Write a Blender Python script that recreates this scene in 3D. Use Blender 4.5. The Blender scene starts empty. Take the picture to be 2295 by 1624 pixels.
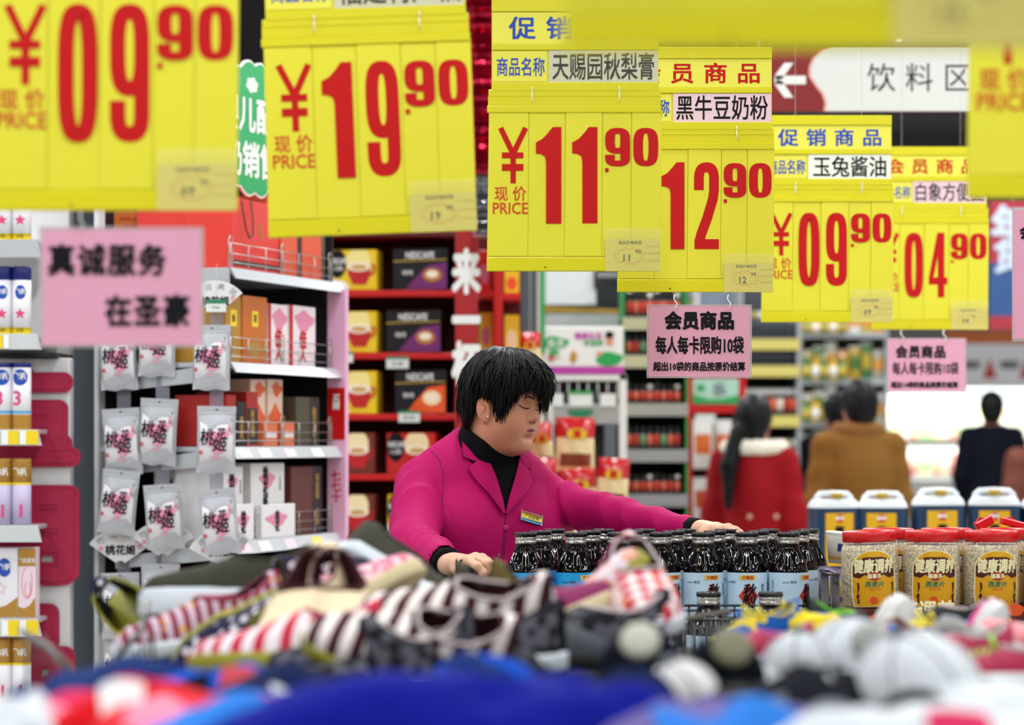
import bpy, math, random
import numpy as np
from mathutils import Vector, Matrix, Quaternion
from mathutils.bvhtree import BVHTree
random.seed(7); RNG = np.random.default_rng(7)
scn = bpy.context.scene
COL = scn.collection
PI = math.pi
# ---------------------------------------------------------------- camera
F = 6000.0; CX = 1147.5; HY = 980.0; CAMZ = 1.40      # focal length in pixels of the 2295 x 1624 frame, horizon row, eye height
cam = bpy.data.cameras.new('camera'); camo = bpy.data.objects.new('camera', cam); COL.objects.link(camo)
camo.location = (0, 0, CAMZ); camo.rotation_euler = (PI/2, 0, 0)
cam.sensor_width = 36.0; cam.lens = F/2295*36.0
cam.shift_y = (HY-812.0)/2295.0
cam.clip_start = 0.05; cam.clip_end = 200
cam.dof.use_dof = True; cam.dof.focus_distance = 5.65; cam.dof.aperture_fstop = (cam.lens/1000)/0.027
scn.camera = camo
# ---------------------------------------------------------------- light
w = bpy.data.worlds.new('world'); scn.world = w; w.use_nodes = True
w.node_tree.nodes['Background'].inputs[0].default_value = (0.93, 0.97, 1.0, 1)
w.node_tree.nodes['Background'].inputs[1].default_value = 0.16
scn.view_settings.view_transform = 'Standard'; scn.view_settings.look = 'None'
scn.view_settings.gamma = 1.0; scn.view_settings.use_curve_mapping = False
scn.view_settings.exposure = 0.0
def strip_light(x, y, z, sx, sy, power, tilt=0.0, col=(0.96, 0.98, 1.0)):
    l = bpy.data.lights.new('lamp_strip', 'AREA'); l.shape = 'RECTANGLE'; l.size = sx; l.size_y = sy; l.energy = power; l.color = col
    o = bpy.data.objects.new('lamp_strip', l); COL.objects.link(o); o.location = (x, y, z); o.rotation_euler = (tilt, 0, 0)
    return o
# the shop's rows of ceiling tubes: long strips that run away from the camera
for lx in (-5.2, -2.6, 0.0, 2.6, 5.2):
    for ly in (-1.5, 2.2, 5.9, 9.6, 13.3, 17.0):
        strip_light(lx, ly, 4.02, 0.14, 2.4, 64 if ly < 8 else 80)
# ---------------------------------------------------------------- helpers
def lin(c):
    if isinstance(c, str):
        c = c.lstrip('#'); c = [int(c[i:i+2], 16)/255 for i in (0, 2, 4)]
    return tuple((x/12.92 if x <= .04045 else ((x+.055)/1.055)**2.4) for x in c[:3]) + (1.0,)
MATS = {}
def mat(key, col='#808080', rough=.5, metal=0., spec=.5, emit=0., alpha=1., trans=0., coat=0., vary=0., vs=40., bump=0., bs=200., sheen=0., ior=1.45, attr=None, sss=0.):
    if key in MATS: return MATS[key]
    m = bpy.data.materials.new(key); m.use_nodes = True; nt = m.node_tree; b = nt.nodes['Principled BSDF']
    c = lin(col); b.inputs['Base Color'].default_value = c; b.inputs['Roughness'].default_value = rough
    b.inputs['Metallic'].default_value = metal; b.inputs['Specular IOR Level'].default_value = spec; b.inputs['IOR'].default_value = ior
    b.inputs['Alpha'].default_value = alpha; b.inputs['Transmission Weight'].default_value = trans; b.inputs['Coat Weight'].default_value = coat
    b.inputs['Sheen Weight'].default_value = sheen
    if sss: b.inputs['Subsurface Weight'].default_value = sss; b.inputs['Subsurface Radius'].default_value = (.012, .005, .003); b.inputs['Subsurface Scale'].default_value = 1.
    if emit: b.inputs['Emission Color'].default_value = c; b.inputs['Emission Strength'].default_value = emit
    src = None
    if attr:
        a = nt.nodes.new('ShaderNodeAttribute'); a.attribute_name = attr; src = a.outputs['Color']
        nt.links.new(src, b.inputs['Base Color'])
    if vary or bump:
        tc = nt.nodes.new('ShaderNodeTexCoord')
    if vary:
        n = nt.nodes.new('ShaderNodeTexNoise'); n.inputs['Scale'].default_value = vs; n.inputs['Detail'].default_value = 3
        nt.links.new(tc.outputs['Object'], n.inputs['Vector'])
        mr = nt.nodes.new('ShaderNodeMapRange'); mr.inputs[3].default_value = 1-vary; mr.inputs[4].default_value = 1+vary
        nt.links.new(n.outputs[0], mr.inputs[0])
        mx = nt.nodes.new('ShaderNodeVectorMath'); mx.operation = 'MULTIPLY'
        if src: nt.links.new(src, mx.inputs[0])
        else: mx.inputs[0].default_value = c[:3]
        nt.links.new(mr.outputs[0], mx.inputs[1]); nt.links.new(mx.outputs[0], b.inputs['Base Color'])
    if bump:
        n2 = nt.nodes.new('ShaderNodeTexNoise'); n2.inputs['Scale'].default_value = bs; n2.inputs['Detail'].default_value = 2
        nt.links.new(tc.outputs['Object'], n2.inputs['Vector'])
        bp = nt.nodes.new('ShaderNodeBump'); bp.inputs['Strength'].default_value = bump; bp.inputs['Distance'].default_value = .003
        nt.links.new(n2.outputs[0], bp.inputs['Height']); nt.links.new(bp.outputs[0], b.inputs['Normal'])
    MATS[key] = m; return m
def pattern(key, kind, c1, c2, scale=60., rough=.8, c3=None, rot=0.):
    """cloth prints in object space: stripes, dots, plaid, floral, blocks"""
    if key in MATS: return MATS[key]
    m = bpy.data.materials.new(key); m.use_nodes = True; nt = m.node_tree; b = nt.nodes['Principled BSDF']; b.inputs['Roughness'].default_value = rough
    b.inputs['Specular IOR Level'].default_value = .25
    tc = nt.nodes.new('ShaderNodeTexCoord'); mp = nt.nodes.new('ShaderNodeMapping'); mp.inputs['Rotation'].default_value[2] = rot
    nt.links.new(tc.outputs['Object'], mp.inputs['Vector']); vec = mp.outputs[0]
    def mathn(op, a, bb=None):
        n = nt.nodes.new('ShaderNodeMath'); n.operation = op
        for i, x in enumerate((a, bb)):
            if x is None: continue
            if isinstance(x, (int, float)): n.inputs[i].default_value = x
            else: nt.links.new(x, n.inputs[i])
        return n.outputs[0]
    sx = nt.nodes.new('ShaderNodeSeparateXYZ'); nt.links.new(vec, sx.inputs[0])
    if kind == 'stripe': fac = mathn('GREATER_THAN', mathn('SINE', mathn('MULTIPLY', sx.outputs[0], scale*6.283)), 0.0)
    elif kind == 'plaid':
        a = mathn('GREATER_THAN', mathn('SINE', mathn('MULTIPLY', sx.outputs[0], scale*6.283)), 0.1)
        c = mathn('GREATER_THAN', mathn('SINE', mathn('MULTIPLY', sx.outputs[1], scale*6.283)), 0.1)
        fac = mathn('MULTIPLY', mathn('ADD', a, c), .5)
    elif kind == 'dots':
        v = nt.nodes.new('ShaderNodeTexVoronoi'); v.inputs['Scale'].default_value = scale; v.inputs['Randomness'].default_value = .35
        nt.links.new(vec, v.inputs['Vector']); fac = mathn('LESS_THAN', v.outputs['Distance'], .33)
    else:
        v = nt.nodes.new('ShaderNodeTexNoise'); v.inputs['Scale'].default_value = scale; v.inputs['Detail'].default_value = 1.5
        nt.links.new(vec, v.inputs['Vector']); fac = mathn('GREATER_THAN', v.outputs[0], .5)
    mx = nt.nodes.new('ShaderNodeMix'); mx.data_type = 'RGBA'; mx.inputs[6].default_value = lin(c1); mx.inputs[7].default_value = lin(c2)
    nt.links.new(fac, mx.inputs[0]); out = mx.outputs[2]
    if c3:
        v3 = nt.nodes.new('ShaderNodeTexVoronoi'); v3.inputs['Scale'].default_value = scale*.9; nt.links.new(vec, v3.inputs['Vector'])
        m3 = nt.nodes.new('ShaderNodeMix'); m3.data_type = 'RGBA'; nt.links.new(out, m3.inputs[6]); m3.inputs[7].default_value = lin(c3)
        nt.links.new(mathn('LESS_THAN', v3.outputs['Distance'], .25), m3.inputs[0]); out = m3.outputs[2]
    nt.links.new(out, b.inputs['Base Color']); MATS[key] = m; return m
def P(px, py, D): return Vector(((px-CX)*D/F, D, CAMZ-(py-HY)*D/F))
class MB:
    def __init__(s): s.v = []; s.f = []; s.mi = []; s.sm = []
    def add(s, vs, fs, mi=0, smooth=False, M=None):
        o = len(s.v)
        for v in vs: s.v.append(tuple(M @ Vector(v)) if M is not None else tuple(v))
        for f in fs: s.f.append(tuple(i+o for i in f)); s.mi.append(mi); s.sm.append(smooth)
        return s
    def box(s, x0, x1, y0, y1, z0, z1, mi=0, b=0., M=None):
        if b <= 0:
            vs = [(x, y, z) for x in (x0, x1) for y in (y0, y1) for z in (z0, z1)]
            return s.add(vs, [(0,1,3,2),(4,6,7,5),(0,4,5,1),(2,3,7,6),(0,2,6,4),(1,5,7,3)], mi, False, M)
        vs = []; ix = {}
        for cx_ in (0, 1):
            for cy_ in (0, 1):
                for cz_ in (0, 1):
                    X = (x0, x1)[cx_]; Y = (y0, y1)[cy_]; Z = (z0, z1)[cz_]; dx = b*(1-2*cx_); dy = b*(1-2*cy_); dz = b*(1-2*cz_)
                    for a, p in (('x', (X, Y+dy, Z+dz)), ('y', (X+dx, Y, Z+dz)), ('z', (X+dx, Y+dy, Z))):
                        ix[(cx_, cy_, cz_, a)] = len(vs); vs.append(p)
        fs = []; g = lambda *k: ix[k]
        for c in (0, 1):
            fs += [(g(c,0,0,'x'), g(c,0,1,'x'), g(c,1,1,'x'), g(c,1,0,'x')), (g(0,c,0,'y'), g(1,c,0,'y'), g(1,c,1,'y'), g(0,c,1,'y')), (g(0,0,c,'z'), g(0,1,c,'z'), g(1,1,c,'z'), g(1,0,c,'z'))]
        for a in (0, 1):
            for c in (0, 1):
                fs += [(g(a,c,0,'x'), g(a,c,1,'x'), g(a,c,1,'y'), g(a,c,0,'y')), (g(a,0,c,'x'), g(a,1,c,'x'), g(a,1,c,'z'), g(a,0,c,'z')), (g(0,a,c,'y'), g(1,a,c,'y'), g(1,a,c,'z'), g(0,a,c,'z'))]
                for d in (0, 1): fs.append((g(a,c,d,'x'), g(a,c,d,'y'), g(a,c,d,'z')))
        return s.add(vs, fs, mi, False, M)
    def lathe(s, prof, n=20, c=(0, 0, 0), mi=0, smooth=True, M=None, cap=True, sx=1., sy=1., mis=None):
        vs = []; fs = []
        for r, z in prof:
            for i in range(n): a = 2*PI*i/n; vs.append((c[0]+r*sx*math.cos(a), c[1]+r*sy*math.sin(a), c[2]+z))
        m = len(prof); o = len(s.v); s.add(vs, [], mi, smooth, M)
        for j in range(m-1):
            for i in range(n):
                i2 = (i+1) % n; s.f.append((o+j*n+i, o+j*n+i2, o+(j+1)*n+i2, o+(j+1)*n+i)); s.mi.append(mis[j] if mis else mi); s.sm.append(smooth)
        if cap:
            s.f.append(tuple(o+i for i in reversed(range(n)))); s.mi.append(mis[0] if mis else mi); s.sm.append(False)
            s.f.append(tuple(o+(m-1)*n+i for i in range(n))); s.mi.append(mis[-1] if mis else mi); s.sm.append(False)
        return s
    def tube(s, pts, r, n=6, mi=0, closed=False, M=None):
        pts = [Vector(p) for p in pts]; k = len(pts); rs = r if isinstance(r, (list, tuple)) else [r]*k
        vs = []; fs = []; up = None
        for i, p in enumerate(pts):
            a = pts[(i-1) % k] if (i > 0 or closed) else p; b = pts[(i+1) % k] if (i < k-1 or closed) else p
            t = (b-a); t = t.normalized() if t.length > 1e-9 else Vector((0, 0, 1))
            if up is None: up = Vector((0, 0, 1)) if abs(t.z) < .9 else Vector((1, 0, 0))
            u = t.cross(up); u = u.normalized() if u.length > 1e-6 else t.orthogonal().normalized(); v = u.cross(t).normalized(); up = v
            for j in range(n): an = 2*PI*j/n; vs.append(p+(u*math.cos(an)+v*math.sin(an))*rs[i])
        for i in range(k if closed else k-1):
            for j in range(n): i2 = (i+1) % k; j2 = (j+1) % n; fs.append((i*n+j, i*n+j2, i2*n+j2, i2*n+j))
        if not closed: fs += [tuple(reversed(range(n))), tuple((k-1)*n+j for j in range(n))]
        return s.add(vs, fs, mi, True, M)
    def prism(s, poly, y0, y1, mi=0, M=None, plane='xz', smooth=False):
        n = len(poly); A = {'xz': lambda p, q: (p[0], q, p[1]), 'xy': lambda p, q: (p[0], p[1], q), 'yz': lambda p, q: (q, p[0], p[1])}[plane]
        vs = [A(p, y0) for p in poly]+[A(p, y1) for p in poly]
        fs = [tuple(range(n)), tuple(reversed(range(n, 2*n)))]+[(i, i+n, (i+1) % n+n, (i+1) % n) for i in range(n)]
        return s.add(vs, fs, mi, smooth, M)
    def grid(s, fn, nu, nv, mi=0, smooth=True, closeu=False, M=None, skip=None):
        vs = [fn(i/(nu if closeu else nu-1), j/(nv-1)) for j in range(nv) for i in range(nu)]; fs = []
        for j in range(nv-1):
            for i in range(nu if closeu else nu-1):
                if skip and skip(i, j): continue
                i2 = (i+1) % nu; fs.append((j*nu+i, j*nu+i2, (j+1)*nu+i2, (j+1)*nu+i))
        return s.add(vs, fs, mi, smooth, M)
    def mesh(s, name, mats):
        me = bpy.data.meshes.new(name); me.from_pydata(s.v, [], s.f)
        for m in (mats if isinstance(mats, (list, tuple)) else [mats]): me.materials.append(m)
        me.polygons.foreach_set('material_index', s.mi); me.polygons.foreach_set('use_smooth', s.sm); me.update(); return me
    def build(s, name, mats, parent=None, loc=None, rot=None): return link(name, s.mesh(name, mats), parent, loc, rot)
def link(name, me, parent=None, loc=None, rot=None):
    o = bpy.data.objects.new(name, me); COL.objects.link(o)
    if parent is not None: o.parent = parent
    if loc is not None: o.location = loc
    if rot is not None: o.rotation_euler = rot
    return o
def tag(o, label, cat=None, group=None, kind=None):
    if label: o['label'] = label
    if cat: o['category'] = cat
    if group: o['group'] = group
    if kind: o['kind'] = kind
    return o
def thing(name, label, cat, loc=(0, 0, 0), rot=(0, 0, 0), group=None, scale=None):
    o = bpy.data.objects.new(name, None); COL.objects.link(o); o.empty_display_size = .05
    o.location = loc; o.rotation_euler = (0, 0, rot) if isinstance(rot, (int, float)) else rot
    if scale: o.scale = (scale,)*3 if isinstance(scale, (int, float)) else scale
    return tag(o, label, cat, group)
def dup(root, loc=None, rot=None, label=None, group=None, scale=None, swap=None):
    r = root.copy(); COL.objects.link(r)
    if loc is not None: r.location = loc
    if rot is not None: r.rotation_euler = (0, 0, rot) if isinstance(rot, (int, float)) else rot
    if scale is not None: r.scale = (scale,)*3 if isinstance(scale, (int, float)) else scale
    if label: r['label'] = label
    if group: r['group'] = group
    for ch in list(root.children):
        c = ch.copy(); COL.objects.link(c); c.parent = r
        for g in list(ch.children):
            d = g.copy(); COL.objects.link(d); d.parent = c
    return r
def struct(o): o['kind'] = 'structure'; return o
TXT = {}
def text_mesh(s, h, bold=0., xs=1., sp=1., mtl=None, align='C', vertical=False, shear=0., fit=None):
    """flat lettering in the XZ plane, facing -Y; h is the height of a CJK glyph, fit the width of the line"""
    k = (s, round(h, 5), bold, xs, sp, mtl.name, align, vertical, shear, fit)
    if k in TXT: return TXT[k]
    c = bpy.data.curves.new('txt', 'FONT'); c.body = '\n'.join(s) if vertical else s; c.size = 1.0; c.resolution_u = 2 if h > .02 else 1; c.space_character = sp
    c.space_line = .92*sp; c.shear = shear
    if vertical: c.align_x = 'CENTER'
    o = bpy.data.objects.new('txt', c); m0 = bpy.data.meshes.new_from_object(o); bpy.data.objects.remove(o); bpy.data.curves.remove(c)
    n = len(m0.vertices); a = np.empty(n*3, np.float32); m0.vertices.foreach_get('co', a); a = a.reshape(-1, 3); F0 = [tuple(p.vertices) for p in m0.polygons]
    k0 = h/.9; x0, x1 = a[:, 0].min(), a[:, 0].max(); y0, y1 = a[:, 1].min(), a[:, 1].max()
    if fit: xs = fit/((x1-x0+2*bold)*k0)
    X = (a[:, 0]-((x0+x1)/2 if align == 'C' else x0)); Z = a[:, 1]-(y0+y1)/2
    D8 = [(0, 0)] if bold <= 0 else ([(-.7, -.7), (.7, -.7), (-.7, .7), (.7, .7)] if bold < .03 else [(-.7, -.7), (.7, -.7), (-.7, .7), (.7, .7), (-1, 0), (1, 0), (0, 1), (0, -1)]) if bold < .055 else [(math.cos(PI*q/10), math.sin(PI*q/10)) for q in range(20)]+[(.5*math.cos(PI*q/4), .5*math.sin(PI*q/4)) for q in range(8)]
    V = []; Fs = []
    for i, (dx, dz) in enumerate(D8):
        V.append(np.stack([(X+dx*bold)*k0*xs, np.full(n, -.00003*i*max(1, h/.03)), (Z+dz*bold)*k0], 1)); Fs += [tuple(q+i*n for q in f) for f in F0]
    me = bpy.data.meshes.new('lettering'); me.from_pydata(np.concatenate(V).tolist(), [], Fs); me.materials.append(mtl); me.update(); bpy.data.meshes.remove(m0); TXT[k] = me; return me
def text(s, h, mtl, parent, loc, bold=.01, name='lettering', rot=None, **kw):
    return link(name, text_mesh(s, h, bold, mtl=mtl, **kw), parent, loc, rot)
def ribbon(mb, pts, wx, wz, y=0, mi=0, closed=False, th=.0006):
    """stroke of an elliptical pen drawn in the XZ plane"""
    k = len(pts); L = []; R = []
    for i in range(k):
        a = pts[(i-1) % k] if (i > 0 or closed) else pts[i]; b = pts[(i+1) % k] if (i < k-1 or closed) else pts[i]
        tx, tz = b[0]-a[0], b[1]-a[1]; l = math.hypot(tx, tz) or 1; nx, nz = -tz/l, tx/l
        y = y-.0000002 if closed else y
        L.append((pts[i][0]+nx*wx, y, pts[i][1]+nz*wz)); R.append((pts[i][0]-nx*wx, y, pts[i][1]-nz*wz))
    fs = [(i, (i+1) % k, (i+1) % k+k, i+k) for i in range(k if closed else k-1)]
    mb.add(L+R, fs, mi)
def arc(cx_, cz_, rx, rz, a0, a1, n=14, e=1.):
    out = []
    for i in range(n+1):
        a = math.radians(a0+(a1-a0)*i/n); c, s_ = math.cos(a), math.sin(a)
        out.append((cx_+rx*math.copysign(abs(c)**e, c), cz_+rz*math.copysign(abs(s_)**e, s_)))
    return out
def digit(mb, ch, x, z, w_, h, y=0, mi=0):
    """heavy condensed numeral, lower left corner at (x, z)"""
    sw = w_*.195; sh = min(h*.075, w_*.2); X = lambda t: x+t*w_; Z = lambda t: z+t*h
    cx_, rx = x+w_/2, w_/2-sw; e = .8; y2 = y-.00012
    if ch == '0': ribbon(mb, arc(cx_, z+h/2, rx, h/2-sh, 0, 360, 40, .62)[:-1], sw, sh, y, mi, True)
    elif ch == '1':
        poly = [(X(.4), Z(0)), (X(1), Z(0)), (X(1), Z(1)), (X(.66), Z(1)), (X(.45), Z(.93)), (X(.25), Z(.875)), (X(0), Z(.84)), (X(0), Z(.725)), (X(.2), Z(.72)), (X(.36), Z(.695)), (X(.4), Z(.64))]
        mb.add([(p[0], y, p[1]) for p in poly], [tuple(range(len(poly)))], mi)
    elif ch == '9':
        zc = z+h*.665; rz = h*.335-sh; ribbon(mb, arc(cx_, zc, rx, rz, 0, 360, 36, .65)[:-1], sw, sh, y, mi, True)
        p = [(cx_+rx, zc)]+[(cx_+rx, z+h*t) for t in (.55, .4, .3)]+arc(cx_, z+h*.22, rx, h*.22-sh, 0, -180, 18, .7)+[(cx_-rx, z+h*.3)]
        ribbon(mb, p, sw, sh, y2, mi)
    elif ch == '2':
        p = [(cx_-rx, z+h*.68)]+arc(cx_, z+h*.78, rx, h*.22-sh, 180, 0, 18, .7)+[(cx_+rx, z+h*.68), (cx_+rx*.85, z+h*.58), (cx_+rx*.1, z+h*.36), (cx_-rx*.7, z+h*.17), (cx_-rx, z+h*.06)]
        ribbon(mb, p, sw, sh, y, mi); mb.add([(X(.02), y2, z), (X(1), y2, z), (X(1), y2, z+sh*2), (X(.02), y2, z+sh*2)], [(0, 1, 2, 3)], mi)
    elif ch == '4':
        mb.add([(X(.48), y, z), (X(.84), y, z), (X(.84), y, Z(1)), (X(.48), y, Z(1))], [(0, 1, 2, 3)], mi)
        mb.add([(X(0), y2, Z(.2)), (X(1), y2, Z(.2)), (X(1), y2, Z(.31)), (X(0), y2, Z(.31))], [(0, 1, 2, 3)], mi)
        mb.add([(X(0), y2-.0001, Z(.31)), (X(.26), y2-.0001, Z(.31)), (X(.72), y2-.0001, Z(1)), (X(.46), y2-.0001, Z(1))], [(0, 1, 2, 3)], mi)
def ordw(i): return ['first', 'second', 'third', 'fourth', 'fifth', 'sixth', 'seventh', 'eighth', 'ninth', 'tenth', 'eleventh', 'twelfth', 'thirteenth', 'fourteenth', 'fifteenth', 'sixteenth', 'seventeenth', 'eighteenth', 'nineteenth', 'twentieth', 'twenty-first', 'twenty-second'][i]
# ---------------------------------------------------------------- signed-distance meshing for bodies
def smin(a, b, k): h = np.maximum(k-np.abs(a-b), 0)/k; return np.minimum(a, b)-h*h*k*.25
def smax(a, b, k): return -smin(-a, -b, k)
def ell(Q, c, r, R=None):
    d = Q-np.array(c, np.float32)
    if R is not None: d = d @ np.array(R, np.float32)
    r = np.array(r, np.float32); k0 = np.sqrt(((d/r)**2).sum(-1)); k1 = np.sqrt(((d/(r*r))**2).sum(-1)); return k0*(k0-1)/np.maximum(k1, 1e-6)
def cap(Q, a, b, ra, rb):
    a = np.array(a, np.float32); b = np.array(b, np.float32); d = b-a; t = np.clip(((Q-a)@d)/float(d@d), 0, 1)
    return np.linalg.norm(Q-(a+t[..., None]*d), axis=-1)-(ra+(rb-ra)*t)
def sdf_mesh(fn, lo, hi, st):
    lo = np.array(lo, np.float32); hi = np.array(hi, np.float32); n = np.ceil((hi-lo)/st).astype(int)+1
    ax = [lo[i]+st*np.arange(n[i], dtype=np.float32) for i in range(3)]
    Q = np.stack(np.meshgrid(*ax, indexing='ij'), -1); V = fn(Q).astype(np.float32); ins = V < 0
    nc = n-1; cnt = np.zeros(nc, np.float32); acc = np.zeros(tuple(nc)+(3,), np.float32); quads = []
    edges = []
    for a in range(3):
        s0 = [slice(None)]*3; s1 = [slice(None)]*3; s0[a] = slice(0, -1); s1[a] = slice(1, None)
        v0, v1 = V[tuple(s0)], V[tuple(s1)]; cr = (v0 < 0) != (v1 < 0); I = np.argwhere(cr)
        t = v0[cr]/(v0[cr]-v1[cr]); pos = lo+I*st; pos[:, a] += t*st; edges.append((a, I, v0[cr] < 0))
        b, c = (a+1) % 3, (a+2) % 3
        for db in (0, 1):
            for dc in (0, 1):
                J = I.copy(); J[:, b] -= db; J[:, c] -= dc; ok = ((J >= 0) & (J < nc)).all(1); J = J[ok]
                np.add.at(cnt, tuple(J.T), 1); np.add.at(acc, tuple(J.T), pos[ok])
    act = cnt > 0; idx = -np.ones(tuple(nc), np.int64); idx[act] = np.arange(act.sum()); verts = acc[act]/cnt[act][:, None]
    for a, I, neg in edges:
        b, c = (a+1) % 3, (a+2) % 3; ok = (I[:, b] > 0) & (I[:, c] > 0) & (I[:, b] < nc[b]) & (I[:, c] < nc[c]); I = I[ok]; neg = neg[ok]
        def q(db, dc): J = I.copy(); J[:, b] -= db; J[:, c] -= dc; return idx[tuple(J.T)]
        A, B, C_, D_ = q(1, 1), q(0, 1), q(0, 0), q(1, 0); qd = np.stack([A, B, C_, D_], 1); qd[~neg] = qd[~neg][:, ::-1]; quads.append(qd)
    Fq = np.concatenate(quads); n_ = len(verts); a_ = Fq.ravel(); b_ = np.roll(Fq, -1, 1).ravel(); verts = verts.astype(np.float64)
    deg = np.bincount(a_, minlength=n_)+np.bincount(b_, minlength=n_)
    for _ in range(2):
        s_ = np.stack([np.bincount(a_, verts[b_, c], n_)+np.bincount(b_, verts[a_, c], n_) for c in range(3)], 1); verts = np.where(deg[:, None] > 0, verts*.5+.5*s_/np.maximum(deg, 1)[:, None], verts)
    return verts.astype(np.float32), Fq
def np_mesh(name, parts, mats, cols=None):
    V = np.concatenate([p[0] for p in parts]); o = 0; Fs = []
    for v, f in parts: Fs.append(f+o); o += len(v)
    Fs = np.concatenate(Fs); me = bpy.data.meshes.new(name); me.vertices.add(len(V)); me.vertices.foreach_set('co', V.astype(np.float32).ravel())
    me.loops.add(len(Fs)*4); me.loops.foreach_set('vertex_index', Fs.astype(np.int32).ravel()); me.polygons.add(len(Fs))
    me.polygons.foreach_set('loop_start', np.arange(0, len(Fs)*4, 4, dtype=np.int32)); me.update(calc_edges=True)
    me.polygons.foreach_set('use_smooth', np.ones(len(Fs), bool)); me.materials.append(mats)
    if cols is not None:
        ca = me.color_attributes.new('Col', 'FLOAT_COLOR', 'POINT'); c4 = np.ones((len(V), 4), np.float32); c4[:, :3] = cols(V); ca.data.foreach_set('color', c4.ravel())
    me.validate(); return me

BENT = {}
def btext(s, h, mtl, parent, r, z, ang0=0., bold=.02, **kw):
    """lettering wrapped on an upright cylinder of radius r, centred on -Y turned by ang0"""
    me = text_mesh(s, h, bold, mtl=mtl, **kw); k = (me.name, round(r, 5), round(ang0, 4))
    if k not in BENT:
        m2 = me.copy(); n = len(m2.vertices); a = np.empty(n*3, np.float32); m2.vertices.foreach_get('co', a); a = a.reshape(-1, 3)
        th = a[:, 0]/r+ang0; rr = r-a[:, 1]; b = np.stack([rr*np.sin(th), -rr*np.cos(th), a[:, 2]], 1).astype(np.float32); m2.vertices.foreach_set('co', b.ravel()); m2.update(); BENT[k] = m2
    return link('lettering', BENT[k], parent, (0, 0, z))
def curved(poly, r, ang0=0.):
    """a flat outline wrapped on an upright cylinder of radius r, facing -Y"""
    q_ = []
    for i, p in enumerate(poly):
        p2 = poly[(i+1) % len(poly)]; ns = max(1, int(abs(p2[0]-p[0])/(.12*r))+0)
        q_ += [(p[0]+(p2[0]-p[0])*j/ns, p[1]+(p2[1]-p[1])*j/ns) for j in range(ns)]
    poly = q_; m = MB(); n = len(poly); cx_ = sum(p[0] for p in poly)/n; cz_ = sum(p[1] for p in poly)/n; vs = []
    W_ = lambda p: (r*math.sin(ang0+max(-1.5, min(1.5, p[0]/r))), -r*math.cos(ang0+max(-1.5, min(1.5, p[0]/r))), p[1])
    for q in (1., .88, .74, .6, .45, .3, .15): vs += [W_((cx_+(p[0]-cx_)*q, cz_+(p[1]-cz_)*q)) for p in poly]
    vs.append(W_((cx_, cz_))); return m.add(vs, [(j*n+i, j*n+(i+1) % n, (j+1)*n+(i+1) % n, (j+1)*n+i) for j in range(6) for i in range(n)]+[(6*n+i, 6*n+(i+1) % n, 7*n) for i in range(n)], 0, True)
def solid(nm, m, *a, parent=None, **k): return MB().box(*a, **k).build(nm, m, parent)
# ================================================================= setting: floor, ceiling, walls
M_floor = mat('floor_tile', '#c9c6be', .25, vary=.06, vs=3)
struct(MB().box(-9, 9, -2.5, 30, -.1, 0).build('floor', M_floor))
M_ceil = mat('ceiling_grey', '#6d6d70', .9, vary=.1, vs=2)
struct(MB().box(-9, 9, -2.5, 30, 4.25, 4.35).build('ceiling', M_ceil))
M_beam = mat('beam_grey', '#4c4d52', .7)
for k, by in enumerate((11.0, 14.5, 18.0, 21.5, 25.0)):
    struct(MB().box(-9, 9, by, by+.12, 3.98, 4.25).build('trim_%d' % (k+1), M_beam))
M_wall = mat('wall_white', '#d8d8d6', .8, vary=.03, vs=2)
struct(MB().box(-9, 9, 30, 30.1, 0, 4.35).build('wall_back', M_wall))
struct(MB().box(-9.1, -9, -2.5, 30, 0, 4.35).build('wall_left', M_wall))
struct(MB().box(9, 9.1, -2.5, 30, 0, 4.35).build('wall_right', M_wall))
M_tube = mat('tube_housing', '#e8e8e6', .4); M_glow = mat('tube_glow', '#ffffff', .4, emit=4.)
first = None
for lx in (-5.2, -2.6, 0.0, 2.6, 5.2):
    for r_, ly in enumerate((9.6, 13.3, 17.0, 20.7, 24.4)):
        lb = 'ceiling tube light, row %s from the checkout side, %s in depth' % (ordw(int((lx+5.2)/2.6+.1)), ordw(r_))
        if first is None:
            first = thing('ceiling_light', lb, 'ceiling light', (lx, ly, 4.06), group='ceiling tube lights')
            MB().box(-.09, .09, -1.2, 1.2, .06, .12, b=.01).build('housing', M_tube, first)
            MB().tube([(0, -1.18, .04), (0, 1.18, .04)], .018, 8).build('tube', M_glow, first)
            MB().tube([(0, -.8, .1), (0, -.8, .19)], .006, 6).tube([(0, .8, .1), (0, .8, .19)], .006, 6).build('hanger', M_tube, first)
        else: dup(first, (lx, ly, 4.06), label=lb)
# ================================================================= hanging price signs
Y1 = mat('sign_yellow', '#e4dd3a', .38, spec=.4, vary=.03, vs=4); Y2 = mat('sign_yellow_rail', '#dcd31e', .3, spec=.5)
Y3 = mat('sign_card_yellow', '#ece656', .4, spec=.4)
M_red = mat('print_red', '#c20f12', .5, spec=.25); M_red2 = mat('print_red_thin', '#cf3a18', .5); M_blue = mat('print_blue', '#1b45b4', .5); M_blk = mat('print_black', '#101016', .55, spec=.2)
M_slot = mat('print_mustard', '#a89f12', .6); M_clear = mat('clear_plastic', '#f4f4f0', .1, alpha=.07, spec=.8); M_hook = mat('hook_plastic', '#f1efe9', .2, spec=.8)  # M_slot is the mustard ink of the ticket's small print
M_film = mat('pouch_film', '#f2ecc0', .08, alpha=.10, spec=.8); M_tick = mat('ticket_paper', '#d8cd58', .6); M_burst = mat('burst_orange', '#d8781a', .5)
M_strip = {'beige': mat('strip_beige', '#cfcdb0', .4), 'pink': mat('strip_pink', '#edccd6', .4), 'white': mat('strip_white', '#eef0e2', .4)}
M_line = mat('nylon_line', '#d0d0c8', .2, alpha=.5)
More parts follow.
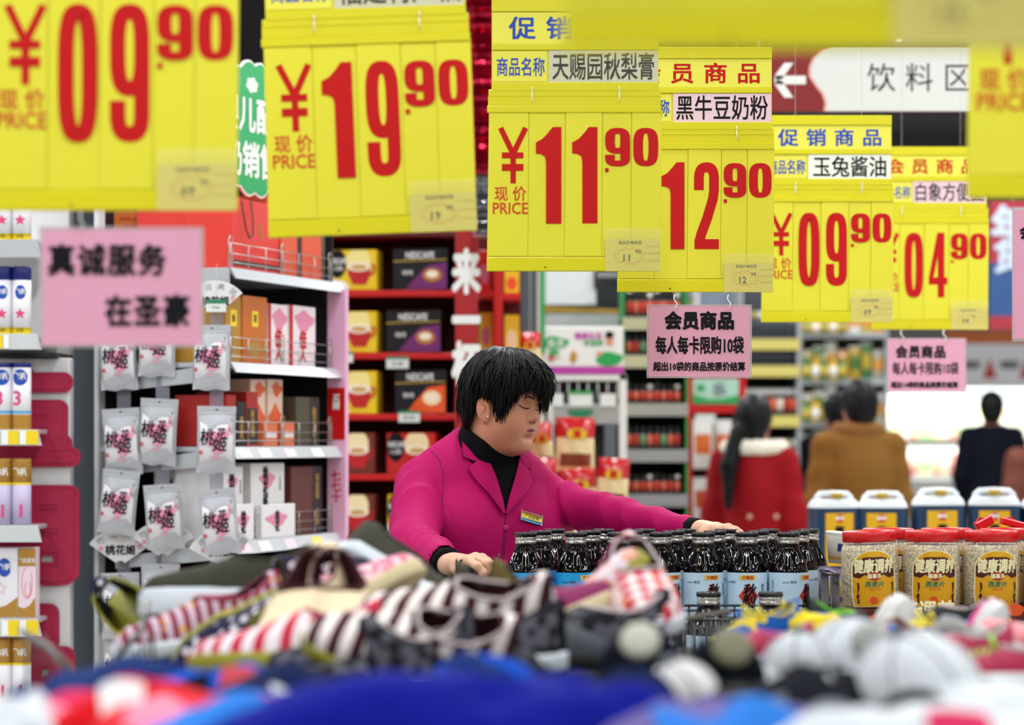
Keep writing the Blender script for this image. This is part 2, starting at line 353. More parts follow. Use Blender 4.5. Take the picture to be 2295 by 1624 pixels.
def price_sign(D, left, top, s, tens, small, title, tcol, name, ncol, label, roll=0., yaw=0., dark=None, pitch=0.):
    """left/top: pixel of the main board's upper left corner; one sign unit is one pixel of the 11.90 sign at 5.2 m"""
    u = 5.2/F; o = P(left, top, D); k = 1.0
    t = thing('price_sign', label, 'price sign', (o.x, D, o.z), (pitch, math.radians(roll), math.radians(yaw)))
    G = lambda x, y, d=0: (x*u, d, -y*u)
    W_, H_ = 386, 403
    b = MB(); b.prism([(2*u, -44*u), ((W_+3)*u, -44*u), (W_*u, -H_*u), (-3*u, -H_*u)], 0, .0035)
    b.build('price_board', Y1, t)
    # digit strips with their own edges
    xs = [0, 90, 172, 255, 320, W_+1]
    for i in range(5):
        d_ = (.0012, .0, .0014, .0003, .0011)[i]
        c = MB(); c.prism([((xs[i]+2.5)*u, -48*u), ((xs[i+1]+.5)*u, -48*u), ((xs[i+1]-1.5)*u, -(H_-34)*u), ((xs[i]-1.0)*u, -(H_-34)*u)], -.0022-d_, -.0002)
        c.build('number_slip', Y1, t)
    MB().box(-2*u, (W_+2)*u, -.006, .004, -48*u, -32*u, b=.0012).build('board_rail', Y2, t); MB().box(0, (W_+1)*u, -.004, .004, -32*u, -10*u, b=.001).build('board_rail', Y2, t); MB().box(1*u, (W_+1)*u, -.005, .004, -12*u, 4*u, b=.001).build('board_rail', Y2, t)
    MB().box(-3*u, W_*u, -.005, .003, -H_*u, -(H_-32)*u, b=.0015).build('board_rail', Y2, t)
    # numerals
    yy = -.0042
    n = MB(); h = 216*u; zb = -(80+216)*u
    for i, ch in enumerate(tens): digit(n, ch, (107+81*i)*u, zb, (57 if ch == '1' else 62)*u, h, yy)
    for i, ch in enumerate(small): digit(n, ch, (262+63*i)*u, -(82+86)*u, 56*u, 86*u, yy)
    n.add([(262*u, yy, -172*u), (270*u, yy, -172*u), (270*u, yy, -181*u), (262*u, yy, -181*u)], [(3, 2, 1, 0)]); n.build('price_figures', M_red, t)
    c = MB(); ribbon(c, [(28*u, -82*u), (56*u, -140*u)], 6*u, 6*u, yy-.0001); ribbon(c, [(84*u, -82*u), (56*u, -140*u)], 6*u, 6*u, yy-.0002)
    for q_, (a0, b0, a1, b1) in enumerate(((50, 132, 62, 206), (31, 137, 79, 150), (31, 163, 79, 178))): yq = yy-.0003-.0001*q_; c.add([(a0*u, yq, -b0*u), (a1*u, yq, -b0*u), (a1*u, yq, -b1*u), (a0*u, yq, -b1*u)], [(0, 3, 2, 1)])
    c.build('currency_mark', M_red, t)
    text('现 价', 31*u, M_red2, t, G(50, 229, yy), .012, xs=.93); text('PRICE', 33*u, M_red2, t, G(50, 262, yy), .012, xs=.86)
    # header above the board
    if title:
        hb = MB(); hb.box(8*u, (W_-4)*u, -.001, .003, 16*u, 206*u); hb.build('header_board', Y1, t)
        for hq in ((178, 207, .0012), (92, 106, .001), (1, 20, .001)): MB().box(8*u, (W_-4)*u, -.006, .004, hq[0]*u, hq[1]*u, b=hq[2]).build('header_rail', Y2, t)
        MB().box(10*u, (W_-5)*u, -.003, -.001, 107*u, 177*u).build('title_card', Y3, t)
        text(title, 48*u, {'b': M_blue, 'r': M_red}[tcol], t, G(W_/2+6, -142, -.0034), .026, fit=306*u, sp=1.7)
        MB().box(10*u, 132*u, -.003, -.001, 22*u, 90*u).build('caption_card', Y3, t)
        text('商品名称', 40*u, M_blue, t, G(73, -55, -.0034), .018, fit=108*u)
        MB().box(136*u, (W_-6)*u, -.0042, -.001, 20*u, 91*u).build('name_slip', M_strip[ncol], t)
        text(name, 58*u, dark or M_blk, t, G(258, -56, -.0046), .014, fit=(228 if len(name) > 4 else 215)*u)
    for hx in (98, 294):
        hk = MB(); hk.tube([(hx*u, -.007, 0), (hx*u, -.011, -6*u), (hx*u, -.012, -16*u), (hx*u, -.009, -24*u)], .0011, 6); hk.tube([(hx*u, -.004, 10*u), (hx*u, -.009, 8*u), ((hx+1)*u, -.011, 0*u)], .0011, 6); hk.build('hook', M_hook, t)
    nl = MB()
    for hx in (98, 294): nl.tube([(hx*u, 0, 200*u), (hx*u, .0, 4.24-o.z)], .0006, 4)
    nl.build('hanging_line', M_line, t)
    hd = MB(); hd.lathe([(.0016, 0), (.0016, .0005)], 8, M=Matrix.Translation((128*u, -.0056, -(H_-9)*u)) @ Matrix.Rotation(PI/2, 4, 'X')); hd.build('rivet', M_blk, t)
    # ticket in a clear pouch
    MB().box(262*u, 384*u, -.0062, -.0052, -(H_-72)*u, -(H_+2)*u if False else -(H_)*u).build('ticket', M_tick, t)
    pk = MB(); pk.box(262*u, 386*u, -.0085, -.0078, -(H_-96)*u, -(H_-1)*u); pk.build('ticket_pouch', M_film, t)
    bp = []
    for i in range(24):
        a = 2*PI*i/24; q = 1. if i % 2 else .74; bp.append(((316+36*q*math.cos(a))*u, (-(H_-34)+20*q*math.sin(a))*u))
    bb = MB(); ribbon(bb, bp, .0005, .0005, -.0066, closed=True); bb.build('burst_outline', M_burst, t)
    text(tens, 21*u, M_blk, t, G(310, H_-30, -.0068), .012); text(small, 12*u, M_blk, t, G(336, H_-44, -.0068), .01)
    text('商品价格标签', 8*u, M_blk, t, G(318, H_-64, -.0068), 0.)
    for q in range(3): text('6901234 计价', 5*u, M_slot, t, G(368, H_-56+16*q, -.0068), 0.)
    return t
DK = mat('print_olive_black', '#34342a', .5)
price_sign(3.63, -22, -105, 1.43, '09', '90', '促销商品', 'b', '特价好货', 'white', 'large soft-edged yellow 09.90 price board with pale pouch, above the pink handwritten notice')
price_sign(4.33, 586, 50, 1.2, '19', '90', '促销商品', 'b', '福建特产柚', 'beige', 'tilted yellow 19.90 price board in front of the red foil column', roll=-2.4, yaw=3, dark=DK)
price_sign(5.2, 1094, 205, 1., '11', '90', '促销商品', 'b', '天赐园秋梨膏', 'beige', 'sharp yellow 11.90 price board with blue title above the worker', roll=0., dark=DK)
price_sign(5.78, 1386, 292, .9, '12', '90', '会员商品', 'r', '黑牛豆奶粉', 'pink', 'yellow 12.90 price board with red title and pink limit notice below', roll=.0)
price_sign(6.85, 1708, 416, .76, '09', '90', '促销商品', 'b', '玉兔酱油', 'white', 'smaller yellow 09.90 price board with blue title beside the 12.90 board')
price_sign(7.75, 1955, 468, .67, '04', '90', '会员商品', 'r', '白象方便面', 'pink', 'yellow 04.90 price board, smallest of the row, with a red title')
price_sign(3.4, 2172, -172, 1.53, '08', '90', '促销商品', 'b', '特价商品', 'white', 'yellow price board cut by the frame with only currency mark and PRICE caption showing')
price_sign(1.87, 1270, -1010, 2.78, '16', '90', '促销商品', 'b', '特价商品', 'white', 'very near yellow price board, only its blurred lower edge hanging into view')
# pink laminated notices
PK = mat('notice_pink', '#e59ab9', .35, spec=.4, vary=.04, vs=8)
def notice(D, x0, y0, x1, y1, lines, label, hooks, up, roll=0., ink=M_blk, m=None):
    c = P((x0+x1)/2, (y0+y1)/2, D); k = D/F; w2 = (x1-x0)/2*k; h2 = (y1-y0)/2*k
    t = thing('paper_notice', label, 'notice', (c.x, D, c.z), (0, math.radians(roll), 0))
    MB().box(-w2*.965, w2*.965, -.0006, .0006, -h2*.96, h2*.96).build('paper', m or PK, t)
    MB().box(-w2, w2, -.0012, -.0008, -h2, h2).build('laminate_sheet', M_clear, t)
    e = MB()
    for (a0, a1, b0, b1) in ((-w2, w2, h2*.965, h2), (-w2, w2, -h2, -h2*.965), (-w2, -w2*.968, -h2, h2), (w2*.968, w2, -h2, h2)): e.box(a0, a1, -.0014, .001, b0, b1)
    e.build('laminate_edge', mat('laminate_edge', '#c9c2c0', .15, alpha=.5, spec=.8), t)
    for (s, h, x, y, xs, bold, sp) in lines:
        text(s, h*k, ink, t, ((x-(x0+x1)/2)*k, -.0018, -(y-(y0+y1)/2)*k), bold, fit=xs*k, sp=sp)
    for hx in hooks:
        X = (hx-(x0+x1)/2)*k; z0 = h2-7*k; z1 = h2+up*k
        MB().tube([(X, -.003, z0-3*k), (X+3*k, -.004, z0), (X+5*k, -.003, (z0*2+z1)/3), (X+1*k, -.003, (z0+z1)/2), (X-2*k, -.003, (z0+z1*2)/3), (X, -.003, z1)], .0013*D/5.7, 6).build('hook', M_hook, t)
    return t
notice(5.74, 1449, 682, 1685, 847, [('会员商品', 37, 1567, 718, 156, .05, 1.05), ('每人每卡限购10袋', 37, 1568, 773, 198, .03, 1.), ('超出10袋的商品按原价结算', 19, 1567, 821, 206, .035, 1.)], 'sharp pink laminated member limit notice hanging under the 12.90 board', (1512, 1632), 22)
notice(7.7, 1987, 757, 2166, 879, [('会员商品', 26, 2063, 788, 112, .04, 1.1), ('每人每卡限购10袋', 27, 2074, 825, 148, .02, 1.), ('超出10袋的商品按原价结算', 13, 2072, 862, 150, .04, 1.)], 'small blurred pink notice hanging under the 04.90 board', (2020, 2115), 18)
notice(3.6, 88, 508, 457, 778, [('真诚服务', 66, 240, 582, 265, .035, 1.12), ('在圣豪', 66, 330, 695, 190, .035, 1.12)], 'soft-focus pink notice with brushed black characters under the large 09.90 board', (182,), 32)
notice(6.0, 2268, 465, 2420, 765, [('会员商品', 30, 2345, 520, 120, .04, 1.1)], 'pink notice sliver at the frame edge beside the red and blue poster', (2300, 2390), 30)
# ================================================================= beverage aisle sign
D = 8.3; k = D/F
t = thing('aisle_sign', 'white and dark red hanging aisle sign with white arrow pointing sideways', 'aisle sign', P(1950, 178, D))
q = lambda x, y, d=0.: ((x-1950)*k, d, -(y-178)*k)
MB().box(q(1560, 0)[0], q(2420, 0)[0], -.012, .012, q(0, 250)[2], q(0, 105)[2], b=.002).build('sign_board', mat('sign_darkred', '#86201f', .5), t)
cv = [(1822, 250)]+[(1822+x, y) for x, y in ((28, 248), (36, 240), (35, 225), (24, 205), (5, 185), (-4, 165), (-4, 148), (6, 128), (28, 112), (50, 105))]+[(2420, 105), (2420, 250)]
cv = [(1850, 250), (1853, 232), (1846, 212), (1830, 192), (1817, 172), (1817, 152), (1826, 130), (1846, 112), (1866, 105), (2420, 105), (2420, 250)]
pk = lambda off: [((x-1950+off)*k, -(y-178)*k) for x, y in cv]
MB().prism(pk(-6), -.0135, -.0122).build('pink_border', mat('sign_pink_edge', '#e8a9a4', .5), t)
MB().prism(pk(0), -.0150, -.0137).build('white_panel', mat('sign_white', '#e4e6e4', .45), t)
text('饮 料 区', 62*k, M_blk, t, q(2058, 175, -.0155), .0, sp=1.02, xs=.95)
ar = MB()
for a in ([(1735, 171), (1805, 171), (1805, 190), (1735, 190)], [(1735, 171), (1757, 142), (1777, 142), (1752, 178), (1740, 181)], [(1735, 190), (1757, 220), (1777, 220), (1752, 183), (1740, 181)]):
    ar.prism([((x-1950)*k, -(y-178)*k) for x, y in a], -.0145, -.0122)
ar.build('arrow', mat('arrow_white', '#f0f0f0', .5), t)
MB().tube([q(1700, 105), (q(1700, 0)[0], 0, 4.24-P(0, 178, D).z)], .004, 6).tube([q(2250, 105), (q(2250, 0)[0], 0, 4.24-P(0, 178, D).z)], .004, 6).build('hanging_rod', M_hook, t)
# ================================================================= milk powder unit at the left edge
M_panel = mat('panel_grey', '#cfd0d2', .45, vary=.02, vs=3); M_mag = mat('print_magenta', '#a3123f', .5); M_shelf = mat('shelf_metal', '#c6cbd0', .3, metal=.35)
M_shelfd = mat('shelf_dark', '#20232a', .6); M_post = mat('post_slate', '#47525c', .5, vary=.04, vs=4); M_rail = mat('price_rail', '#dfe3e6', .12, alpha=.75, spec=.9)
M_white = mat('print_white', '#f1f1ef', .45); M_gold = mat('label_gold', '#b98a3c', .35, metal=.2); M_navy = mat('lid_navy', '#16206e', .35); M_ylw = mat('label_yellow', '#efd11c', .45)
M_pinkp = mat('print_pink', '#d9487a', .5); M_lblue = mat('print_skyblue', '#57a8d6', .5); M_can = mat('can_white', '#e9e8ee', .3, vary=.02, vs=10); M_lav = mat('can_lavender', '#c9bede', .35)
D = 6.9; k = D/F; x0 = P(0, 0, D).x
u1 = thing('display_unit', 'grey-panelled infant formula display unit with big magenta characters at its side', 'shelf unit', (P(-60, 0, D).x, D, 0))
W0 = lambda px, py, d=0.: (P(px, py, D).x-P(-60, 0, D).x, d, P(px, py, D).z)
a = W0(-330, 1700); b_ = W0(157, 780); top = W0(157, 380)
MB().box(a[0], W0(137, 0)[0], .14, .2, 0, W0(0, 798)[2], b=.004).build('side_panel', M_panel, u1)
MB().box(a[0], W0(108, 0)[0], .34, .4, 0, W0(0, 100)[2], b=.004).build('back_panel', mat('panel_white', '#e2e2e0', .5), u1)
MB().box(W0(-330, 0)[0], W0(112, 0)[0], .10, .36, W0(0, 797)[2], W0(0, 787)[2]).build('divider_shelf', M_shelfd, u1)
text('童', 200*k, M_mag, u1, W0(30, 930, .134), .075, xs=1.12); text('用', 205*k, M_mag, u1, W0(30, 1205, .134), .085, xs=1.12); text('品', 200*k, M_mag, u1, W0(24, 1475, .134), .085, xs=1.12)
shelfys = [(537, 577), (748, 783), (962, 998), (1176, 1214), (1386, 1426)]
for j, (ya, yb) in enumerate(shelfys):
    za, zb = W0(0, ya)[2], W0(0, yb)[2]
    MB().box(W0(-330, 0)[0], W0(86, 0)[0], 0, .33, za-.012, za, b=.002).build('shelf_board', M_shelf, u1)
    MB().prism([(W0(-330, 0)[0], za), (W0(86, 0)[0], za), (W0(95, 0)[0], zb), (W0(-330, 0)[0], zb)], -.012, -.004).build('shelf_lip', M_rail if j else M_shelf, u1)
    for (xa, xb, m) in ((10, 22, M_white), (-8, 8, M_ylw)) if j in (1,) else (((6, 20, M_white), (20, 44, M_ylw), (46, 60, M_white), (60, 88, M_ylw)) if j in (2, 4) else ()):
        MB().box(W0(xa, 0)[0], W0(xb, 0)[0], -.0145, -.0125, zb+.003, za-.003).build('price_slip', m, u1)
def star(cx_, cz_, r, n=5, q=.45): return [(cx_+(r if i % 2 == 0 else r*q)*math.sin(PI*i/n), cz_+(r if i % 2 == 0 else r*q)*math.cos(PI*i/n)) for i in range(2*n)]
def canister(kind, h, r, label, loc, grp):
    t = thing('milk_powder_can', label, 'can', loc, group=grp)
    n = 24
    if kind == 'navy_lid':
        MB().lathe([(r, 0), (r, h*.8)], n).build('can_body', M_can, t)
        MB().lathe([(r*1.01, 0), (r*1.01, h*.1), (r*1.012, h*.1)], n, cap=False).build('bottom_band', M_ylw, t)
        MB().lathe([(r*.98, h*.8), (r*1.02, h*.82), (r*1.02, h*.97), (r*.95, h)], n).build('lid', M_navy, t)
        curved(star(0, h*.3, r*.62), r*1.012).build('star_print', M_pinkp, t)
        curved([(r*.05+.6*r*math.cos(x), h*.62+.75*r*math.sin(x)) for x in np.linspace(0, 6.28, 18)[:-1]], r*1.012).build('round_logo', mat('logo_blue', '#2350b0', .4), t)
        text('飞帆', r*.6, M_white, t, (r*.05, -r*1.04, h*.63), .02, xs=.8); text('25包', r*.35, M_blk, t, (0, -r*1.04, h*.06), 0.)
    elif kind == 'number_three':
        MB().lathe([(r, 0), (r, h*.93)], n, mis=None).build('can_body', M_can, t)
        MB().lathe([(r*1.01, 0), (r*1.01, h*.22)], n, cap=False).build('bottom_band', M_gold, t); MB().lathe([(r*1.013, h*.24), (r*1.013, h*.28)], n, cap=False).build('stripe', M_lblue if hash(loc[0]) % 2 else M_pinkp, t)
        MB().lathe([(r*1.01, h*.93), (r*1.03, h*.935), (r*1.03, h*.985), (r*.97, h)], n).build('lid', M_navy, t)
        curved([(.85*r*math.cos(x), h*.78+.85*r*math.sin(x)) for x in np.linspace(0, 6.28, 20)[:-1]], r*1.012).build('round_logo', mat('logo_blue', '#2350b0', .4), t)
        text('飞帆', r*.75, M_white, t, (0, -r*1.05, h*.8), .02, xs=.8); text('3', r*1.9, M_pinkp, t, (-r*.3, -r*1.03, h*.47), .02)
    else:
        MB().lathe([(r, 0), (r, h*.75)], n).build('can_body', M_lav if kind == 'gold_top' else M_can, t)
        MB().lathe([(r*1.01, h*.62), (r*1.01, h*.96), (r*.97, h)], n).build('lid', M_gold, t); MB().lathe([(r*1.012, h*.6), (r*1.012, h*.635)], n, cap=False).build('stripe', M_ylw, t)
        text('飞帆', r*.8, M_white, t, (0, -r*1.05, h*.8), .02, xs=.8); text('1', r*1.7, M_pinkp, t, (r*.1, -r*1.03, h*.2), .03)
    return t
def onshelf(px, ybase, d=.05): v = P(px, ybase, D); return (v.x, D+d, v.z)
rows = [('navy_lid', 537, 150, 24, 'blue-lidded canister with pink star, uppermost shelf'), ('navy_lid', 748, 152, 22, 'blue-lidded canister with pink star, second shelf'),
        ('number_three', 962, 150, 23, 'white tin with oval blue logo and pink numeral'), ('gold_top', 1175, 148, 20, 'lavender tin with gold top'), ('gold_white', 1580, 148, 24, 'white tin with gold top on the lowest shelf')]
for j, (kd, yb, hh, rr, lb) in enumerate(rows):
    for q, cx_ in enumerate((-40, 2, 43)):
        r = 21.5*k if q != 1 else 21*k
        if q == 0 and j != 1: continue
        canister(kd, hh*k, r, lb+(', at the shelf end' if q == 2 else ', next but one to the shelf end' if q == 0 else ', beside the end one'), onshelf(cx_, yb, .035+.0*q), 'formula cans')
for q, (xa, xb) in enumerate(((-40, 36), (37, 76))):
    v = onshelf((xa+xb)/2, 1386, .045); w2 = (xb-xa)/2*k; h = 158*k
    t = thing('milk_powder_carton', ('white carton with blue oval logo and pink star' if q == 0 else 'pink and gold carton with a heart-shaped line drawing')+', above the rail with yellow slips', 'carton', v, group='formula cartons')
    MB().box(-w2, w2, -.02, .04, 0, h, b=.0015).build('carton_body', M_can if q == 0 else mat('carton_rose', '#ead7df', .4), t)
    MB().prism([(-w2*.98, 0.002), (w2*.98, .002), (w2*.98, h*.3), (w2*.3, h*.18), (-w2*.3, h*.14), (-w2*.98, h*.16)], -.0208, -.0202).build('gold_print', M_gold, t)
    if q == 0:
        MB().prism([(.4*w2*math.cos(x)+w2*.2, h*.72+.55*w2*math.sin(x)) for x in np.linspace(0, 6.28, 20)[:-1]], -.0212, -.0203).build('round_logo', mat('logo_blue', '#2350b0', .4), t)
        text('飞帆', w2*.4, M_white, t, (w2*.2, -.0216, h*.73), .02)
        m = MB(); ribbon(m, star(-w2*.05, h*.42, w2*.4), .0008, .0008, -.021, closed=True); m.build('star_outline', M_pinkp, t)
    else:
        MB().box(-w2*.99, w2*.99, -.0208, -.0202, h*.74, h*.995).build('gold_top', M_gold, t); text('飞帆爱倍', w2*.55, M_white, t, (0, -.0214, h*.82), .02, xs=.8)
        m = MB(); ribbon(m, arc(0, h*.5, w2*.6, h*.22, 90, 400, 26), .0007, .0007, -.021); ribbon(m, arc(w2*.1, h*.42, w2*.3, h*.12, 120, 420, 22), .0007, .0007, -.021); m.build('heart_drawing', M_pinkp, t)
# slate upright between the units
v = P(188, 0, 7.5); MB().box(v.x-.035, v.x+.036, 7.5, 7.56, 0, 3.6, b=.004).build('support_post', M_post)
tag(bpy.data.objects['support_post'], 'slate grey upright post between the formula unit and the pouch gondola', 'post')
# ================================================================= pouch gondola (corner towards the camera)
E1 = Vector((.32, .947, 0)); C0 = Vector((-.737, 7., 0)); ang = math.atan2(.947, .32)     # long side runs along E1
def tpx(px): kk = (px-CX)/F; return (kk*7-C0.x)/(.32-.947*kk)
def zat(px, py): d = 7+.947*tpx(px); return CAMZ-(py-HY)*d/F
g = thing('gondola', 'white metal gondola shelving with hanging pouches, corner turned to the shopper', 'shelf unit', (C0.x, C0.y, 0), (0, 0, ang-PI/2))
# local frame: +Y runs along E1 (away), +X is outwards (to the right), -Y faces the end
Lx = lambda t_, out, z: (out, t_, z)
def Lp(px, py, out=0.): t_ = tpx(px); return (out, t_, CAMZ-(py-HY)*(7+.947*t_)/F)
ends = [(516, 599, 746, 632, 624, 662), (519, 811, 751, 826, 834, 847), (521, 1001, 751, 1001, 1028, 1026), (545, 1211, 757, 1201, 1240, 1228), (545, 1420, 757, 1395, 1450, 1420)]
zs = []
for j, (xa, ya, xb, yb, yc, yd) in enumerate(ends):
    za = zat(xa, ya); zs.append(za); dz = (yc-ya)*7/F
    MB().box(-.38, .0, 0, .74, za-.014, za, b=.002).build('shelf_board', M_shelf, g)
    m = MB(); m.prism([(0, za), (.004, za), (.022, za-dz), (.016, za-dz)], -.004, .75, plane='xz'); m.build('shelf_lip', M_rail if j > 1 else M_shelf, g)
    br = MB(); br.prism([(0., za), (-.33, za-.045), (-.33, za-.075), (0, za-.045)], -.006, -.0015); br.build('shelf_bracket', M_shelf, g)
    if j < 4:
        wf = MB(); zt = za+.004
        for h_ in (.012, .035, .062): wf.tube([(-.008, .02, zt+h_), (-.008, .70, zt+h_)], .0014, 5)
        for q in range(7): wf.tube([(-.008, .02+.68*q/6, zt), (-.008, .02+.68*q/6, zt+.062)], .0014, 5)
        for q in (0, 3, 6): yq = .02+.68*q/6; wf.tube([(-.008, yq-.012, zt), (-.008, yq-.012, zt+.07), (-.008, yq-.006, zt+.08), (-.008, yq+.006, zt+.08), (-.008, yq+.012, zt+.07), (-.008, yq+.012, zt)], .0016, 5)
        wf.build('wire_fence', mat('wire_chrome', '#b9b6b2', .25, metal=.7), g)
    if j in (2, 3):
        for q, (t0, m_) in enumerate(((.03, M_strip['pink']), (.16, M_white), (.33, M_strip['pink']), (.52, M_ylw if j == 3 else M_white))):
            s_ = MB(); s_.prism([(.006, za-.006), (.0075, za-.006), (.0205, za-dz+.004), (.019, za-dz+.004)], t0, t0+.07); s_.build('price_slip', m_, g)
MB().box(-.392, -.38, .03, .74, 0, 3.0).build('back_panel', mat('gondola_back_shade', '#120e12', .7), g)  # near-black colour carries the shade cast under the shelves
MB().box(-.392, -.378, -.012, .03, 0, 2.6, b=.003).build('post', mat('post_white', '#d8dadd', .4), g)
MB().box(-.38, -.02, .742, .75, 0, 2.9).build('shade_panel', MATS['gondola_back_shade'], g)  # dark sheet added across the far end, standing in for shade between boxes
MB().box(-.025, .03, .72, .745, .0, zs[0]-.02).build('promotion_strip', mat('strip_rosy', '#e2a9c8', .5), g)
for s_, py in (('特价', 790), ('买一送一', 950), ('七十二', 1100), ('七十一', 1260)):
    pass
fs = MB().box(-.024, .029, .7185, .7198, zat(735, 985), zat(735, 868)).build('red_patch', M_red, g)
text('买赠', .022, M_white, g, (.003, .717, zat(735, 900)), .02, vertical=True); text('七七十', .03, M_red, g, (.003, .717, zat(735, 1090)), .02, vertical=True); text('七十', .03, M_red, g, (.003, .717, zat(735, 1260)), .02, vertical=True)
# cartons on the long side; local x is depth behind the lip, faces outwards (+X)
def pack(name, label, cat, pa, pb, ytop, zbase, depth, col, out=-.02, group=None, prints=(), lid=None):
    ta, tb = tpx(pa), tpx(pb); zt = zat((pa+pb)/2, ytop); h = zt-zbase; wd = (tb-ta); loc = C0+E1*((ta+tb)/2)+Vector((.947, -.32, 0))*out
    t = thing(name, label, cat, (loc.x, loc.y, zbase+.0005), (0, 0, ang), group=group)      # local +X along the shelf, -Y outwards
    MB().box(-wd/2+.001, wd/2-.001, 0, depth, 0, h, b=.0015).build('carton_body', col, t)
    for pr in prints:
        kind = pr[0]
        if kind == 'text': text(pr[1], h*pr[2], pr[3], t, (wd*pr[4], -.001, h*pr[5]), pr[6] if len(pr) > 6 else .02, vertical=(pr[7] if len(pr) > 7 else False), xs=(pr[8] if len(pr) > 8 else 1))
        elif kind == 'rect': MB().box(wd*pr[1], wd*pr[2], -.0007, -.0001, h*pr[3], h*pr[4]).build(pr[6], pr[5], t)
        elif kind == 'blob': MB().prism([(wd*pr[1]+wd*pr[3]*math.cos(x)*(1+.25*math.sin(3*x+pr[1]*9)), h*pr[2]+h*pr[4]*math.sin(x)*(1+.2*math.cos(4*x))) for x in np.linspace(0, 6.28, 22)[:-1]], -.0009, -.0001).build(pr[6], pr[5], t)
    return t
K_red = mat('carton_red', '#d8362c', .5, vary=.05, vs=6); K_or = mat('carton_orange', '#c4681c', .35, vary=.06, vs=9); K_gold = mat('carton_gold', '#b0812a', .35, vary=.05, vs=9); K_pw = mat('carton_pinkwhite', '#efdfe4', .4)
K_blk = mat('carton_black', '#1d1a1e', .4); K_brn = mat('carton_brown', '#5e2a22', .5, vary=.05, vs=9); K_olv = mat('carton_olive', '#4c4634', .5); K_wht = mat('carton_white', '#e6e4e6', .45); K_red2 = mat('carton_deepred', '#a8201c', .45)
K_pk = mat('print_peach', '#e08aa8', .5); K_ki = mat('print_kraft', '#c09a45', .5)
z1, z2, z3, z4, z5 = zs
b = pack('gift_bag', 'tall red paper gift bag with black cord handle on the top shelf', 'bag', 536, 640, 452, z1, .28, K_red, prints=(('rect', -.5, .5, .06, .13, K_blk, 'dark_band'), ('text', '礼', .2, M_gold, .1, .6)))
cx = MB(); cx.tube([(-.100, -.004, .185), (-.103, -.010, .15), (-.098, -.014, .11), (-.078, -.016, .085), (-.055, -.016, .095), (-.046, -.012, .13), (-.046, -.006, .19)], .0022, 6); cx.build('cord_handle', K_blk, b)
pack('gift_box', 'orange-red gift box with dark edge beside the red gift bag', 'box', 645, 690, 440, z1, .26, mat('carton_coral', '#d9532f', .5, vary=.05, vs=6), prints=(('rect', .3, .5, 0, 1, K_blk, 'dark_edge'),))
pack('gift_box', 'orange-red gift box at the far end of the top shelf', 'box', 692, 742, 450, z1, .26, mat('carton_coral', '#d9532f', .5), prints=(('rect', .35, .5, 0, 1, K_olv, 'dark_edge'),))
pack('gift_box', 'gold gift box with yellow seal near the shelf corner', 'box', 521, 556, 664, z2, .2, K_gold, prints=(('rect', -.2, .2, .55, .8, M_ylw, 'seal'), ('text', '蜂', .12, K_blk, 0, .67)))
pack('gift_box', 'orange gift box with yellow seal and gold honey picture', 'box', 559, 614, 664, z2, .2, K_or, prints=(('rect', -.12, .12, .55, .78, M_ylw, 'seal'), ('text', '尊', .12, K_blk, 0, .67), ('blob', 0, .22, .36, .1, M_gold, 'honey_picture')))
for q, (xa, xb) in enumerate(((617, 661), (664, 722))):
    pack('gift_box', 'white carton with crimson brush figure and pink wash'+(', beside the orange box' if q == 0 else ', by the pink strip'), 'box', xa, xb, 682+q*4, z2, .16, K_pw, group='pink and white cartons', prints=(('rect', -.5, -.38, 0, 1, M_red, 'red_edge'), ('blob', .05, .75, .35, .16, K_pk, 'pink_wash'), ('text', '佳', .28, M_red, 0, .45, .04), ('text', '人', .25, M_red, 0, .2, .04)))
for q, (xa, xb) in enumerate(((523, 545), (547, 566), (568, 594))):
    pack('gift_box', ('red carton', 'black carton with gold characters', 'black and red carton with green-gold lettering')[q]+' on the third shelf', 'box', xa, xb, (885, 900, 878)[q], z3, .15, (K_red2, K_blk, K_red2)[q], prints=(() if q == 0 else (('rect', -.45, .45, .05, .7, K_blk, 'black_panel'), ('text', '阿胶糕', .16, K_ki, 0, .42, .02, True))))
for q, (xa, xb) in enumerate(((599, 633), (637, 671))):
    pack('gift_box', 'upright orange and white card carton, '+('nearer the corner' if q == 0 else 'farther back'), 'box', xa, xb, 850, z3, .08, mat('carton_apricot', '#efd0c0', .45), group='orange and white cartons', out=-.05, prints=(('blob', 0, .35, .4, .25, mat('print_orange', '#e86a35', .5), 'orange_wash'), ('rect', -.2, .22, .35, .55, M_red, 'red_panel'), ('blob', .1, .85, .3, .1, mat('print_orange', '#e86a35', .5), 'orange_wash')))
    pack('gift_box', 'small orange patterned box before the card cartons, '+('nearer the corner' if q == 0 else 'farther back'), 'box', xa+2, xb, 945, z3, .03, mat('carton_tangerine', '#e0744c', .45), group='small orange boxes', out=-.014, prints=(('rect', -.4, .4, .35, .6, K_pw, 'pale_band'),))
pack('gift_box', 'olive brown carton with faint gold lettering at the end of the third shelf', 'box', 678, 730, 890, z3, .15, K_olv, prints=(('rect', .1, .45, 0, 1, K_blk, 'dark_band'), ('text', '桃花源', .2, K_ki, .27, .5, .01, True)))
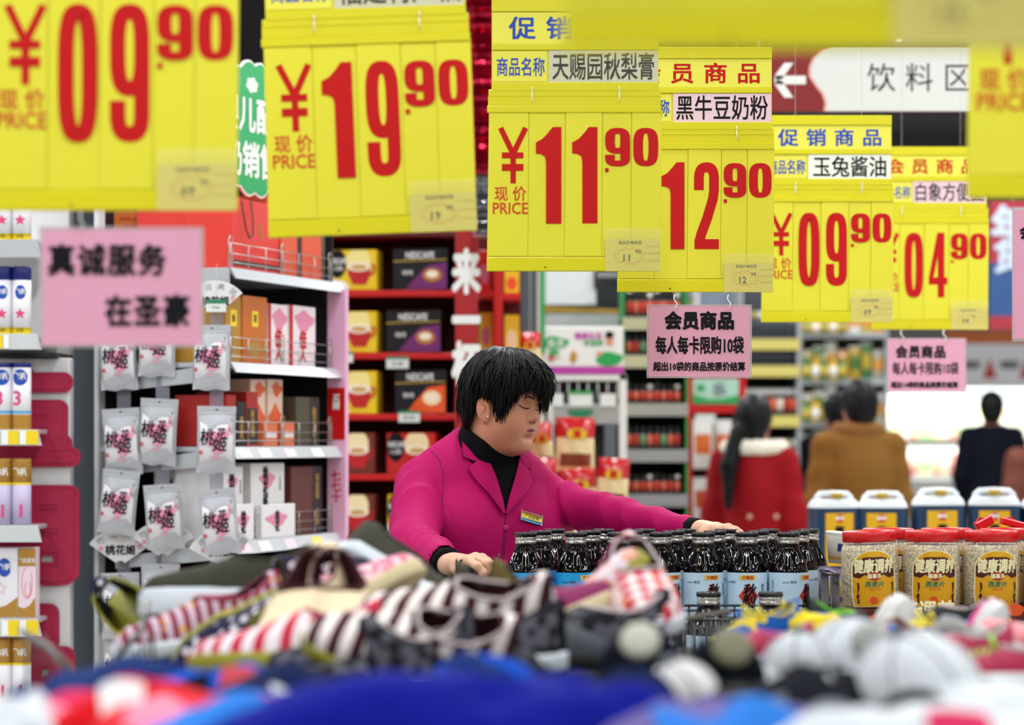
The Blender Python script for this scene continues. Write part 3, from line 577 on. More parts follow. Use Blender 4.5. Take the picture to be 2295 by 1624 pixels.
for q, (xa, xb, yt) in enumerate(((523, 568, 1045), (585, 660, 1038))):
    pack('gift_box', 'white carton with black brush calligraphy, '+('narrow one' if q == 0 else 'wide one'), 'box', xa, xb, yt, z4, .14, K_wht, out=-.03, group='calligraphy cartons', prints=(('blob', -.02, .78, .22, .1, K_pk, 'pink_wash'), ('blob', .0, .3, .22, .12, K_pk, 'pink_wash'), ('text', '桃花姬', .19, M_blk, -.08, .66, .05, True, .8), ('text', '姬', .2, M_blk, .0, .2, .05), ('text', '阿胶糕', .06, M_blk, .36, .72, .0, True)))
    pack('gift_box', 'low white calligraphy carton standing in front, '+('nearer the corner' if q == 0 else 'by the brown box'), 'box', xa+4, xb+4, 1130, z4, .02, K_wht, group='low calligraphy cartons', out=-.003+.0, prints=(('blob', -.05, .55, .3, .2, K_pk, 'pink_wash'), ('text', '桃花', .3, M_blk, -.05, .5, .05, True)))
pack('gift_box', 'brown carton with black gold-lettered panel above the lowest rail', 'box', 667, 737, 1045, z4, .15, K_brn, prints=(('rect', .18, .48, 0, 1, K_blk, 'black_panel'), ('text', '阿胶糕', .12, K_ki, .33, .7, .01, True), ('text', '贡品', .12, K_ki, .33, .25, .01, True)))
pack('gift_bag', 'gold paper bag with clear handle behind the olive sneaker', 'bag', 562, 612, 1276, z5, .06, K_ki, out=-.05); pack('gift_bag', 'gold paper bag with round seal next to the brown box', 'bag', 616, 665, 1272, z5, .06, mat('bag_gold', '#c2a24c', .45), out=-.05, prints=(('blob', 0, .45, .25, .12, M_gold, 'seal'),))
pack('gift_box', 'brown carton with black panel on the bottom shelf', 'box', 669, 737, 1255, z5, .15, K_brn, prints=(('rect', .18, .48, 0, 1, K_blk, 'black_panel'), ('text', '阿胶', .12, K_ki, .33, .7, .01, True)))
pack('gift_box', 'crimson carton with white flap behind the olive sneaker', 'box', 520, 556, 1290, z5, .12, mat('carton_crimson', '#c2183f', .5), out=-.02, prints=(('rect', -.5, .5, .8, .95, M_white, 'white_flap'),))
# products inside the open end, seen between the pouches
def endbox(label, xa, xb, yt, yb, d, col, prints=()):
    va, vb = P(xa, yb, d), P(xb, yt, d); w2 = (vb.x-va.x)/2; h = vb.z-va.z
    t = thing('gift_box', label, 'box', ((va.x+vb.x)/2, d, va.z), 0)
    MB().box(-w2, w2, 0, .05, 0, h, b=.0015).build('carton_body', col, t)
    for pr in prints: text(pr[0], h*pr[1], pr[2], t, (w2*pr[3], -.001, h*pr[4]), .01, vertical=pr[5])
endbox('white flat carton behind the third pouch row', 345, 425, 1052, 1235, 7.14, K_wht, (('桃花姬', .22, M_blk, .3, .55, True),))
endbox('white flat carton with upright black characters, upper one', 388, 448, 1055, 1140, 7.10, K_wht, (('桃花姬', .26, M_blk, .1, .5, True), ('阿胶糕', .12, M_red, -.55, .5, True)))
endbox('white flat carton, lower one with upright black characters', 398, 458, 1142, 1236, 7.08, K_wht, (('桃花姬', .26, M_blk, .1, .5, True), ('阿胶糕', .12, M_red, -.5, .4, True)))
endbox('dark red carton with a gold corner behind the first hanging row', 392, 440, 755, 815, 7.12, K_red2)
endbox('plum and black carton inside the shelf end behind the second row', 235, 300, 930, 1040, 7.25, K_blk)
endbox('brown carton behind the lowest full row of pouches', 385, 425, 1270, 1380, 7.2, K_brn)
endbox('white carton with a black caption at the top of the gondola end', 330, 415, 400, 520, 7.2, K_wht)
endbox('orange carton with red small print under the big price board', 246, 348, 470, 520, 7.2, K_or, (('阿胶糕 礼盒', .16, M_red, -.1, .6, False), ('净含量 500克', .16, M_red, .1, .25, False)))
endbox('red carton with stitched pattern beside the gift bag', 415, 520, 478, 600, 7.06, K_red)
# hanging strips and pouches
M_pouch = mat('pouch_frosted', '#b6b9c0', .28, spec=.6, alpha=.93, vary=.05, vs=30, bump=.5, bs=70); M_inner = mat('pouch_inner', '#dad7dc', .5, vary=.04, vs=30); M_stripp = mat('hang_strip', '#a9a7b8', .2, alpha=.4)
M_wash = mat('pink_wash', '#e58fb2', .6)
def make_pouch():
    t = thing('snack_pouch', '', 'snack pouch', (0, 0, 0)); w2, h = .047, .162
    def surf(sg):
        def fn(u, v):
            x = (u-.5)*2; z = -h*v; puff = max(0, math.sin(PI*min(1, max(0, (v-.12)/.86))))**.6*(1-x**4)*.013
            return (x*w2*(1-.03*math.sin(PI*v)), sg*puff-.0006*sg*(1 if puff == 0 else 0)+.0015*math.sin(9*v+3*x)*sg*(1 if .15 < v < .95 else 0), z+.002*math.sin(6*x)*(v > .97))
        return fn
    MB().grid(surf(-1), 13, 17).grid(surf(1), 13, 17).build('pouch_film', M_pouch, t)
    MB().grid(lambda u, v: ((u-.5)*.078, -.0142*max(0, math.sin(PI*v))**.5-.0012-.001*math.sin(u*12), -.035-.105*v), 9, 9).build('inner_wrapper', M_inner, t)
    seal = MB().box(-w2*.99, w2*.99, -.0016, .0016, -.019, -.016); seal.build('zip_seal', mat('zip_seal', '#b5b9be', .3), t)
    MB().lathe([(.0022, 0), (.0022, .0006)], 10, M=Matrix.Translation((0, -.0016, -.008)) @ Matrix.Rotation(PI/2, 4, 'X')).build('hang_hole', M_blk, t)
    MB().tube([(0, 0, -.008), (0, .012, -.002), (0, .026, -.004)], .0012, 5).build('hook', MATS['wire_chrome'], t)
    pw = MB()
    for (cx_, cz_, rx, rz) in ((-.004, -.078, .024, .017), (.018, -.068, .012, .011), (.006, -.105, .014, .01)):
        pw.prism([(cx_+rx*math.cos(x)*(1+.2*math.sin(5*x)), cz_+rz*math.sin(x)*(1+.2*math.cos(3*x))) for x in np.linspace(0, 6.28, 18)[:-1]], -.0170, -.0166)
    pw.build('pink_wash', M_wash, t)
    text('桃', .038, M_blk, t, (-.022, -.0182, -.075), .02, xs=.8, shear=.1); text('花', .026, M_blk, t, (.012, -.0182, -.065), .02, xs=.8, shear=.1); text('姬', .034, M_blk, t, (.009, -.0182, -.092), .02, xs=.95, shear=.1)
    text('吃出来的美丽', .0058, M_blk, t, (.037, -.0160, -.048), .0, vertical=True); text('阿胶糕', .006, M_red, t, (.031, -.0165, -.052), .02, vertical=True); text('红', .009, M_red, t, (-.036, -.0160, -.112), .05)
    text('古法', .008, K_pk, t, (.0, -.0182, -.124), .03)
    return t
pouches = [(262, 730, 6.72), (353, 700, 6.76), (475, 728, 6.6), (270, 915, 6.7), (358, 893, 6.74), (486, 910, 6.58), (273, 1053, 6.68), (363, 1085, 6.7), (484, 1096, 6.56), (269, 1283, 6.7), (360, 1263, 6.74), (272, 1428, 6.7)]
rn = {0: 'top hanging row', 1: 'second hanging row', 2: 'third hanging row', 3: 'fourth hanging row', 4: 'lowest hanging row'}
base = make_pouch()
for i, (px, py, d) in enumerate(pouches):
    d = d+(.34, .29, .37)[i % 3 if i < 9 else (i-9) % 2]
    lb = 'frosted pouch with black calligraphy, %s, %s strip' % (rn[i//3 if i < 9 else (3 if i < 11 else 4)], ['post-side', 'middle', 'corner'][i % 3 if i < 9 else (i-9) % 2])
    v = P(px, py, d); rt = (random.uniform(-.05, .05), random.uniform(-.07, .07) if i not in (6, 8) else (.1 if i == 6 else -.12), random.uniform(-.12, .12))
    if i == 0: base.location = v; base.rotation_euler = rt; base['label'] = lb; base['group'] = 'hanging snack pouches'; o = base
    else: o = dup(base, v, None, lb); o.rotation_euler = rt
    s_ = 1.045 if i not in (3, 4, 5, 9, 10) else 1.075; o.scale = (s_, s_, s_)
for i, (px, d) in enumerate(((270, 7.065), (357, 7.035), (478, 6.972))):
    a0, a1 = P(px, (640, 640, 700)[i], d), P(px, 1560, d)
    s_ = MB().box(-.018, .018, -.0005, .0005, 0, a0.z-a1.z).build('hanging_strip', M_stripp, None, (a1.x+.006, d+.022, a1.z)); tag(s_, 'clear plastic hanging strip carrying the %s column of pouches' % ['post-side', 'middle', 'corner'][i], 'hanging strip')
def fan_card(px, py, d, r0, r1, a0, a1, label, rot=0.):
    kk = d/F; t = thing('fan_card', label, 'fan card', P(px, py, d), (0, rot, 0), group='printed fan cards')
    m = MB(); A = [math.radians(a0+(a1-a0)*i/14) for i in range(15)]
    poly = [(r1*kk*math.cos(x), r1*kk*math.sin(x)) for x in A]+[(r0*kk*math.cos(x), r0*kk*math.sin(x)) for x in reversed(A)]
    m.prism(poly, -.0006, .0006); m.build('card', mat('fan_white', '#dcdcdd', .4), t)
    for i, ch in enumerate('吃出美丽'):
        x = math.radians(128-25*i); text(ch, r1*.19*kk, M_slate, t, (r1*.84*kk*math.cos(x), -.001, r1*.84*kk*math.sin(x)), .0, rot=(0, PI/2-x, 0))
    MB().tube([(0, 0, r1*.93*kk), (0, .03, r1*1.05*kk)], .0012, 5).build('hook', MATS['wire_chrome'], t)
    text('桃花姬', r1*.24*kk, M_blk, t, (0, -.001, r1*.42*kk), .04); text('花', r1*.12*kk, K_pk, t, (-r1*.5*kk, -.001, r1*.45*kk), .05); text('花', r1*.12*kk, K_pk, t, (r1*.5*kk, -.001, r1*.5*kk), .05)
M_slate = mat('print_slate', '#70757c', .5)
fan_card(270, 1268, 7.06, 12, 86, 35, 145, 'white fan-shaped card under the post-side pouches'); fan_card(365, 1252, 7.03, 12, 84, 35, 145, 'white fan-shaped card under the middle pouches'); fan_card(500, 1272, 6.97, 12, 88, 45, 150, 'white fan-shaped card at the gondola corner, lower one')
fan_card(482, 708, 6.97, 12, 80, 40, 140, 'white fan-shaped card hanging from the top shelf hook'); 
v = P(484, 685, 6.96); t = thing('price_card', 'small green and white price card below the top fan card', 'price card', v); MB().box(-.026, .026, -.001, .001, -.016, .016).build('card', mat('card_white', '#d9e0dc', .4), t); MB().box(-.026, .026, -.0016, -.001, .006, .016).build('green_band', mat('card_green', '#2d7d5a', .4), t); MB().tube([(0, .0, .015), (0, .02, .11)], .0008, 4).build('hanging_line', M_line, t); text('14.80', .009, M_blk, t, (0, -.0018, -.004), .0)
# green cloud-shaped infant sign, turned like the gondola side
D = 7.3; v = P(569, 290, D)
t = thing('cloud_sign', 'green cloud-edged hanging sign with white characters above the red gift bag', 'sign', v, (0, 0, math.radians(66)))
kk = D/F; Hh = 150*kk; Ww = .17; cloud = []
for i in range(61):
    x = -Ww+2*Ww*i/60; cloud.append((x, Hh*(.93+.07*abs(math.sin((x/Ww)*PI*2.2)))-.06*abs(x/Ww)**2))
cl = cloud+[(p[0], -p[1]) for p in reversed(cloud)]
MB().prism([(p[0]*1.03, p[1]*1.03) for p in cl], -.004, .004).build('white_border', M_white, t); MB().prism(cl, -.0052, -.0042).build('green_face', mat('sign_green', '#21a45c', .4), t)
text('婴儿配方', 74*kk, M_white, t, (.0, -.0062, .037), .03, xs=.95); text('奶销售专', 74*kk, M_white, t, (.02, -.0062, -.085), .03, xs=.95)
MB().prism([(-.02+.03*math.cos(x)*(1+.12*math.sin(6*x)), .118+.02*math.sin(x)*(1+.12*math.sin(6*x))) for x in np.linspace(0, 6.28, 30)[:-1]], -.0062, -.0054).build('cloud_print', M_white, t)
m = MB(); ribbon(m, arc(.065, .105, .014, .012, 0, 360, 16)[:-1], .0015, .0015, -.0058, closed=True); ribbon(m, arc(.065, .128, .009, .011, 0, 360, 16)[:-1], .0015, .0015, -.0058, closed=True); m.build('toy_outline', M_white, t)
MB().tube([(-.1, 0, Hh*.9), (-.1, 0, 4.24-v.z)], .001, 5).tube([(.1, 0, Hh*.9), (.1, 0, 4.24-v.z)], .001, 5).build('hanging_line', M_line, t)
# red foil garlands
M_foil = mat('foil_red', '#a01030', .18, metal=.75, bump=1., bs=40); M_foils = mat('foil_silver', '#d5d8dc', .15, metal=.9, bump=1., bs=40)
def garland(px, y0, y1, D, r, m, label):
    a0, a1 = P(px, y0, D), P(px, y1, D); n = 90; prof = []
    for i in range(n): prof.append((r*(.75+.25*math.sin(i*1.9))*random.uniform(.85, 1.1), (a1.z-a0.z)*0+(a0.z-a1.z)*i/(n-1)))
    o = MB().lathe(prof, 22, smooth=False).build('foil_garland', m, None, (a1.x, D, a1.z)); tag(o, label, 'garland')
garland(568, -260, 132, 8.95, .06, M_foil, 'red foil garland column above the green cloud sign'); garland(1082, -330, 392, 8.75, .07, M_foil, 'tall red foil garland between the 19.90 and 11.90 boards'); garland(1084, 395, 530, 8.75, .04, M_foils, 'silver foil tuft under the tall red garland')
# ================================================================= red coffee shelving
R_red = mat('shelf_red', '#c01418', .35); R_dk = mat('shelf_backred', '#5a0a12', .6); R_pil = mat('pillar_red', '#a81820', .45, vary=.03, vs=5)
D = 9.2; k = D/F
t = thing('coffee_shelf', 'bright red wooden shelving stocked with coffee cartons behind the worker', 'shelf unit', (P(900, 0, D).x, D, 0)); ox = P(900, 0, D).x
X = lambda px: P(px, 0, D).x-ox; Z = lambda py: P(0, py, D).z
MB().box(X(690), X(1060), .36, .4, 0, Z(-200)).build('back_panel', R_dk, t)
for py in (516, 650, 790, 927, 1062, 1201, 1336): MB().box(X(690), X(1026), 0, .37, Z(py+14), Z(py), b=.003).build('shelf_board', R_red, t)
for px in (1022, 690): MB().box(X(px), X(px+14), .0, .38, 0, Z(-200)).build('side_board', R_red, t)
MB().box(X(690), X(1026), -.002, .02, Z(560) if False else Z(530), Z(480), b=.003).build('header_board', R_dk, t)
# pillar with white characters
v = P(1045, 0, 8.9); pl = thing('lettered_pillar', 'red pillar board with large white vertical characters beside the coffee shelf', 'sign pillar', (v.x, 8.9, 0)); kk = 8.9/F
MB().box(-25*kk, 25*kk, 0, .05, 0, P(0, 505, 8.9).z, b=.003).build('pillar_board', R_pil, pl)
for ch, py in (('来', 608), ('一', 716), ('杯', 815), ('喝', 1010), ('吧', 1110)): text(ch, 92*kk, M_white, pl, (0, -.003, P(0, py, 8.9).z), .05, xs=.62)
# next bay
t2 = thing('side_shelf', 'narrow red shelf bay beside the lettered pillar', 'shelf unit', (P(1120, 0, 9.6).x, 9.6, 0)); kk = 9.6/F
for (xa, xb, ys) in ((1070, 1112, (650, 787)), (1124, 1166, (657, 800, 900))):
    for y_ in ys: MB().box((xa-1120)*kk, (xb-1120)*kk, 0, .3, P(0, y_+13, 9.6).z, P(0, y_, 9.6).z).build('shelf_board', R_red, t2)
MB().box((1106-1120)*kk, (1126-1120)*kk, -.01, .3, 0, P(0, 520, 9.6).z, b=.003).build('side_board', R_red, t2); MB().box((1066-1120)*kk, (1168-1120)*kk, .3, .33, 0, P(0, 520, 9.6).z).build('back_panel', R_dk, t2)
def sidepk(label, xa, xb, yt, yb, m, m2):
    va = P(xa, yb, 9.65); w2 = (xb-xa)/2*kk; h = (yb-yt)*kk; b_ = thing('coffee_carton', label, 'carton', (va.x+w2, 9.65, va.z)); MB().box(-w2, w2, 0, .15, 0, h, b=.002).build('carton_body', m, b_); MB().prism([(w2*.7*math.cos(x), h*.4+h*.25*math.sin(x)) for x in np.linspace(0, 6.28, 16)[:-1]], -.001, -.0002).build('printed_cup', m2, b_)
C_yel = mat('carton_sunny', '#e3bd1c', .4); C_blk = mat('carton_charcoal', '#17151b', .35); C_red = mat('carton_brightred', '#c2201c', .4); C_brn = mat('carton_cocoa', '#6a2a1c', .4); C_cr = mat('print_cream', '#ecd6a8', .5); C_pur = mat('print_plum', '#6e1f66', .5); C_org = mat('print_flame', '#e0531a', .5); C_cup = mat('cup_red', '#b51a1c', .4)
C_mat = mat('print_rose', '#c06a80', .5)
sidepk('small crimson and pink carton above the pillar bay shelf', 1072, 1100, 560, 650, C_red, C_mat); sidepk('yellow-green and pink carton on the middle pillar bay shelf', 1074, 1104, 700, 787, C_yel, C_mat)
sidepk('orange-yellow carton at the top of the outer red bay', 1130, 1164, 600, 657, C_yel, C_org); sidepk('yellow carton with white top in the outer red bay', 1130, 1164, 705, 800, C_yel, C_cr)
def coffee_box(kind, label, px0, px1, yt, yb, dd=0.):
    """front face between px0 and px1; its right side is seen"""
    d = D+.01+dd; kk = d/F; va = P(px0, yb, d); w_ = (px1-px0)*kk; h = (yb-yt)*kk
    b_ = thing('coffee_carton', label, 'carton', (va.x+w_/2, d, va.z+.0005), (0, 0, math.radians(-7))); w2 = w_/2
    body, wash, arcm = {'y': (C_yel, M_white, C_cup), 'p': (C_blk, C_pur, C_brn), 'o': (C_blk, C_org, C_cr), 'b': (C_brn, C_cr, C_cup), 'r': (C_red, C_cr, C_cup)}[kind]
    MB().box(-w2, w2, 0, .12, 0, h, b=.002).build('carton_body', body, b_)
    el = lambda cx_, cz_, rx, rz, n=22, lo=-1e9, hi=1e9: [(min(w2*.99, max(-w2*.99, cx_*w2+rx*w2*math.cos(x))), min(h*.99, max(h*.01, h*cz_+rz*h*math.sin(x)))) for x in np.linspace(0, 6.283, n+1)[:-1]]
    L = lambda poly, y, nm, m: MB().prism(poly, y-.0005, y+.0003).build(nm, m, b_)
    if kind in 'ybr':
        L(el(.25, .72, .5, .34), -.0006, 'steam_print', {'y': mat('print_palecream', '#ecd98a', .5)}.get(kind, C_cr)); L(el(-.62, .66, .36, .36), -.0016, 'black_disc', M_blk)
        cup = [(-.22, .58), (.76, .58), (.72, .36), (.56, .14), (.02, .14), (-.16, .36)]
        L([(a*w2, b2*h) for a, b2 in cup], -.0016, 'printed_cup', arcm); L(el(.27, .58, .49, .12), -.0026, 'cup_foam', mat('print_foam', '#efe3cc', .5)); L(el(.27, .57, .33, .07), -.0034, 'coffee_swirl', mat('print_coffee', '#c79a62', .5)); m = MB(); ribbon(m, [(w2*a, h*b2) for a, b2 in ((.68, .36), (.9, .44), (.93, .6), (.74, .6))], w2*.05, h*.03, -.0022); m.build('cup_handle', arcm, b_)
        if kind == 'y': L([(-w2*.98, h*.03), (-w2*.1, h*.03), (-w2*.3, h*.2), (-w2*.98, h*.3)], -.0012, 'white_swoosh', M_white)
        text('NESCAFE', h*.17, M_white, b_, (-.58*w2, -.0030, h*.72), .02, fit=w2*.72); text('1+2 原味', h*.12, M_white, b_, (-.62*w2, -.0030, h*.54), .01, fit=w2*.45)
    else:
        L([(-w2*.55, h*.02), (w2*.98, h*.02), (w2*.98, h*.66), (w2*.3, h*.6), (-w2*.1, h*.35)], -.0008, 'colour_wash', wash)
        L(el(.45, .36, .36, .17), -.0018, 'printed_cup', mat('print_latte', '#b5713a', .4) if kind == 'p' else C_cr); L(el(.45, .38, .22, .09), -.0026, 'cup_foam', mat('print_foam', '#efe3cc', .5))
        L([(-w2*.98, h*.68), (w2*.98, h*.72), (w2*.98, h*.745), (-w2*.98, h*.71)], -.0014, 'gold_line', C_cr if False else mat('print_gold', '#b89a3c', .4)); text('NESCAFE', h*.2, M_white, b_, (0, -.0030, h*.84), .02, fit=w2*1.05); text('咖啡', h*.12, M_white, b_, (-.45*w2, -.0030, h*.42), .0)
rows = [(650, 560, 'y', 'p'), (790, 698, 'y', 'p'), (927, 832, 'y', 'o'), (1062, 970, 'b', 'r'), (1201, 1108, 'b', 'y'), (1336, 1242, 'b', None)]
nm = {'y': 'yellow coffee carton with red cup and black disc', 'p': 'black coffee carton with plum swirl and brown cup', 'o': 'black and orange coffee carton', 'b': 'brown coffee carton with red cup', 'r': 'red coffee carton with black disc and cream swirl'}
for i, (yb, yt, a, b_) in enumerate(rows):
    sh = '%s shelf from top' % ordw(i)
    coffee_box(a, nm[a]+', '+sh+(' , shelf end' if False else ''), 735, 845 if a == 'y' else 840, yt, yb)
    if b_: coffee_box(b_, nm[b_]+', '+sh+', nearer the pillar', (880, 864, 884, 866, 868)[i], (1003, 988, 1000, 975, 965)[i], yt-(3 if i < 3 else 0), yb, .0)
def ptag(cx_, cy_, w_, h_, d, label):
    kk = d/F; o = thing('price_card', label, 'price card', P(cx_, cy_, d)); MB().box(-w_/2*kk, w_/2*kk, -.002, 0, -h_/2*kk, h_/2*kk, b=.0004).build('card', mat('card_white', '#d9e0dc', .4), o)
    MB().box(-w_/2*kk, w_/2*kk, -.003, -.0021, h_*.28*kk, h_/2*kk).build('green_band', mat('card_green', '#2d7d5a', .4), o); text('25.80', h_*.42*kk, M_blk, o, (0, -.0028, -h_*.1*kk), .01); return o
ptag(768, 800, 46, 24, 9.197, 'green and white price card under the second yellow coffee carton'); ptag(891, 812, 50, 27, 9.197, 'green and white price card under the plum coffee carton'); ptag(917, 933, 48, 26, 9.197, 'green and white price card under the orange coffee carton')
ptag(868, 1212, 12, 40, 9.197, 'price card standing half hidden behind the jacket sleeve')
# ================================================================= middle background
W1 = mat('paint_white', '#dcdcd8', .4); G1 = mat('print_green', '#1f9a4c', .5); DKB = mat('display_black', '#121218', .5); GR = mat('metal_grey', '#a9adb0', .3, metal=.4); PP = mat('print_purple', '#b0379a', .45)
def PX(D): k = D/F; return k, (lambda px: P(px, 0, D).x), (lambda py: P(0, py, D).z)
# slate post and white-green strip
k, X, Z = PX(9.95); o = solid('support_post', M_post, X(1167), X(1201), 9.95, 10.0, 0, 3.4, b=.004); tag(o, 'slate grey post to the right of the outer red bay', 'post')
o = solid('edge_strip', mat('strip_offwhite', '#dfe0d0', .5), X(1204), X(1221), 9.98, 10.0, 0, Z(560)); tag(o, 'white strip with green edge beside the slate post', 'trim strip'); solid('green_edge', G1, X(1211), X(1221), 9.97, 9.979, Z(790), Z(560), parent=o)
# rear header boards and promotional carton on a white wire stand
D = 11.6; k, X, Z = PX(D)
t = thing('rear_gondola', 'tall rear shelving with pale header boards behind the green promotional box', 'shelf unit', (X(1310), D, 0)); ox = X(1310); x = lambda p: X(p)-ox
MB().box(x(1222), x(1336), 0, .03, Z(682), Z(560)).build('header_board', mat('board_pale', '#c9ccce', .5), t); MB().box(x(1222), x(1402), .0, .35, Z(730), Z(703)).build('shelf_board', GR, t)
MB().box(x(1222), x(1402), .35, .38, 0, Z(560)).build('back_panel', DKB, t); MB().prism([(x(1222), Z(684)), (x(1402), Z(694)), (x(1402), Z(700)), (x(1222), Z(698))], .02, .05).build('yellow_edge', mat('edge_mustard', '#b8912a', .5), t)
MB().box(x(1330), x(1400), -.02, .01, Z(645), Z(605)).build('black_sign', DKB, t); text('○○○○○', 12*k, W1, t, (x(1368), -.022, Z(616)), .02)
D = 10.2; k, X, Z = PX(D); ox = X(1310); x = lambda p: X(p)-ox
t = thing('promotion_box', 'white and green promotional box with a printed man in a green shirt', 'display box', (ox, D, Z(838)), 0); z = lambda p: Z(p)-Z(838)
MB().box(x(1214), x(1397), 0, .16, z(822), z(731), b=.003).build('box_body', W1, t); MB().box(x(1214), x(1398), -.003, .163, 0.001, z(822)).build('purple_base', PP, t)
def blob(t, cx_, cy_, rx, ry, m, nm, y=-.0015, wob=.12, n=20): MB().prism([(x(cx_)+rx*k*math.cos(a)*(1+wob*math.sin(4*a)), z(cy_)+ry*k*math.sin(a)*(1+wob*math.cos(3*a))) for a in np.linspace(0, 6.283, n+1)[:-1]], y-.0006, y+.0006).build(nm, m, t)
blob(t, 1245, 768, 30, 14, G1, 'leaf_logo'); text('金龙', 18*k, W1, t, (x(1245), -.003, z(768)), .02); blob(t, 1242, 790, 12, 6, G1, 'leaf_logo'); text('第一', 13*k, M_red, t, (x(1243), -.003, z(802)), .03)
text('健康生活', 14*k, PP, t, (x(1318), -.003, z(752)), .03); text('好选择', 13*k, G1, t, (x(1330), -.003, z(768)), .03); blob(t, 1285, 800, 8, 14, M_gold, 'oil_bottle_print')
blob(t, 1366, 804, 30, 16, G1, 'printed_shirt', wob=.1); blob(t, 1366, 762, 9, 13, mat('print_skin', '#c78f6e', .5), 'printed_face', wob=0, y=-.002); blob(t, 1366, 750, 10, 8, M_blk, 'printed_hair', y=-.003, wob=.05); blob(t, 1344, 792, 7, 5, mat('print_skin', '#c78f6e', .5), 'printed_hand', y=-.003)
t = thing('wire_stand', 'white wire gondola stand under the promotional box with price cards', 'display stand', (ox, D, 0)); z = Z
fr = [((1232, 1405), (852, 838), 0, .25), ((1388, 1405), (1180, 838), 0, .02), ((1228, 1240), (1180, 838), 0, .02)]
for (a, b), (c, d), y0, y1 in fr: MB().box(x(a), x(b), y0, y1, z(c) if c < 1150 else 0, z(d)-.0005, b=.002).build('frame', W1, t)
MB().box(x(1240), x(1388), .2, .22, .2, z(852)).build('back_panel', DKB, t)
for px in range(1252, 1386, 22): MB().tube([(x(px), .01, z(900)), (x(px), .01, z(852))], .0025, 5).build('wire', W1, t)
for ya, yb in ((905, 950),): MB().box(x(1240), x(1388), 0, .2, z(yb), z(ya), b=.002).build('shelf_front', GR, t)
MB().box(x(1355), x(1380), .0, .03, .2, z(950)).build('upright', mat('upright_greyblue', '#5a6068', .5), t)
for a, b in ((1240, 1262), (1276, 1328), (1345, 1380)): MB().box(x(a), x(b), -.006, -.001, z(910), z(882)).build('price_slip', mat('card_white', '#d9e0dc', .4), t)
MB().box(x(1276), x(1328), -.008, -.0065, z(883), z(876)).build('green_band', G1, t)
MB().prism([(x(1272), z(918)), (x(1330), z(918)), (x(1328), z(926)), (x(1306), z(936)), (x(1300), z(952)), (x(1292), z(936)), (x(1274), z(926))], -.008, -.003).build('green_arrow', mat('arrow_green', '#16784e', .5), t)
# glossy snack packets
S_red = mat('packet_red', '#b81a20', .18, spec=.8, bump=.6, bs=25); S_cr = mat('packet_cream', '#e6d2a0', .18, spec=.8, bump=.6, bs=25); S_y = mat('packet_yellow', '#dcb820', .2, spec=.8); S_br = mat('packet_broth', '#7c2a18', .2, spec=.8)
def packet(px, py, w_, h_, d, label, tilt=0., grp='glossy noodle packets'):
    kk = d/F; t = thing('snack_packet', label, 'snack packet', P(px, py+h_/2, d), (random.uniform(-.1, .05), tilt, random.uniform(-.2, .2)), group=grp); w2 = w_/2*kk; h = h_*kk
    fn = lambda sg: (lambda u, v: ((u-.5)*2*w2*(1-.05*math.sin(PI*v)), sg*.028*max(0, math.sin(PI*v))**.6*(1-abs(2*u-1)**3)+.003*math.sin(14*u+9*v), h*v))
    MB().grid(fn(-1), 11, 13).grid(fn(1), 11, 13).build('packet_film', S_cr, t)
    MB().grid(lambda u, v: tuple(a+b for a, b in zip(fn(-1)(u, .62+.38*v), (0, -.0012, 0))), 11, 6).build('red_top', S_red, t)
    MB().prism([(w2*.5*math.cos(a), h*.68+h*.11*math.sin(a)) for a in np.linspace(0, 6.28, 17)[:-1]], -.034, -.0325).build('yellow_badge', S_y, t)
    MB().grid(lambda u, v: tuple(a+b for a, b in zip(fn(-1)(.1+.8*u, .08+.24*v), (0, -.0015, 0))), 9, 4).build('printed_bowl', S_br, t); text('面', h*.14, M_red, t, (0, -.0355, h*.68), .05)
    return t
for i, a in enumerate(((1216, 1002, 58, 112, 9.9, 'glossy packet with yellow badge next to the worker\'s chin'), (1288, 995, 92, 120, 9.75, 'large glossy red-topped noodle packet with yellow badge'), (1210, 1075, 60, 100, 9.6, 'glossy packet peeking over the magenta shoulder'), (1300, 1105, 84, 110, 9.55, 'red-brown bowl-print packet, middle of the packet stack'), (1370, 1085, 72, 118, 9.5, 'bright glossy packet at the outer end of the packet stack'), (1290, 1185, 90, 100, 9.5, 'lower glossy packet above the sleeve'), (1375, 1180, 70, 90, 9.45, 'lower glossy packet with red base beside the grey shelf'))):
    packet(*a, tilt=(-.08, .03, .1, -.05, .06, 0, -.1)[i])
s_ = thing('packet_crate', 'low stand carrying the glossy noodle packets', 'display stand', (P(1290, 0, 9.6).x, 9.45, 0)); MB().box(-.22, .22, 0, .3, 0, P(0, 1235, 9.5).z, b=.005).build('crate_body', R_dk, s_)
o = packet(1188, 790, 50, 90, 9.7, 'red packet with frilled white top by the slate post', grp='packets'); o.rotation_euler = (0, 0, 0); MB().tube([(0, 0, .14), (0, 0, 4.24-o.location.z)], .0015, 4).build('hanging_line', M_line, o)
for (px_, py_, w_q, d_q) in ((1216, 1058, 64, 9.9), (1288, 1055, 96, 9.75), (1210, 1125, 64, 9.6), (1300, 1160, 88, 9.55), (1370, 1144, 76, 9.5)):
    zz_ = P(0, py_, d_q).z; xx_ = P(px_, 0, d_q).x-P(1290, 0, 9.6).x; MB().box(xx_-w_q*.5*d_q/F, xx_+w_q*.5*d_q/F, d_q-9.45-.04, d_q-9.45+.05, zz_-.008, zz_-.0005).build('shelf_board', R_red, s_); MB().tube([(xx_, d_q-9.45+.04, 0), (xx_, d_q-9.45+.04, zz_-.008)], .004, 6).build('stand_rod', R_red, s_)

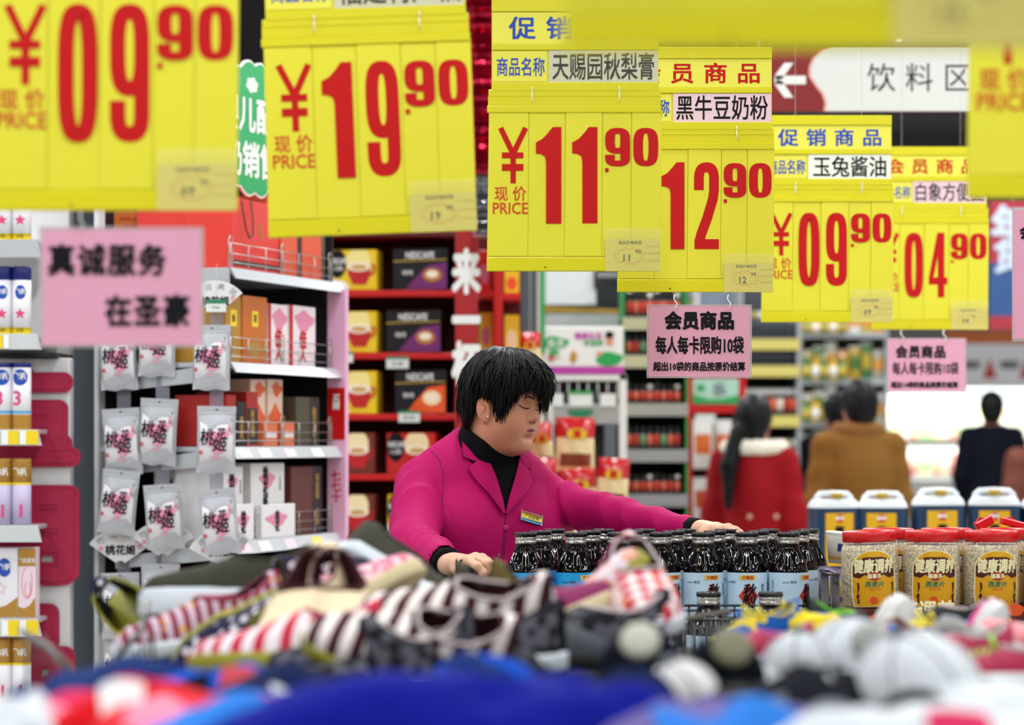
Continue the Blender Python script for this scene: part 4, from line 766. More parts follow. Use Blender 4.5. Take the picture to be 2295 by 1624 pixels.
# generic small stock, one mesh each, placed as separate things
STOCK = {}
def stock(kind, w_, h, cols):
    key = (kind, round(w_, 4), round(h, 4))+tuple(c.name for c in cols)
    if key in STOCK: return STOCK[key]
    m = MB(); r = w_/2
    if kind == 'jar': m.lathe([(r*.8, 0), (r*.95, h*.04), (r*.95, h*.2), (r*.97, h*.2), (r*.97, h*.62), (r*.9, h*.64), (r*.75, h*.76), (r*.75, h*.8), (r*.82, h*.8), (r*.82, h*.98), (r*.75, h)], 14, mis=[0, 0, 1, 1, 1, 0, 0, 2, 2, 2])
    elif kind == 'bottle': m.lathe([(r*.9, 0), (r, h*.03), (r, h*.15), (r*1.01, h*.15), (r*1.01, h*.5), (r, h*.5), (r*.85, h*.62), (r*.35, h*.78), (r*.3, h*.88), (r*.36, h*.88), (r*.36, h)], 14, mis=[0, 0, 1, 1, 1, 0, 0, 0, 2, 2])
    elif kind == 'bag': m.grid(lambda u, v: ((u-.5)*w_, -.02*math.sin(PI*v)*(1-abs(2*u-1)**3), h*v), 7, 7); m.grid(lambda u, v: ((u-.5)*w_*.8, -.021*math.sin(PI*(.3+.4*v))*(1-abs((u-.5)*1.6)**3)-.001, h*(.3+.4*v)), 7, 4, 1); m.box(-w_*.5, w_*.5, -.002, .002, h*.93, h, 2)
    else: m.box(-r, r, 0, w_*.6, 0, h, 0, b=.002); m.box(-r*.85, r*.85, -.001, -.0002, h*.25, h*.6, 1); m.box(-r*.95, r*.95, -.001, -.0002, h*.78, h*.95, 2)
    STOCK[key] = m.mesh(kind, list(cols)); return STOCK[key]
CW = {'jar_redlabel': 'red', 'jar_orangelabel': 'orange', 'jar_greenlabel': 'green', 'label_bone': 'bone', 'lip_yellow': 'yellow', 'paint_white': 'white', 'print_green': 'green', 'jar_glassy': 'no'}
def shelf_row(D, xa, xb, yt, yb, n, kind, cols, name, cat, label, grp, dy=.03, fill=.92, jit=.0, rows_=1):
    """n items between pixel columns xa and xb standing on the shelf whose top is pixel row yb"""
    k = D/F; st = (xb-xa)/n
    for r_ in range(rows_):
        for i in range(n):
            me = stock(kind, st*k*fill, (yb-yt)*k*(1+jit*((i*7) % 3-1)), cols[i % len(cols)])
            o = link(name, me, None, P(xa+st*(i+.5), yb, D)+Vector((0, dy+st*k*(.5+r_), .0005))); cw = CW.get(cols[i % len(cols)][1].name); lb = label.replace('%c', cw or 'plain')+(', %s from left' % ordw(i)).replace('from left', 'from left'); tag(o, lb, cat, grp)
def plain_shelf(name, label, D, xa, xb, boards, m_board, m_back, depth=.4, side=None, top=560, lip=26, m_lip=None):
    k, X, Z = PX(D); t = thing(name, label, 'shelf unit', (X((xa+xb)/2), D, 0)); ox = X((xa+xb)/2)
    for yb in boards:
        MB().box(X(xa)-ox, X(xb)-ox, 0, depth, Z(yb)-.02, Z(yb), b=.002).build('shelf_board', m_board, t); MB().box(X(xa)-ox, X(xb)-ox, -.012, -.003, Z(yb+lip), Z(yb)+.002).build('shelf_lip', m_lip or m_board, t)
    MB().box(X(xa)-ox, X(xb)-ox, depth, depth+.03, 0, Z(top)).build('back_panel', m_back, t)
    for xs_ in ((xa, xa+5), (xb-5, xb)): MB().box(X(xs_[0])-ox, X(xs_[1])-ox, 0, depth, 0, Z(top)).build('side_board', side or m_board, t)
    return t
LIP = mat('lip_chrome', '#c4c6c8', .15, metal=.7); D = 11.2
g_ = mat('jar_dark', '#1a1214', .1, spec=.9); g_r = mat('jar_redlabel', '#c03a2c', .4); g_o = mat('jar_orangelabel', '#d8684a', .4); g_k = mat('jar_lid_black', '#1a1a1c', .3); g_g = mat('jar_greenlabel', '#5c9a6a', .4); g_w = mat('label_bone', '#e2ded2', .5)
plain_shelf('sauce_shelf', 'metal sauce shelving with chrome price lips and green side edge', 11.2, 1395, 1542, (712, 797, 905, 1008, 1108, 1212), GR, DKB, lip=27, m_lip=LIP, side=mat('side_green', '#1c7a3c', .5), top=600)
for j, (yt, yb) in enumerate(((655, 712), (748, 797), (862, 905), (955, 1008), (1064, 1108), (1165, 1212))):
    rn_ = ordw(j); cs = [(g_, g_r, g_k), (g_, g_o, g_k), (g_, g_r, g_k), (g_, g_o, g_w)] if j % 2 == 0 else [(g_, g_o, g_k), (g_, g_r, g_k), (g_, g_g, g_k)]
    shelf_row(11.2, 1403, 1528, yt, yb, 8, 'jar', cs, 'sauce_jar', 'jar', 'dark sauce jar with %%c label, %s sauce shelf' % rn_, 'sauce jars on the %s shelf' % rn_)
    shelf_row(11.45, 1403, 1528, yt-4, yb, 8, 'jar', cs[::-1], 'sauce_jar', 'jar', 'dark sauce jar behind the front jars, %s sauce shelf' % rn_, 'rear sauce jars, %s shelf' % rn_)
k, X, Z = PX(11.17)
for a, b in ((1480, 1490), (1475, 1488)): pass
# red framed stand with hanging packs
D = 12.6; k, X, Z = PX(D); ox = X(1605); x = lambda p: X(p)-ox; z = Z
t = thing('red_frame_stand', 'red framed stand with a green and white topped box and hanging packs', 'display stand', (ox, D, 0))
for a, b in ((1541, 1552), (1656, 1672)): MB().box(x(a), x(b), 0, .3, 0, z(840), b=.003).build('post', R_red, t)
MB().box(x(1541), x(1672), -.002, .3, z(926), z(906), b=.003).build('shelf_board', R_red, t); MB().box(x(1552), x(1656), .3, .32, 0, z(926)).build('back_panel', DKB, t); MB().box(x(1541), x(1672), 0, .3, z(846), z(836)).build('shelf_board', R_red, t)
o = thing('carton', 'white and green landscape-print carton on the red frame', 'carton', (ox, D-.01, z(905))); MB().box(x(1553), x(1655), 0, .2, 0, 56*k, b=.002).build('carton_body', mat('print_mint', '#a8cdb8', .5), o); MB().prism([(x(1553), .003), (x(1655), .003), (x(1655), 20*k), (x(1620), 12*k), (x(1590), 10*k), (x(1553), 22*k)], -.002, -.0005).build('green_hill_print', G1, o); text('乐', 28*k, M_slate, o, (x(1612), -.003, 32*k), .04); text('绿', 16*k, G1, o, (x(1570), -.003, 36*k), .04)
M_pk2 = [(mat('pack_white', '#d9d9d2', .4), mat('pack_orange', '#cf6a30', .4), W1), (mat('pack_white', '#d9d9d2', .4), mat('pack_carrot', '#c0542a', .4), W1)]
for i, (xa, ya, yb) in enumerate(((1552, 940, 1050), (1552, 1070, 1166))):
    me = stock('bag', 44*k, (yb-ya)*k, M_pk2[i]); tag(link('seed_pack', me, None, P(xa+23, yb, D-.04)), 'white pack with orange picture, %s on the red frame' % ('upper' if i == 0 else 'lower'), 'pack', 'packs on the red frame')
    me = stock('bag', 40*k, (yb-ya)*k, M_pk2[i]); tag(link('seed_pack', me, None, P(xa+68, yb, D-.0)), 'white pack with orange picture behind the ponytail, %s' % ('upper' if i == 0 else 'lower'), 'pack', 'packs on the red frame')
tag(solid('price_card', mat('card_white', '#d9e0dc', .4), X(1558), X(1602), D-.03, D-.02, Z(950), Z(928)), 'pale price card under the red frame board', 'price card')
# glass jar shelves farther down
D = 14.6; yl = mat('lip_yellow', '#b9ad5c', .4); gl = mat('jar_glassy', '#39404a', .05, spec=1., metal=.2); gy = mat('jar_amber', '#4a3a18', .1, spec=.9)
plain_shelf('jar_shelf', 'long shelving of dark glass jars with pale yellow price lips', D, 1660, 1792, (760, 820, 932, 1060, 1180), GR, mat('back_grey', '#3a3c44', .6), lip=24, m_lip=yl, top=640)
for j, (yt, yb, cs) in enumerate(((700, 760, [(gl, gl, g_w), (gl, gl, yl)]), (775, 820, [(gl, gl, gl)]), (872, 932, [(g_, g_r, W1), (g_, g_o, W1), (g_, g_w, W1)]), (985, 1060, [(gy, yl, yl), (gy, G1, W1)]), (1110, 1180, [(gy, yl, yl)]))):
    lb = ('pale-capped', 'dark glass', 'red and pink labelled', 'amber', 'amber lower')[j]
    for q in range(2): shelf_row(D+.12*q, 1668, 1788, yt-3*q, yb, 8, 'jar', cs, 'glass_jar', 'jar', '%s jar, %s row on the yellow-lipped shelves' % (lb, ('front', 'rear')[q]), '%s jars %d' % (lb, q))
# receding aisle beyond
D = 17.; yp = mat('pack_lemon', '#b89f30', .4); gp = mat('pack_leaf', '#3f6f38', .4); op = mat('pack_tangerine', '#d89030', .4); pp_ = mat('pack_ivory', '#a8a794', .4)
plain_shelf('aisle_shelf', 'grey gondola of green and yellow packets beyond the tan coat', D, 1792, 1990, (745, 850, 945, 1040, 1140), GR, mat('back_olive', '#77785f', .6), lip=12, top=600)
for j, (yt, yb) in enumerate(((690, 745), (775, 850), (870, 945), (965, 1040), (1065, 1140))):
    shelf_row(D, 1798, 1985, yt, yb, 7, 'bag' if j % 2 else 'box', [(yp, gp, W1), (gp, yp, W1), (pp_, op, W1), (op, yp, pp_)] if j else [(op, yp, W1), (W1, op, op), (yp, op, W1)], 'grocery_pack', 'pack', 'green, yellow or orange packet on the %s far shelf' % ordw(j), 'packets on the %s far shelf' % ordw(j), jit=.12)
    shelf_row(D-.1, 1800, 1900, yt+18, yb, 5, 'bottle', [(gp, yp, W1), (mat('oil_amber', '#c9a23a', .1, spec=.9), W1, yp)], 'oil_bottle', 'bottle', 'small bottle in front of the packets, %s far shelf' % ordw(j), 'bottles on the %s far shelf' % ordw(j))
D = 19.; plain_shelf('white_gondola', 'white gondola end behind the red-coated shopper and tan coat', D, 1560, 1700, (700, 790), W1, mat('back_bluegrey', '#8d98a8', .6), lip=14, top=560)
shelf_row(D, 1566, 1694, 745, 790, 8, 'box', [(M_navy, W1, W1), (DKB, W1, W1)], 'dark_carton', 'carton', 'dark blue or black carton high on the white gondola', 'dark cartons')
# produce freezer along the back
D = 24.; k, X, Z = PX(D); ox = X(2120); x = lambda p: X(p)-ox; z = Z
t = thing('chiller_cabinet', 'long brightly lit open chiller cabinet on the far side of the shop', 'chiller', (ox, D, 0)); x0, x1 = x(1900), x(2420)
MB().box(x0, x1, -.1, 1.0, z(868), z(770), b=.01).build('canopy', mat('canopy_white', '#e6e6ea', .5), t); MB().box(x0, x1, .55, .6, 0, z(868)).build('back_panel', mat('chiller_inside', '#f4f4ee', .4), t)
MB().box(x0, x1, .0, .55, z(1130), z(1072), b=.01).build('lower_front', mat('chiller_inside', '#f4f4ee', .4), t); MB().box(x0, x1, 0, .6, 0, z(1130)).build('plinth', GR, t)
MB().box(x0, x1, .05, .55, z(992), z(984)).build('shelf_board', W1, t); MB().box(x0, x1, .04, .05, z(996), z(984)).build('black_lip', DKB, t); MB().box(x0, x1, .05, .55, z(1072), z(1064)).build('shelf_board', W1, t)
MB().tube([(x0, -.02, z(884)), (x1, -.02, z(884))], .055, 8).build('tube_lamp', mat('chiller_glow', '#f4fbff', .4, emit=1.6), t)
for q in range(2): strip_light(X(2120), D+.1, Z(895+q*105), X(2420)-X(1900), .1, (22, 12)[q], tilt=.5)  # unseen area lamps added inside the chiller to light its tiers
cp = [mat('ch_rose', '#e8a89a', .4), mat('ch_mint', '#b8dca0', .4), mat('ch_lemon', '#e8e4a8', .4), mat('ch_ivory', '#efece0', .4), mat('ch_leaf', '#4f9a50', .4), mat('ch_tomato', '#c85a50', .4)]
for j, (yt, yb) in enumerate(((908, 945), (945, 984), (1012, 1064))):
    if j == 0: MB().box(x0, x1, .3, .55, z(949), z(945)).build('shelf_board', W1, t)
    shelf_row(D+(.3 if j == 0 else .1), 1985, 2310, yt, yb, 18, 'box' if j < 2 else 'jar', [(cp[(3*i+j) % 6 if j == 2 else (i+j) % 4], cp[(i+1) % 4], cp[3]) for i in range(5)], 'chilled_pack', 'pack', 'pale carton or tub in the lit chiller, %s tier' % ordw(j), 'chilled packs, %s tier' % ordw(j), jit=.1)
# decorated band and posters over the chiller
D = 23.; k, X, Z = PX(D); ox = X(2240)
t = thing('decorated_fascia', 'white fascia board with dark leaves and a red triangle over the chiller', 'fascia', (ox, D, Z(862)))
MB().box(-120*k, 140*k, 0, .05, 0, 92*k).build('board', mat('canopy_white', '#e6e6ea', .5), t); MB().box(-120*k, 140*k, 0, .05, 92*k, 120*k).build('orange_band', mat('band_orange', '#c8641c', .5), t)
for cx_ in (-65, 22, 95): MB().prism([(cx_*k+22*k*math.cos(a), 45*k+13*k*math.sin(a)*(1+.3*math.cos(2*a))) for a in np.linspace(0, 6.28, 15)[:-1]], -.01, -.001).build('leaf_print', mat('print_leafgrey', '#6a6a72', .5), t)
for cx_ in (-22, 60): MB().prism([((cx_-16)*k, 14*k), ((cx_+16)*k, 14*k), (cx_*k, 60*k)], -.012, -.001).build('triangle_print', mat('print_brick', '#b8443a', .5), t)
D = 14.5; k, X, Z = PX(D); t = thing('banner_poster', 'tall red and blue poster with white characters hanging near the frame edge', 'poster', (X(2270), D, Z(738)))
MB().box(-52*k, 50*k, 0, .01, 0, 150*k).build('blue_field', mat('poster_blue', '#24487c', .5, vary=.3, vs=8), t); MB().box(-52*k, 50*k, 0, .01, 150*k, 290*k).build('red_field', mat('poster_red', '#9a2430', .5, vary=.15, vs=6), t); MB().box(-52*k, 50*k, -.001, .0, 0, 30*k).build('red_foot', mat('poster_red', '#9a2430', .5), t)
text('年', 80*k, mat('poster_white', '#b8c4d4', .5), t, (-5*k, -.004, 235*k), .05); text('货', 70*k, mat('poster_white', '#b8c4d4', .5), t, (-5*k, -.004, 165*k), .05); MB().tube([(0, 0, 290*k), (0, 0, 4.24-Z(738))], .003, 4).build('hanging_line', M_line, t)
D = 20.; k, X, Z = PX(D); t = thing('fruit_banner', 'row of orange and yellow produce boards above the far shelves', 'banner', (X(1880), D, Z(768)))
for i in range(4): MB().box((-110+55*i)*k, (-62+55*i)*k, 0, .02, 0, 42*k, b=.004).build('board', (op, yp, W1, op)[i], t)
MB().tube([(-100*k, .01, 42*k), (-100*k, .01, 4.24-Z(768))], .004, 4).build('hanging_line', M_line, t)
MB().tube([(95*k, .01, 42*k), (95*k, .01, 4.24-Z(768))], .004, 4).build('hanging_line', M_line, t)
# plain shelving run that closes the view between the near units
plain_shelf('rear_shelving', 'grey rear shelving run seen between the near units', 22., 1330, 1960, (700, 790, 880, 970, 1060), GR, mat('back_dusk', '#5a5a62', .7), lip=8, top=640)
for j, yb in enumerate((700, 790, 880, 970, 1060)): shelf_row(22., 1380, 1950, yb-62, yb, 22, 'box', [(K_red2, W1, yp), (W1, K_red2, M_navy), (M_navy, yp, W1), (op, W1, W1)], 'rear_carton', 'carton', 'mixed red, white or navy carton on the %s rear shelf' % ordw(j), 'cartons on the %s rear shelf' % ordw(j), jit=.15)
# ================================================================= syrup bottles in the black wire rack
B_gl = mat('bottle_dark', '#070305', .05, spec=.45); B_cap = mat('cap_black', '#151419', .25, spec=.8); B_neck = mat('neck_glass', '#b8b4b0', .08, metal=.75, bump=.8, bs=120)
L_b1 = mat('label_azure', '#1f9fe0', .4, vary=.05, vs=20); L_b2 = mat('label_frost', '#bcd6ea', .4, vary=.16, vs=30); L_red = mat('label_diamond', '#c23a2c', .5); L_tag = mat('label_tag', '#d8b94c', .45); L_tx = mat('label_ink', '#1a2340', .5); L_hut = mat('label_hutbrown', '#5a4a3a', .5)
def bottle(variant):
    t = thing('syrup_bottle', '', 'bottle'); u = 1/1111.; H_ = .185
    prof = [(0, 41), (.004, 44), (.012, 45.5), (.1, 45.5), (.112, 44), (.125, 40), (.14, 32), (.15, 26.5), (.158, 24), (.17, 22.5)]
    def fn(a_, v):
        i = v*(len(prof)-1); j = min(int(i), len(prof)-2); f = i-j; r = (prof[j][1]*(1-f)+prof[j+1][1]*f)*u; z = prof[j][0]*(1-f)+prof[j+1][0]*f
        fl = .035*max(0, 1-abs(z-.132)/.02)*math.cos(13*a_*2*PI) + .012*max(0, 1-abs(z-.15)/.02)*math.cos(26*a_*2*PI)
        return (r*(1+fl)*math.cos(2*PI*a_), r*(1+fl)*math.sin(2*PI*a_), z)
    MB().grid(fn, 78, 37, closeu=True).build('glass_body', B_gl, t)
    MB().lathe([(22*u, .164), (24.5*u, .1665), (24.5*u, .170), (22.5*u, .1725), (24.6*u, .176), (23.5*u, .180)], 24).build('neck_ring', B_neck, t)
    cp = MB(); n = 48; pr = [(23*u, .1795), (25.5*u, .1800), (25.5*u, .1865), (24.5*u, .188)]
    cp.grid(lambda a_, v: (lambda r, z: (r*(1+.012*math.cos(24*2*PI*a_))*math.cos(2*PI*a_), r*(1+.012*math.cos(24*2*PI*a_))*math.sin(2*PI*a_), z))(*pr[min(3, int(round(v*3)))]), n, 4, closeu=True)
    cp.lathe([(24.5*u, .188), (0.002, .1882)], 24); cp.build('cap', B_cap, t)
    r = 46.2*u; MB().lathe([(r, .008), (r, .1085)], 40, cap=False).build('label_band', (L_b1, L_b2)[variant], t)
    r2 = 46.6*u
    for an in (0., PI):
        curved([(0, .088), (.021, .062), (0, .036), (-.021, .062)], r2, an).build('red_diamond', L_red, t)
        btext('秋', .024, M_blk, t, r2+.0003, .074, an+.05, .03, shear=.15); btext('梨', .026, M_blk, t, r2+.0003, .05, an, .03, shear=.15); btext('膏', .022, M_blk, t, r2+.0003, .026, an+.05, .03, shear=.15)
        curved([(-.016, .094), (.016, .094), (.016, .104), (-.016, .104)], r2, an-.05).build('yellow_tag', L_tag, t); btext('天赐园', .007, M_red, t, r2+.0004, .099, an-.05, .02)
        btext('秋梨膏', .008, L_tx, t, r2, .075, an+.75, .0, vertical=True); btext('营养成分表', .005, L_tx, t, r2, .08, an+1.25, .0, vertical=True); btext('净含量', .005, L_tx, t, r2, .045, an+1.0, .0, vertical=True)
        if variant == 0: curved([(-.03, .052), (.0, .058), (.03, .052), (.026, .049), (-.026, .049)], r2, an-.95).build('hut_print', L_hut, t)
    btext('www 秋梨', .006, L_tx, t, r2, .09, -1., .0)
    return t
pr = [bottle(0), bottle(1)]; used_ = [0, 0]
cols = [1178, 1291, 1386, 1481, 1576, 1674, 1767]; names = ['front', 'second', 'third']
bz = P(0, 1402, 5.38).z
for c, px in enumerate(cols):
    for r_ in range(3):
        d = 5.38+.098*r_; vx = P(px, 0, 5.38).x+.031*r_; v = 0 if c < 3 else 1
        turn = {0: .6, 1: .62, 2: -.55, 3: .75, 4: .42, 5: .0, 6: .95}[c]+(0, .8, -.5)[r_]
        lb = 'dark syrup bottle with %s label, %s row, %s from the hand on the rack' % (('azure', 'frosty blue')[v], names[r_], ordw(c))
        if not used_[v]: o = pr[v]; used_[v] = 1; o['label'] = lb; o['group'] = 'syrup bottles in the rack'; o.location = (vx, d, bz); o.rotation_euler = (0, 0, turn)
        else: dup(pr[v], (vx, d, bz), turn, lb, 'syrup bottles in the rack')
for i, px in enumerate((1588, 1727)):
    dup(pr[1], P(px, 0, 5.0)*1+Vector((0, 0, 0)), 1.4 if i == 0 else 2.1, 'dark syrup bottle standing lower in the front rack, %s' % ('near the tilted wire' if i == 0 else 'near the yellow and blue shoe'), 'lower syrup bottles').location.z = P(0, 1326, 5.0).z-.188
M_wire = mat('wire_black', '#0d0d10', .25, spec=.8)
def wire_rack(name, label, x0, x1, y0, y1, z0, z1, step=.024, loops=0., r=.0022, floor=True):
    t = thing(name, label, 'wire rack', ((x0+x1)/2, y0, z0)); w2 = (x1-x0)/2; dy = y1-y0; h = z1-z0
    for nm, pts in (('rim_wire', [(-w2, 0, h), (w2, 0, h), (w2, dy, h), (-w2, dy, h)]), ('middle_wire', [(-w2, 0, h*.5), (w2, 0, h*.5), (w2, dy, h*.5), (-w2, dy, h*.5)]), ('base_wire', [(-w2, 0, 0), (w2, 0, 0), (w2, dy, 0), (-w2, dy, 0)])):
        MB().tube(pts, r*1.2, 6, closed=True).build(nm, M_wire, t)
    def up(m, x, y, ax):
        if loops:
            p = [(x, y, 0), (x, y, h+loops-.006)]; q = step*.42
            L = [(x, y, 0), (x, y, h+loops-.006)]+[(x+(q/2-q/2*math.cos(a) if ax == 0 else 0), y+(q/2-q/2*math.cos(a) if ax else 0), h+loops-.006+.006*math.sin(a)) for a in (.6, 1.2, 1.9, 2.5, PI)]+[(x+(q if ax == 0 else 0), y+(q if ax else 0), 0)]
            m.tube(L, r, 5)
        else: m.tube([(x, y, 0), (x, y, h)], r, 5)
    n = int(2*w2/step)
    for i in range(n):
        m = MB(); up(m, -w2+step*(i+.3), 0, 0); m.build('upright_wire', M_wire, t)
    for sx in (-w2, w2):
        for i in range(int(dy/step)): m = MB(); up(m, sx, step*(i+.3), 1); m.build('upright_wire', M_wire, t)
    if floor:
        for i in range(int(dy/.05)+1): MB().tube([(-w2, .05*i, 0), (w2, .05*i, 0)], r, 4).build('base_wire', M_wire, t)
    return t
wire_rack('wire_rack', 'black wire rack with looped uprights holding the syrup bottles', P(1128, 0, 5.3).x, P(1868, 0, 5.3).x, 5.315, 5.74, bz-.004, bz+.045, .03)
wire_rack('looped_rack', 'black wire rack with looped uprights under the worker\'s hand', P(1022, 0, 5.36).x, P(1150, 0, 5.36).x-.03, 5.4, 5.7, bz, P(0, 1292, 5.4).z, .0235, loops=.034)
wire_rack('wire_basket', 'black wire basket with lower bottles behind the yellow and blue shoe', P(1395, 0, 4.9).x, P(1860, 0, 4.9).x, 4.9, 5.16, P(0, 1326, 5.0).z-.192, P(0, 1388, 4.9).z, .021)
wire_rack('side_rack', 'tall black wire rack side between the syrup bottles and the oat jars', P(1852, 0, 5.2).x, P(1876, 0, 5.2).x, 5.17, 5.305, .95, P(0, 1285, 5.2).z, .02)
for i, (z_, y0, y1, x0, x1, lb) in enumerate(((bz-.006, 5.31, 5.75, -.32, .715, 'dark counter plinth carrying the bottle rack'), (P(0, 1326, 5.0).z-.194, 4.88, 5.18, -.32, .62, 'lower dark plinth in front of the bottle rack'))):
    o = solid('display_plinth', mat('plinth_dark', '#1d1d22', .6), x0, x1, y0, y1, 0, z_, b=.004); tag(o, lb, 'plinth')
# ================================================================= oat jars
O_red = mat('lid_red', '#cc1218', .3, spec=.6); O_lab = mat('label_amber', '#d9a010', .4, vary=.06, vs=25); O_brn = mat('label_maroon', '#4c1710', .45); O_cr = mat('label_cream', '#f2e9b8', .45); O_pet = mat('jar_clear', '#f0f0ee', .04, alpha=.16, spec=1.); O_teal = mat('label_teal', '#1f7a5a', .5); O_tom = mat('label_tomato', '#d8501c', .4)
m = bpy.data.materials.new('oats'); m.use_nodes = True; nt = m.node_tree; bs = nt.nodes['Principled BSDF']; bs.inputs['Roughness'].default_value = .8
tc = nt.nodes.new('ShaderNodeTexCoord'); vo = nt.nodes.new('ShaderNodeTexVoronoi'); vo.inputs['Scale'].default_value = 380; cr = nt.nodes.new('ShaderNodeValToRGB'); cr.color_ramp.elements[0].color = lin('#7c6238'); cr.color_ramp.elements[1].color = lin('#efe0b4')
sp = nt.nodes.new('ShaderNodeSeparateColor'); nt.links.new(tc.outputs['Object'], vo.inputs['Vector']); nt.links.new(vo.outputs['Color'], sp.inputs[0]); nt.links.new(sp.outputs[0], cr.inputs[0]); nt.links.new(cr.outputs[0], bs.inputs['Base Color'])
bp = nt.nodes.new('ShaderNodeBump'); bp.inputs['Distance'].default_value = .004; nt.links.new(sp.outputs[1], bp.inputs['Height']); nt.links.new(bp.outputs[0], bs.inputs['Normal']); M_oats = m
def oat_jar():
    t = thing('oat_jar', '', 'jar'); R = .0575; sq = 1.0
    pf = [(R*.93, 0), (R, .006), (R, .1), (R*.985, .112), (R*.93, .122), (R*.86, .128)]
    MB().lathe(pf+[(R*.84, .132), (R*.84, .136)], 36).build('clear_shell', O_pet, t); MB().lathe([(r*.97, z+.001) for r, z in pf[:5]], 32).build('oats', M_oats, t)
    n = 60; pl = [(.87, .1285), (.905, .130), (.905, .1475), (.87, .1505), (.02, .152)]
    MB().grid(lambda a_, v: (lambda r, z: (R*r*(1+.012*math.cos(30*2*PI*a_)*(z < .148))*math.cos(2*PI*a_), R*r*(1+.012*math.cos(30*2*PI*a_)*(z < .148))*math.sin(2*PI*a_), z))(*pl[int(round(v*4))]), n, 5, closeu=True).build('lid', O_red, t)
    r = R*1.012; ar = [(-.042, .004), (.042, .004), (.046, .03), (.045, .07)]+[(.044*math.cos(a), .078+.034*math.sin(a)) for a in np.linspace(.15, PI-.15, 14)]+[(-.045, .07), (-.046, .03)]
    curved([(p[0]*1.06, p[1]+(.001 if p[1] > .05 else -.001)) for p in ar], r-.0002).build('label_edge', O_cr, t); curved(ar, r).build('label', O_lab, t)
    curved([(-.0445, .062), (-.03, .059), (-.018, .066), (-.008, .056), (.008, .056), (.018, .066), (.03, .059), (.0445, .062), (.044, .084), (.036, .094), (.018, .100), (-.018, .100), (-.036, .094), (-.044, .084)], r+.0004).build('maroon_field', O_brn, t)
    curved([(.014*math.cos(a), .106+.006*math.sin(a)) for a in np.linspace(0, 6.28, 14)[:-1]], r+.0006).build('tomato_print', mat('label_honey', '#e0a820', .4), t)
    curved([(.0135*math.cos(a)*(1+.05*math.sin(8*a)), .063+.0085*math.sin(a)) for a in np.linspace(0, 6.28, 22)[:-1]], r+.0008).build('red_badge', mat('label_badge', '#b01c1c', .4), t)
    btext('健康调养', .026, O_cr, t, r+.0010, .083, 0, .035, fit=.082, shear=.12); btext('福事多', .009, O_cr, t, r+.0012, .063, 0, .03); btext('燕麦片', .012, O_teal, t, r+.0006, .047, .0, .02, shear=.12); btext('纯燕麦 即食', .004, O_tom, t, r+.0006, .037, 0, 0.)
    curved([(-.003+.0075*math.cos(a), .016+.0075*math.sin(a)) for a in np.linspace(0, 6.28, 16)[:-1]], r+.0006).build('tomato_print', O_tom, t); btext('〃〃〃〃', .012, O_tom, t, r+.0006, .012, .4, 0.)
    for sg in (-1, 1): curved([(sg*.036+.0028*math.sin(i*1.7)+(.003 if i > 5 else 0), .01+.0045*i if i < 10 else .01+.0045*(19-i)) for i in range(20)], r+.0005).build('leaf_border', O_brn, t)
    return t
oj = oat_jar(); jz = P(0, 1357, 5.32).z; n_ = 0
for i, px in enumerate((1950, 2084, 2217, 2352)):
    for r_ in range(2):
        lb = 'oat jar with red lid and amber label, %s, %s from the rack side' % (('front row', 'rear row')[r_], ordw(i)); d = 5.30+.135*r_; x = P(px, 0, 5.32).x+.052*r_
        if n_ == 0: o = oj; o['label'] = lb; o['group'] = 'oat jars'; o.location = (x, d, jz)
        else: o = dup(oj, (x, d, jz), None, lb, 'oat jars')
        o.rotation_euler = (0, -.035 if i == 0 and r_ == 0 else .0, random.uniform(-.05, .05)+.02*i); n_ += 1
D = 5.2; k = D/F; xa, xb = P(1881, 0, D).x, P(2460, 0, D).x; T_ = thing('display_tray', 'printed maroon cardboard tray with food pictures holding the oat jars', 'display tray', ((xa+xb)/2, D, jz-.0015)); w2 = (xb-xa)/2
MB().box(-w2, w2, .004, .33, -.01, 0).build('tray_base', K_brn, T_); MB().box(-w2, w2, 0, .004, -.13, .003).build('front_board', mat('tray_maroon', '#541a12', .45, vary=.2, vs=14), T_); MB().box(-w2, w2, .326, .33, -.1, .003).build('rear_board', K_brn, T_)
z = lambda py: P(0, py, D).z-(jz-.0015); x = lambda px: P(px, 0, D).x-(xa+xb)/2
for (cx_, cy_, rx, ry, m_) in ((1890, 1398, 14, 22, O_tom), (1900, 1372, 12, 10, mat('tray_leaf', '#a84a1c', .5)), (1925, 1412, 26, 9, mat('label_honey', '#e0a820', .4)), (1962, 1386, 18, 13, DKB), (1962, 1384, 14, 8, O_tom), (2040, 1382, 30, 12, O_brn), (2150, 1380, 22, 12, DKB), (2150, 1378, 17, 8, O_tom), (2190, 1372, 22, 14, O_tom), (2180, 1368, 10, 9, O_brn), (2225, 1362, 14, 10, mat('tray_leaf', '#a84a1c', .5)), (2275, 1366, 20, 14, O_tom), (2105, 1392, 26, 10, mat('tray_green', '#54701c', .5)), (2010, 1404, 24, 8, mat('tray_green', '#54701c', .5)), (1985, 1360, 12, 6, O_tom), (2245, 1390, 22, 14, mat('label_honey', '#e0a820', .4))):
    MB().prism([(x(cx_)+rx*k*math.cos(a)*(1+.12*math.sin(5*a+cx_)), z(cy_)+ry*k*math.sin(a)) for a in np.linspace(0, 6.28, 19)[:-1]], -.0012-.0002*(cy_ % 3), -.0001).build('food_print', m_, T_)
text('健康调养', 44*k, O_cr, T_, (x(2055), -.0022, z(1368)), .03, fit=165*k, shear=.15); text('福事多', 16*k, O_cr, T_, (x(2068), -.0024, z(1384)), .03)
tag(solid('counter_block', mat('plinth_dark', '#1d1d22', .6), xa+.085, xb, 5.22, 5.56, 0, jz-.0125), 'dark block under the oat jar tray', 'plinth')
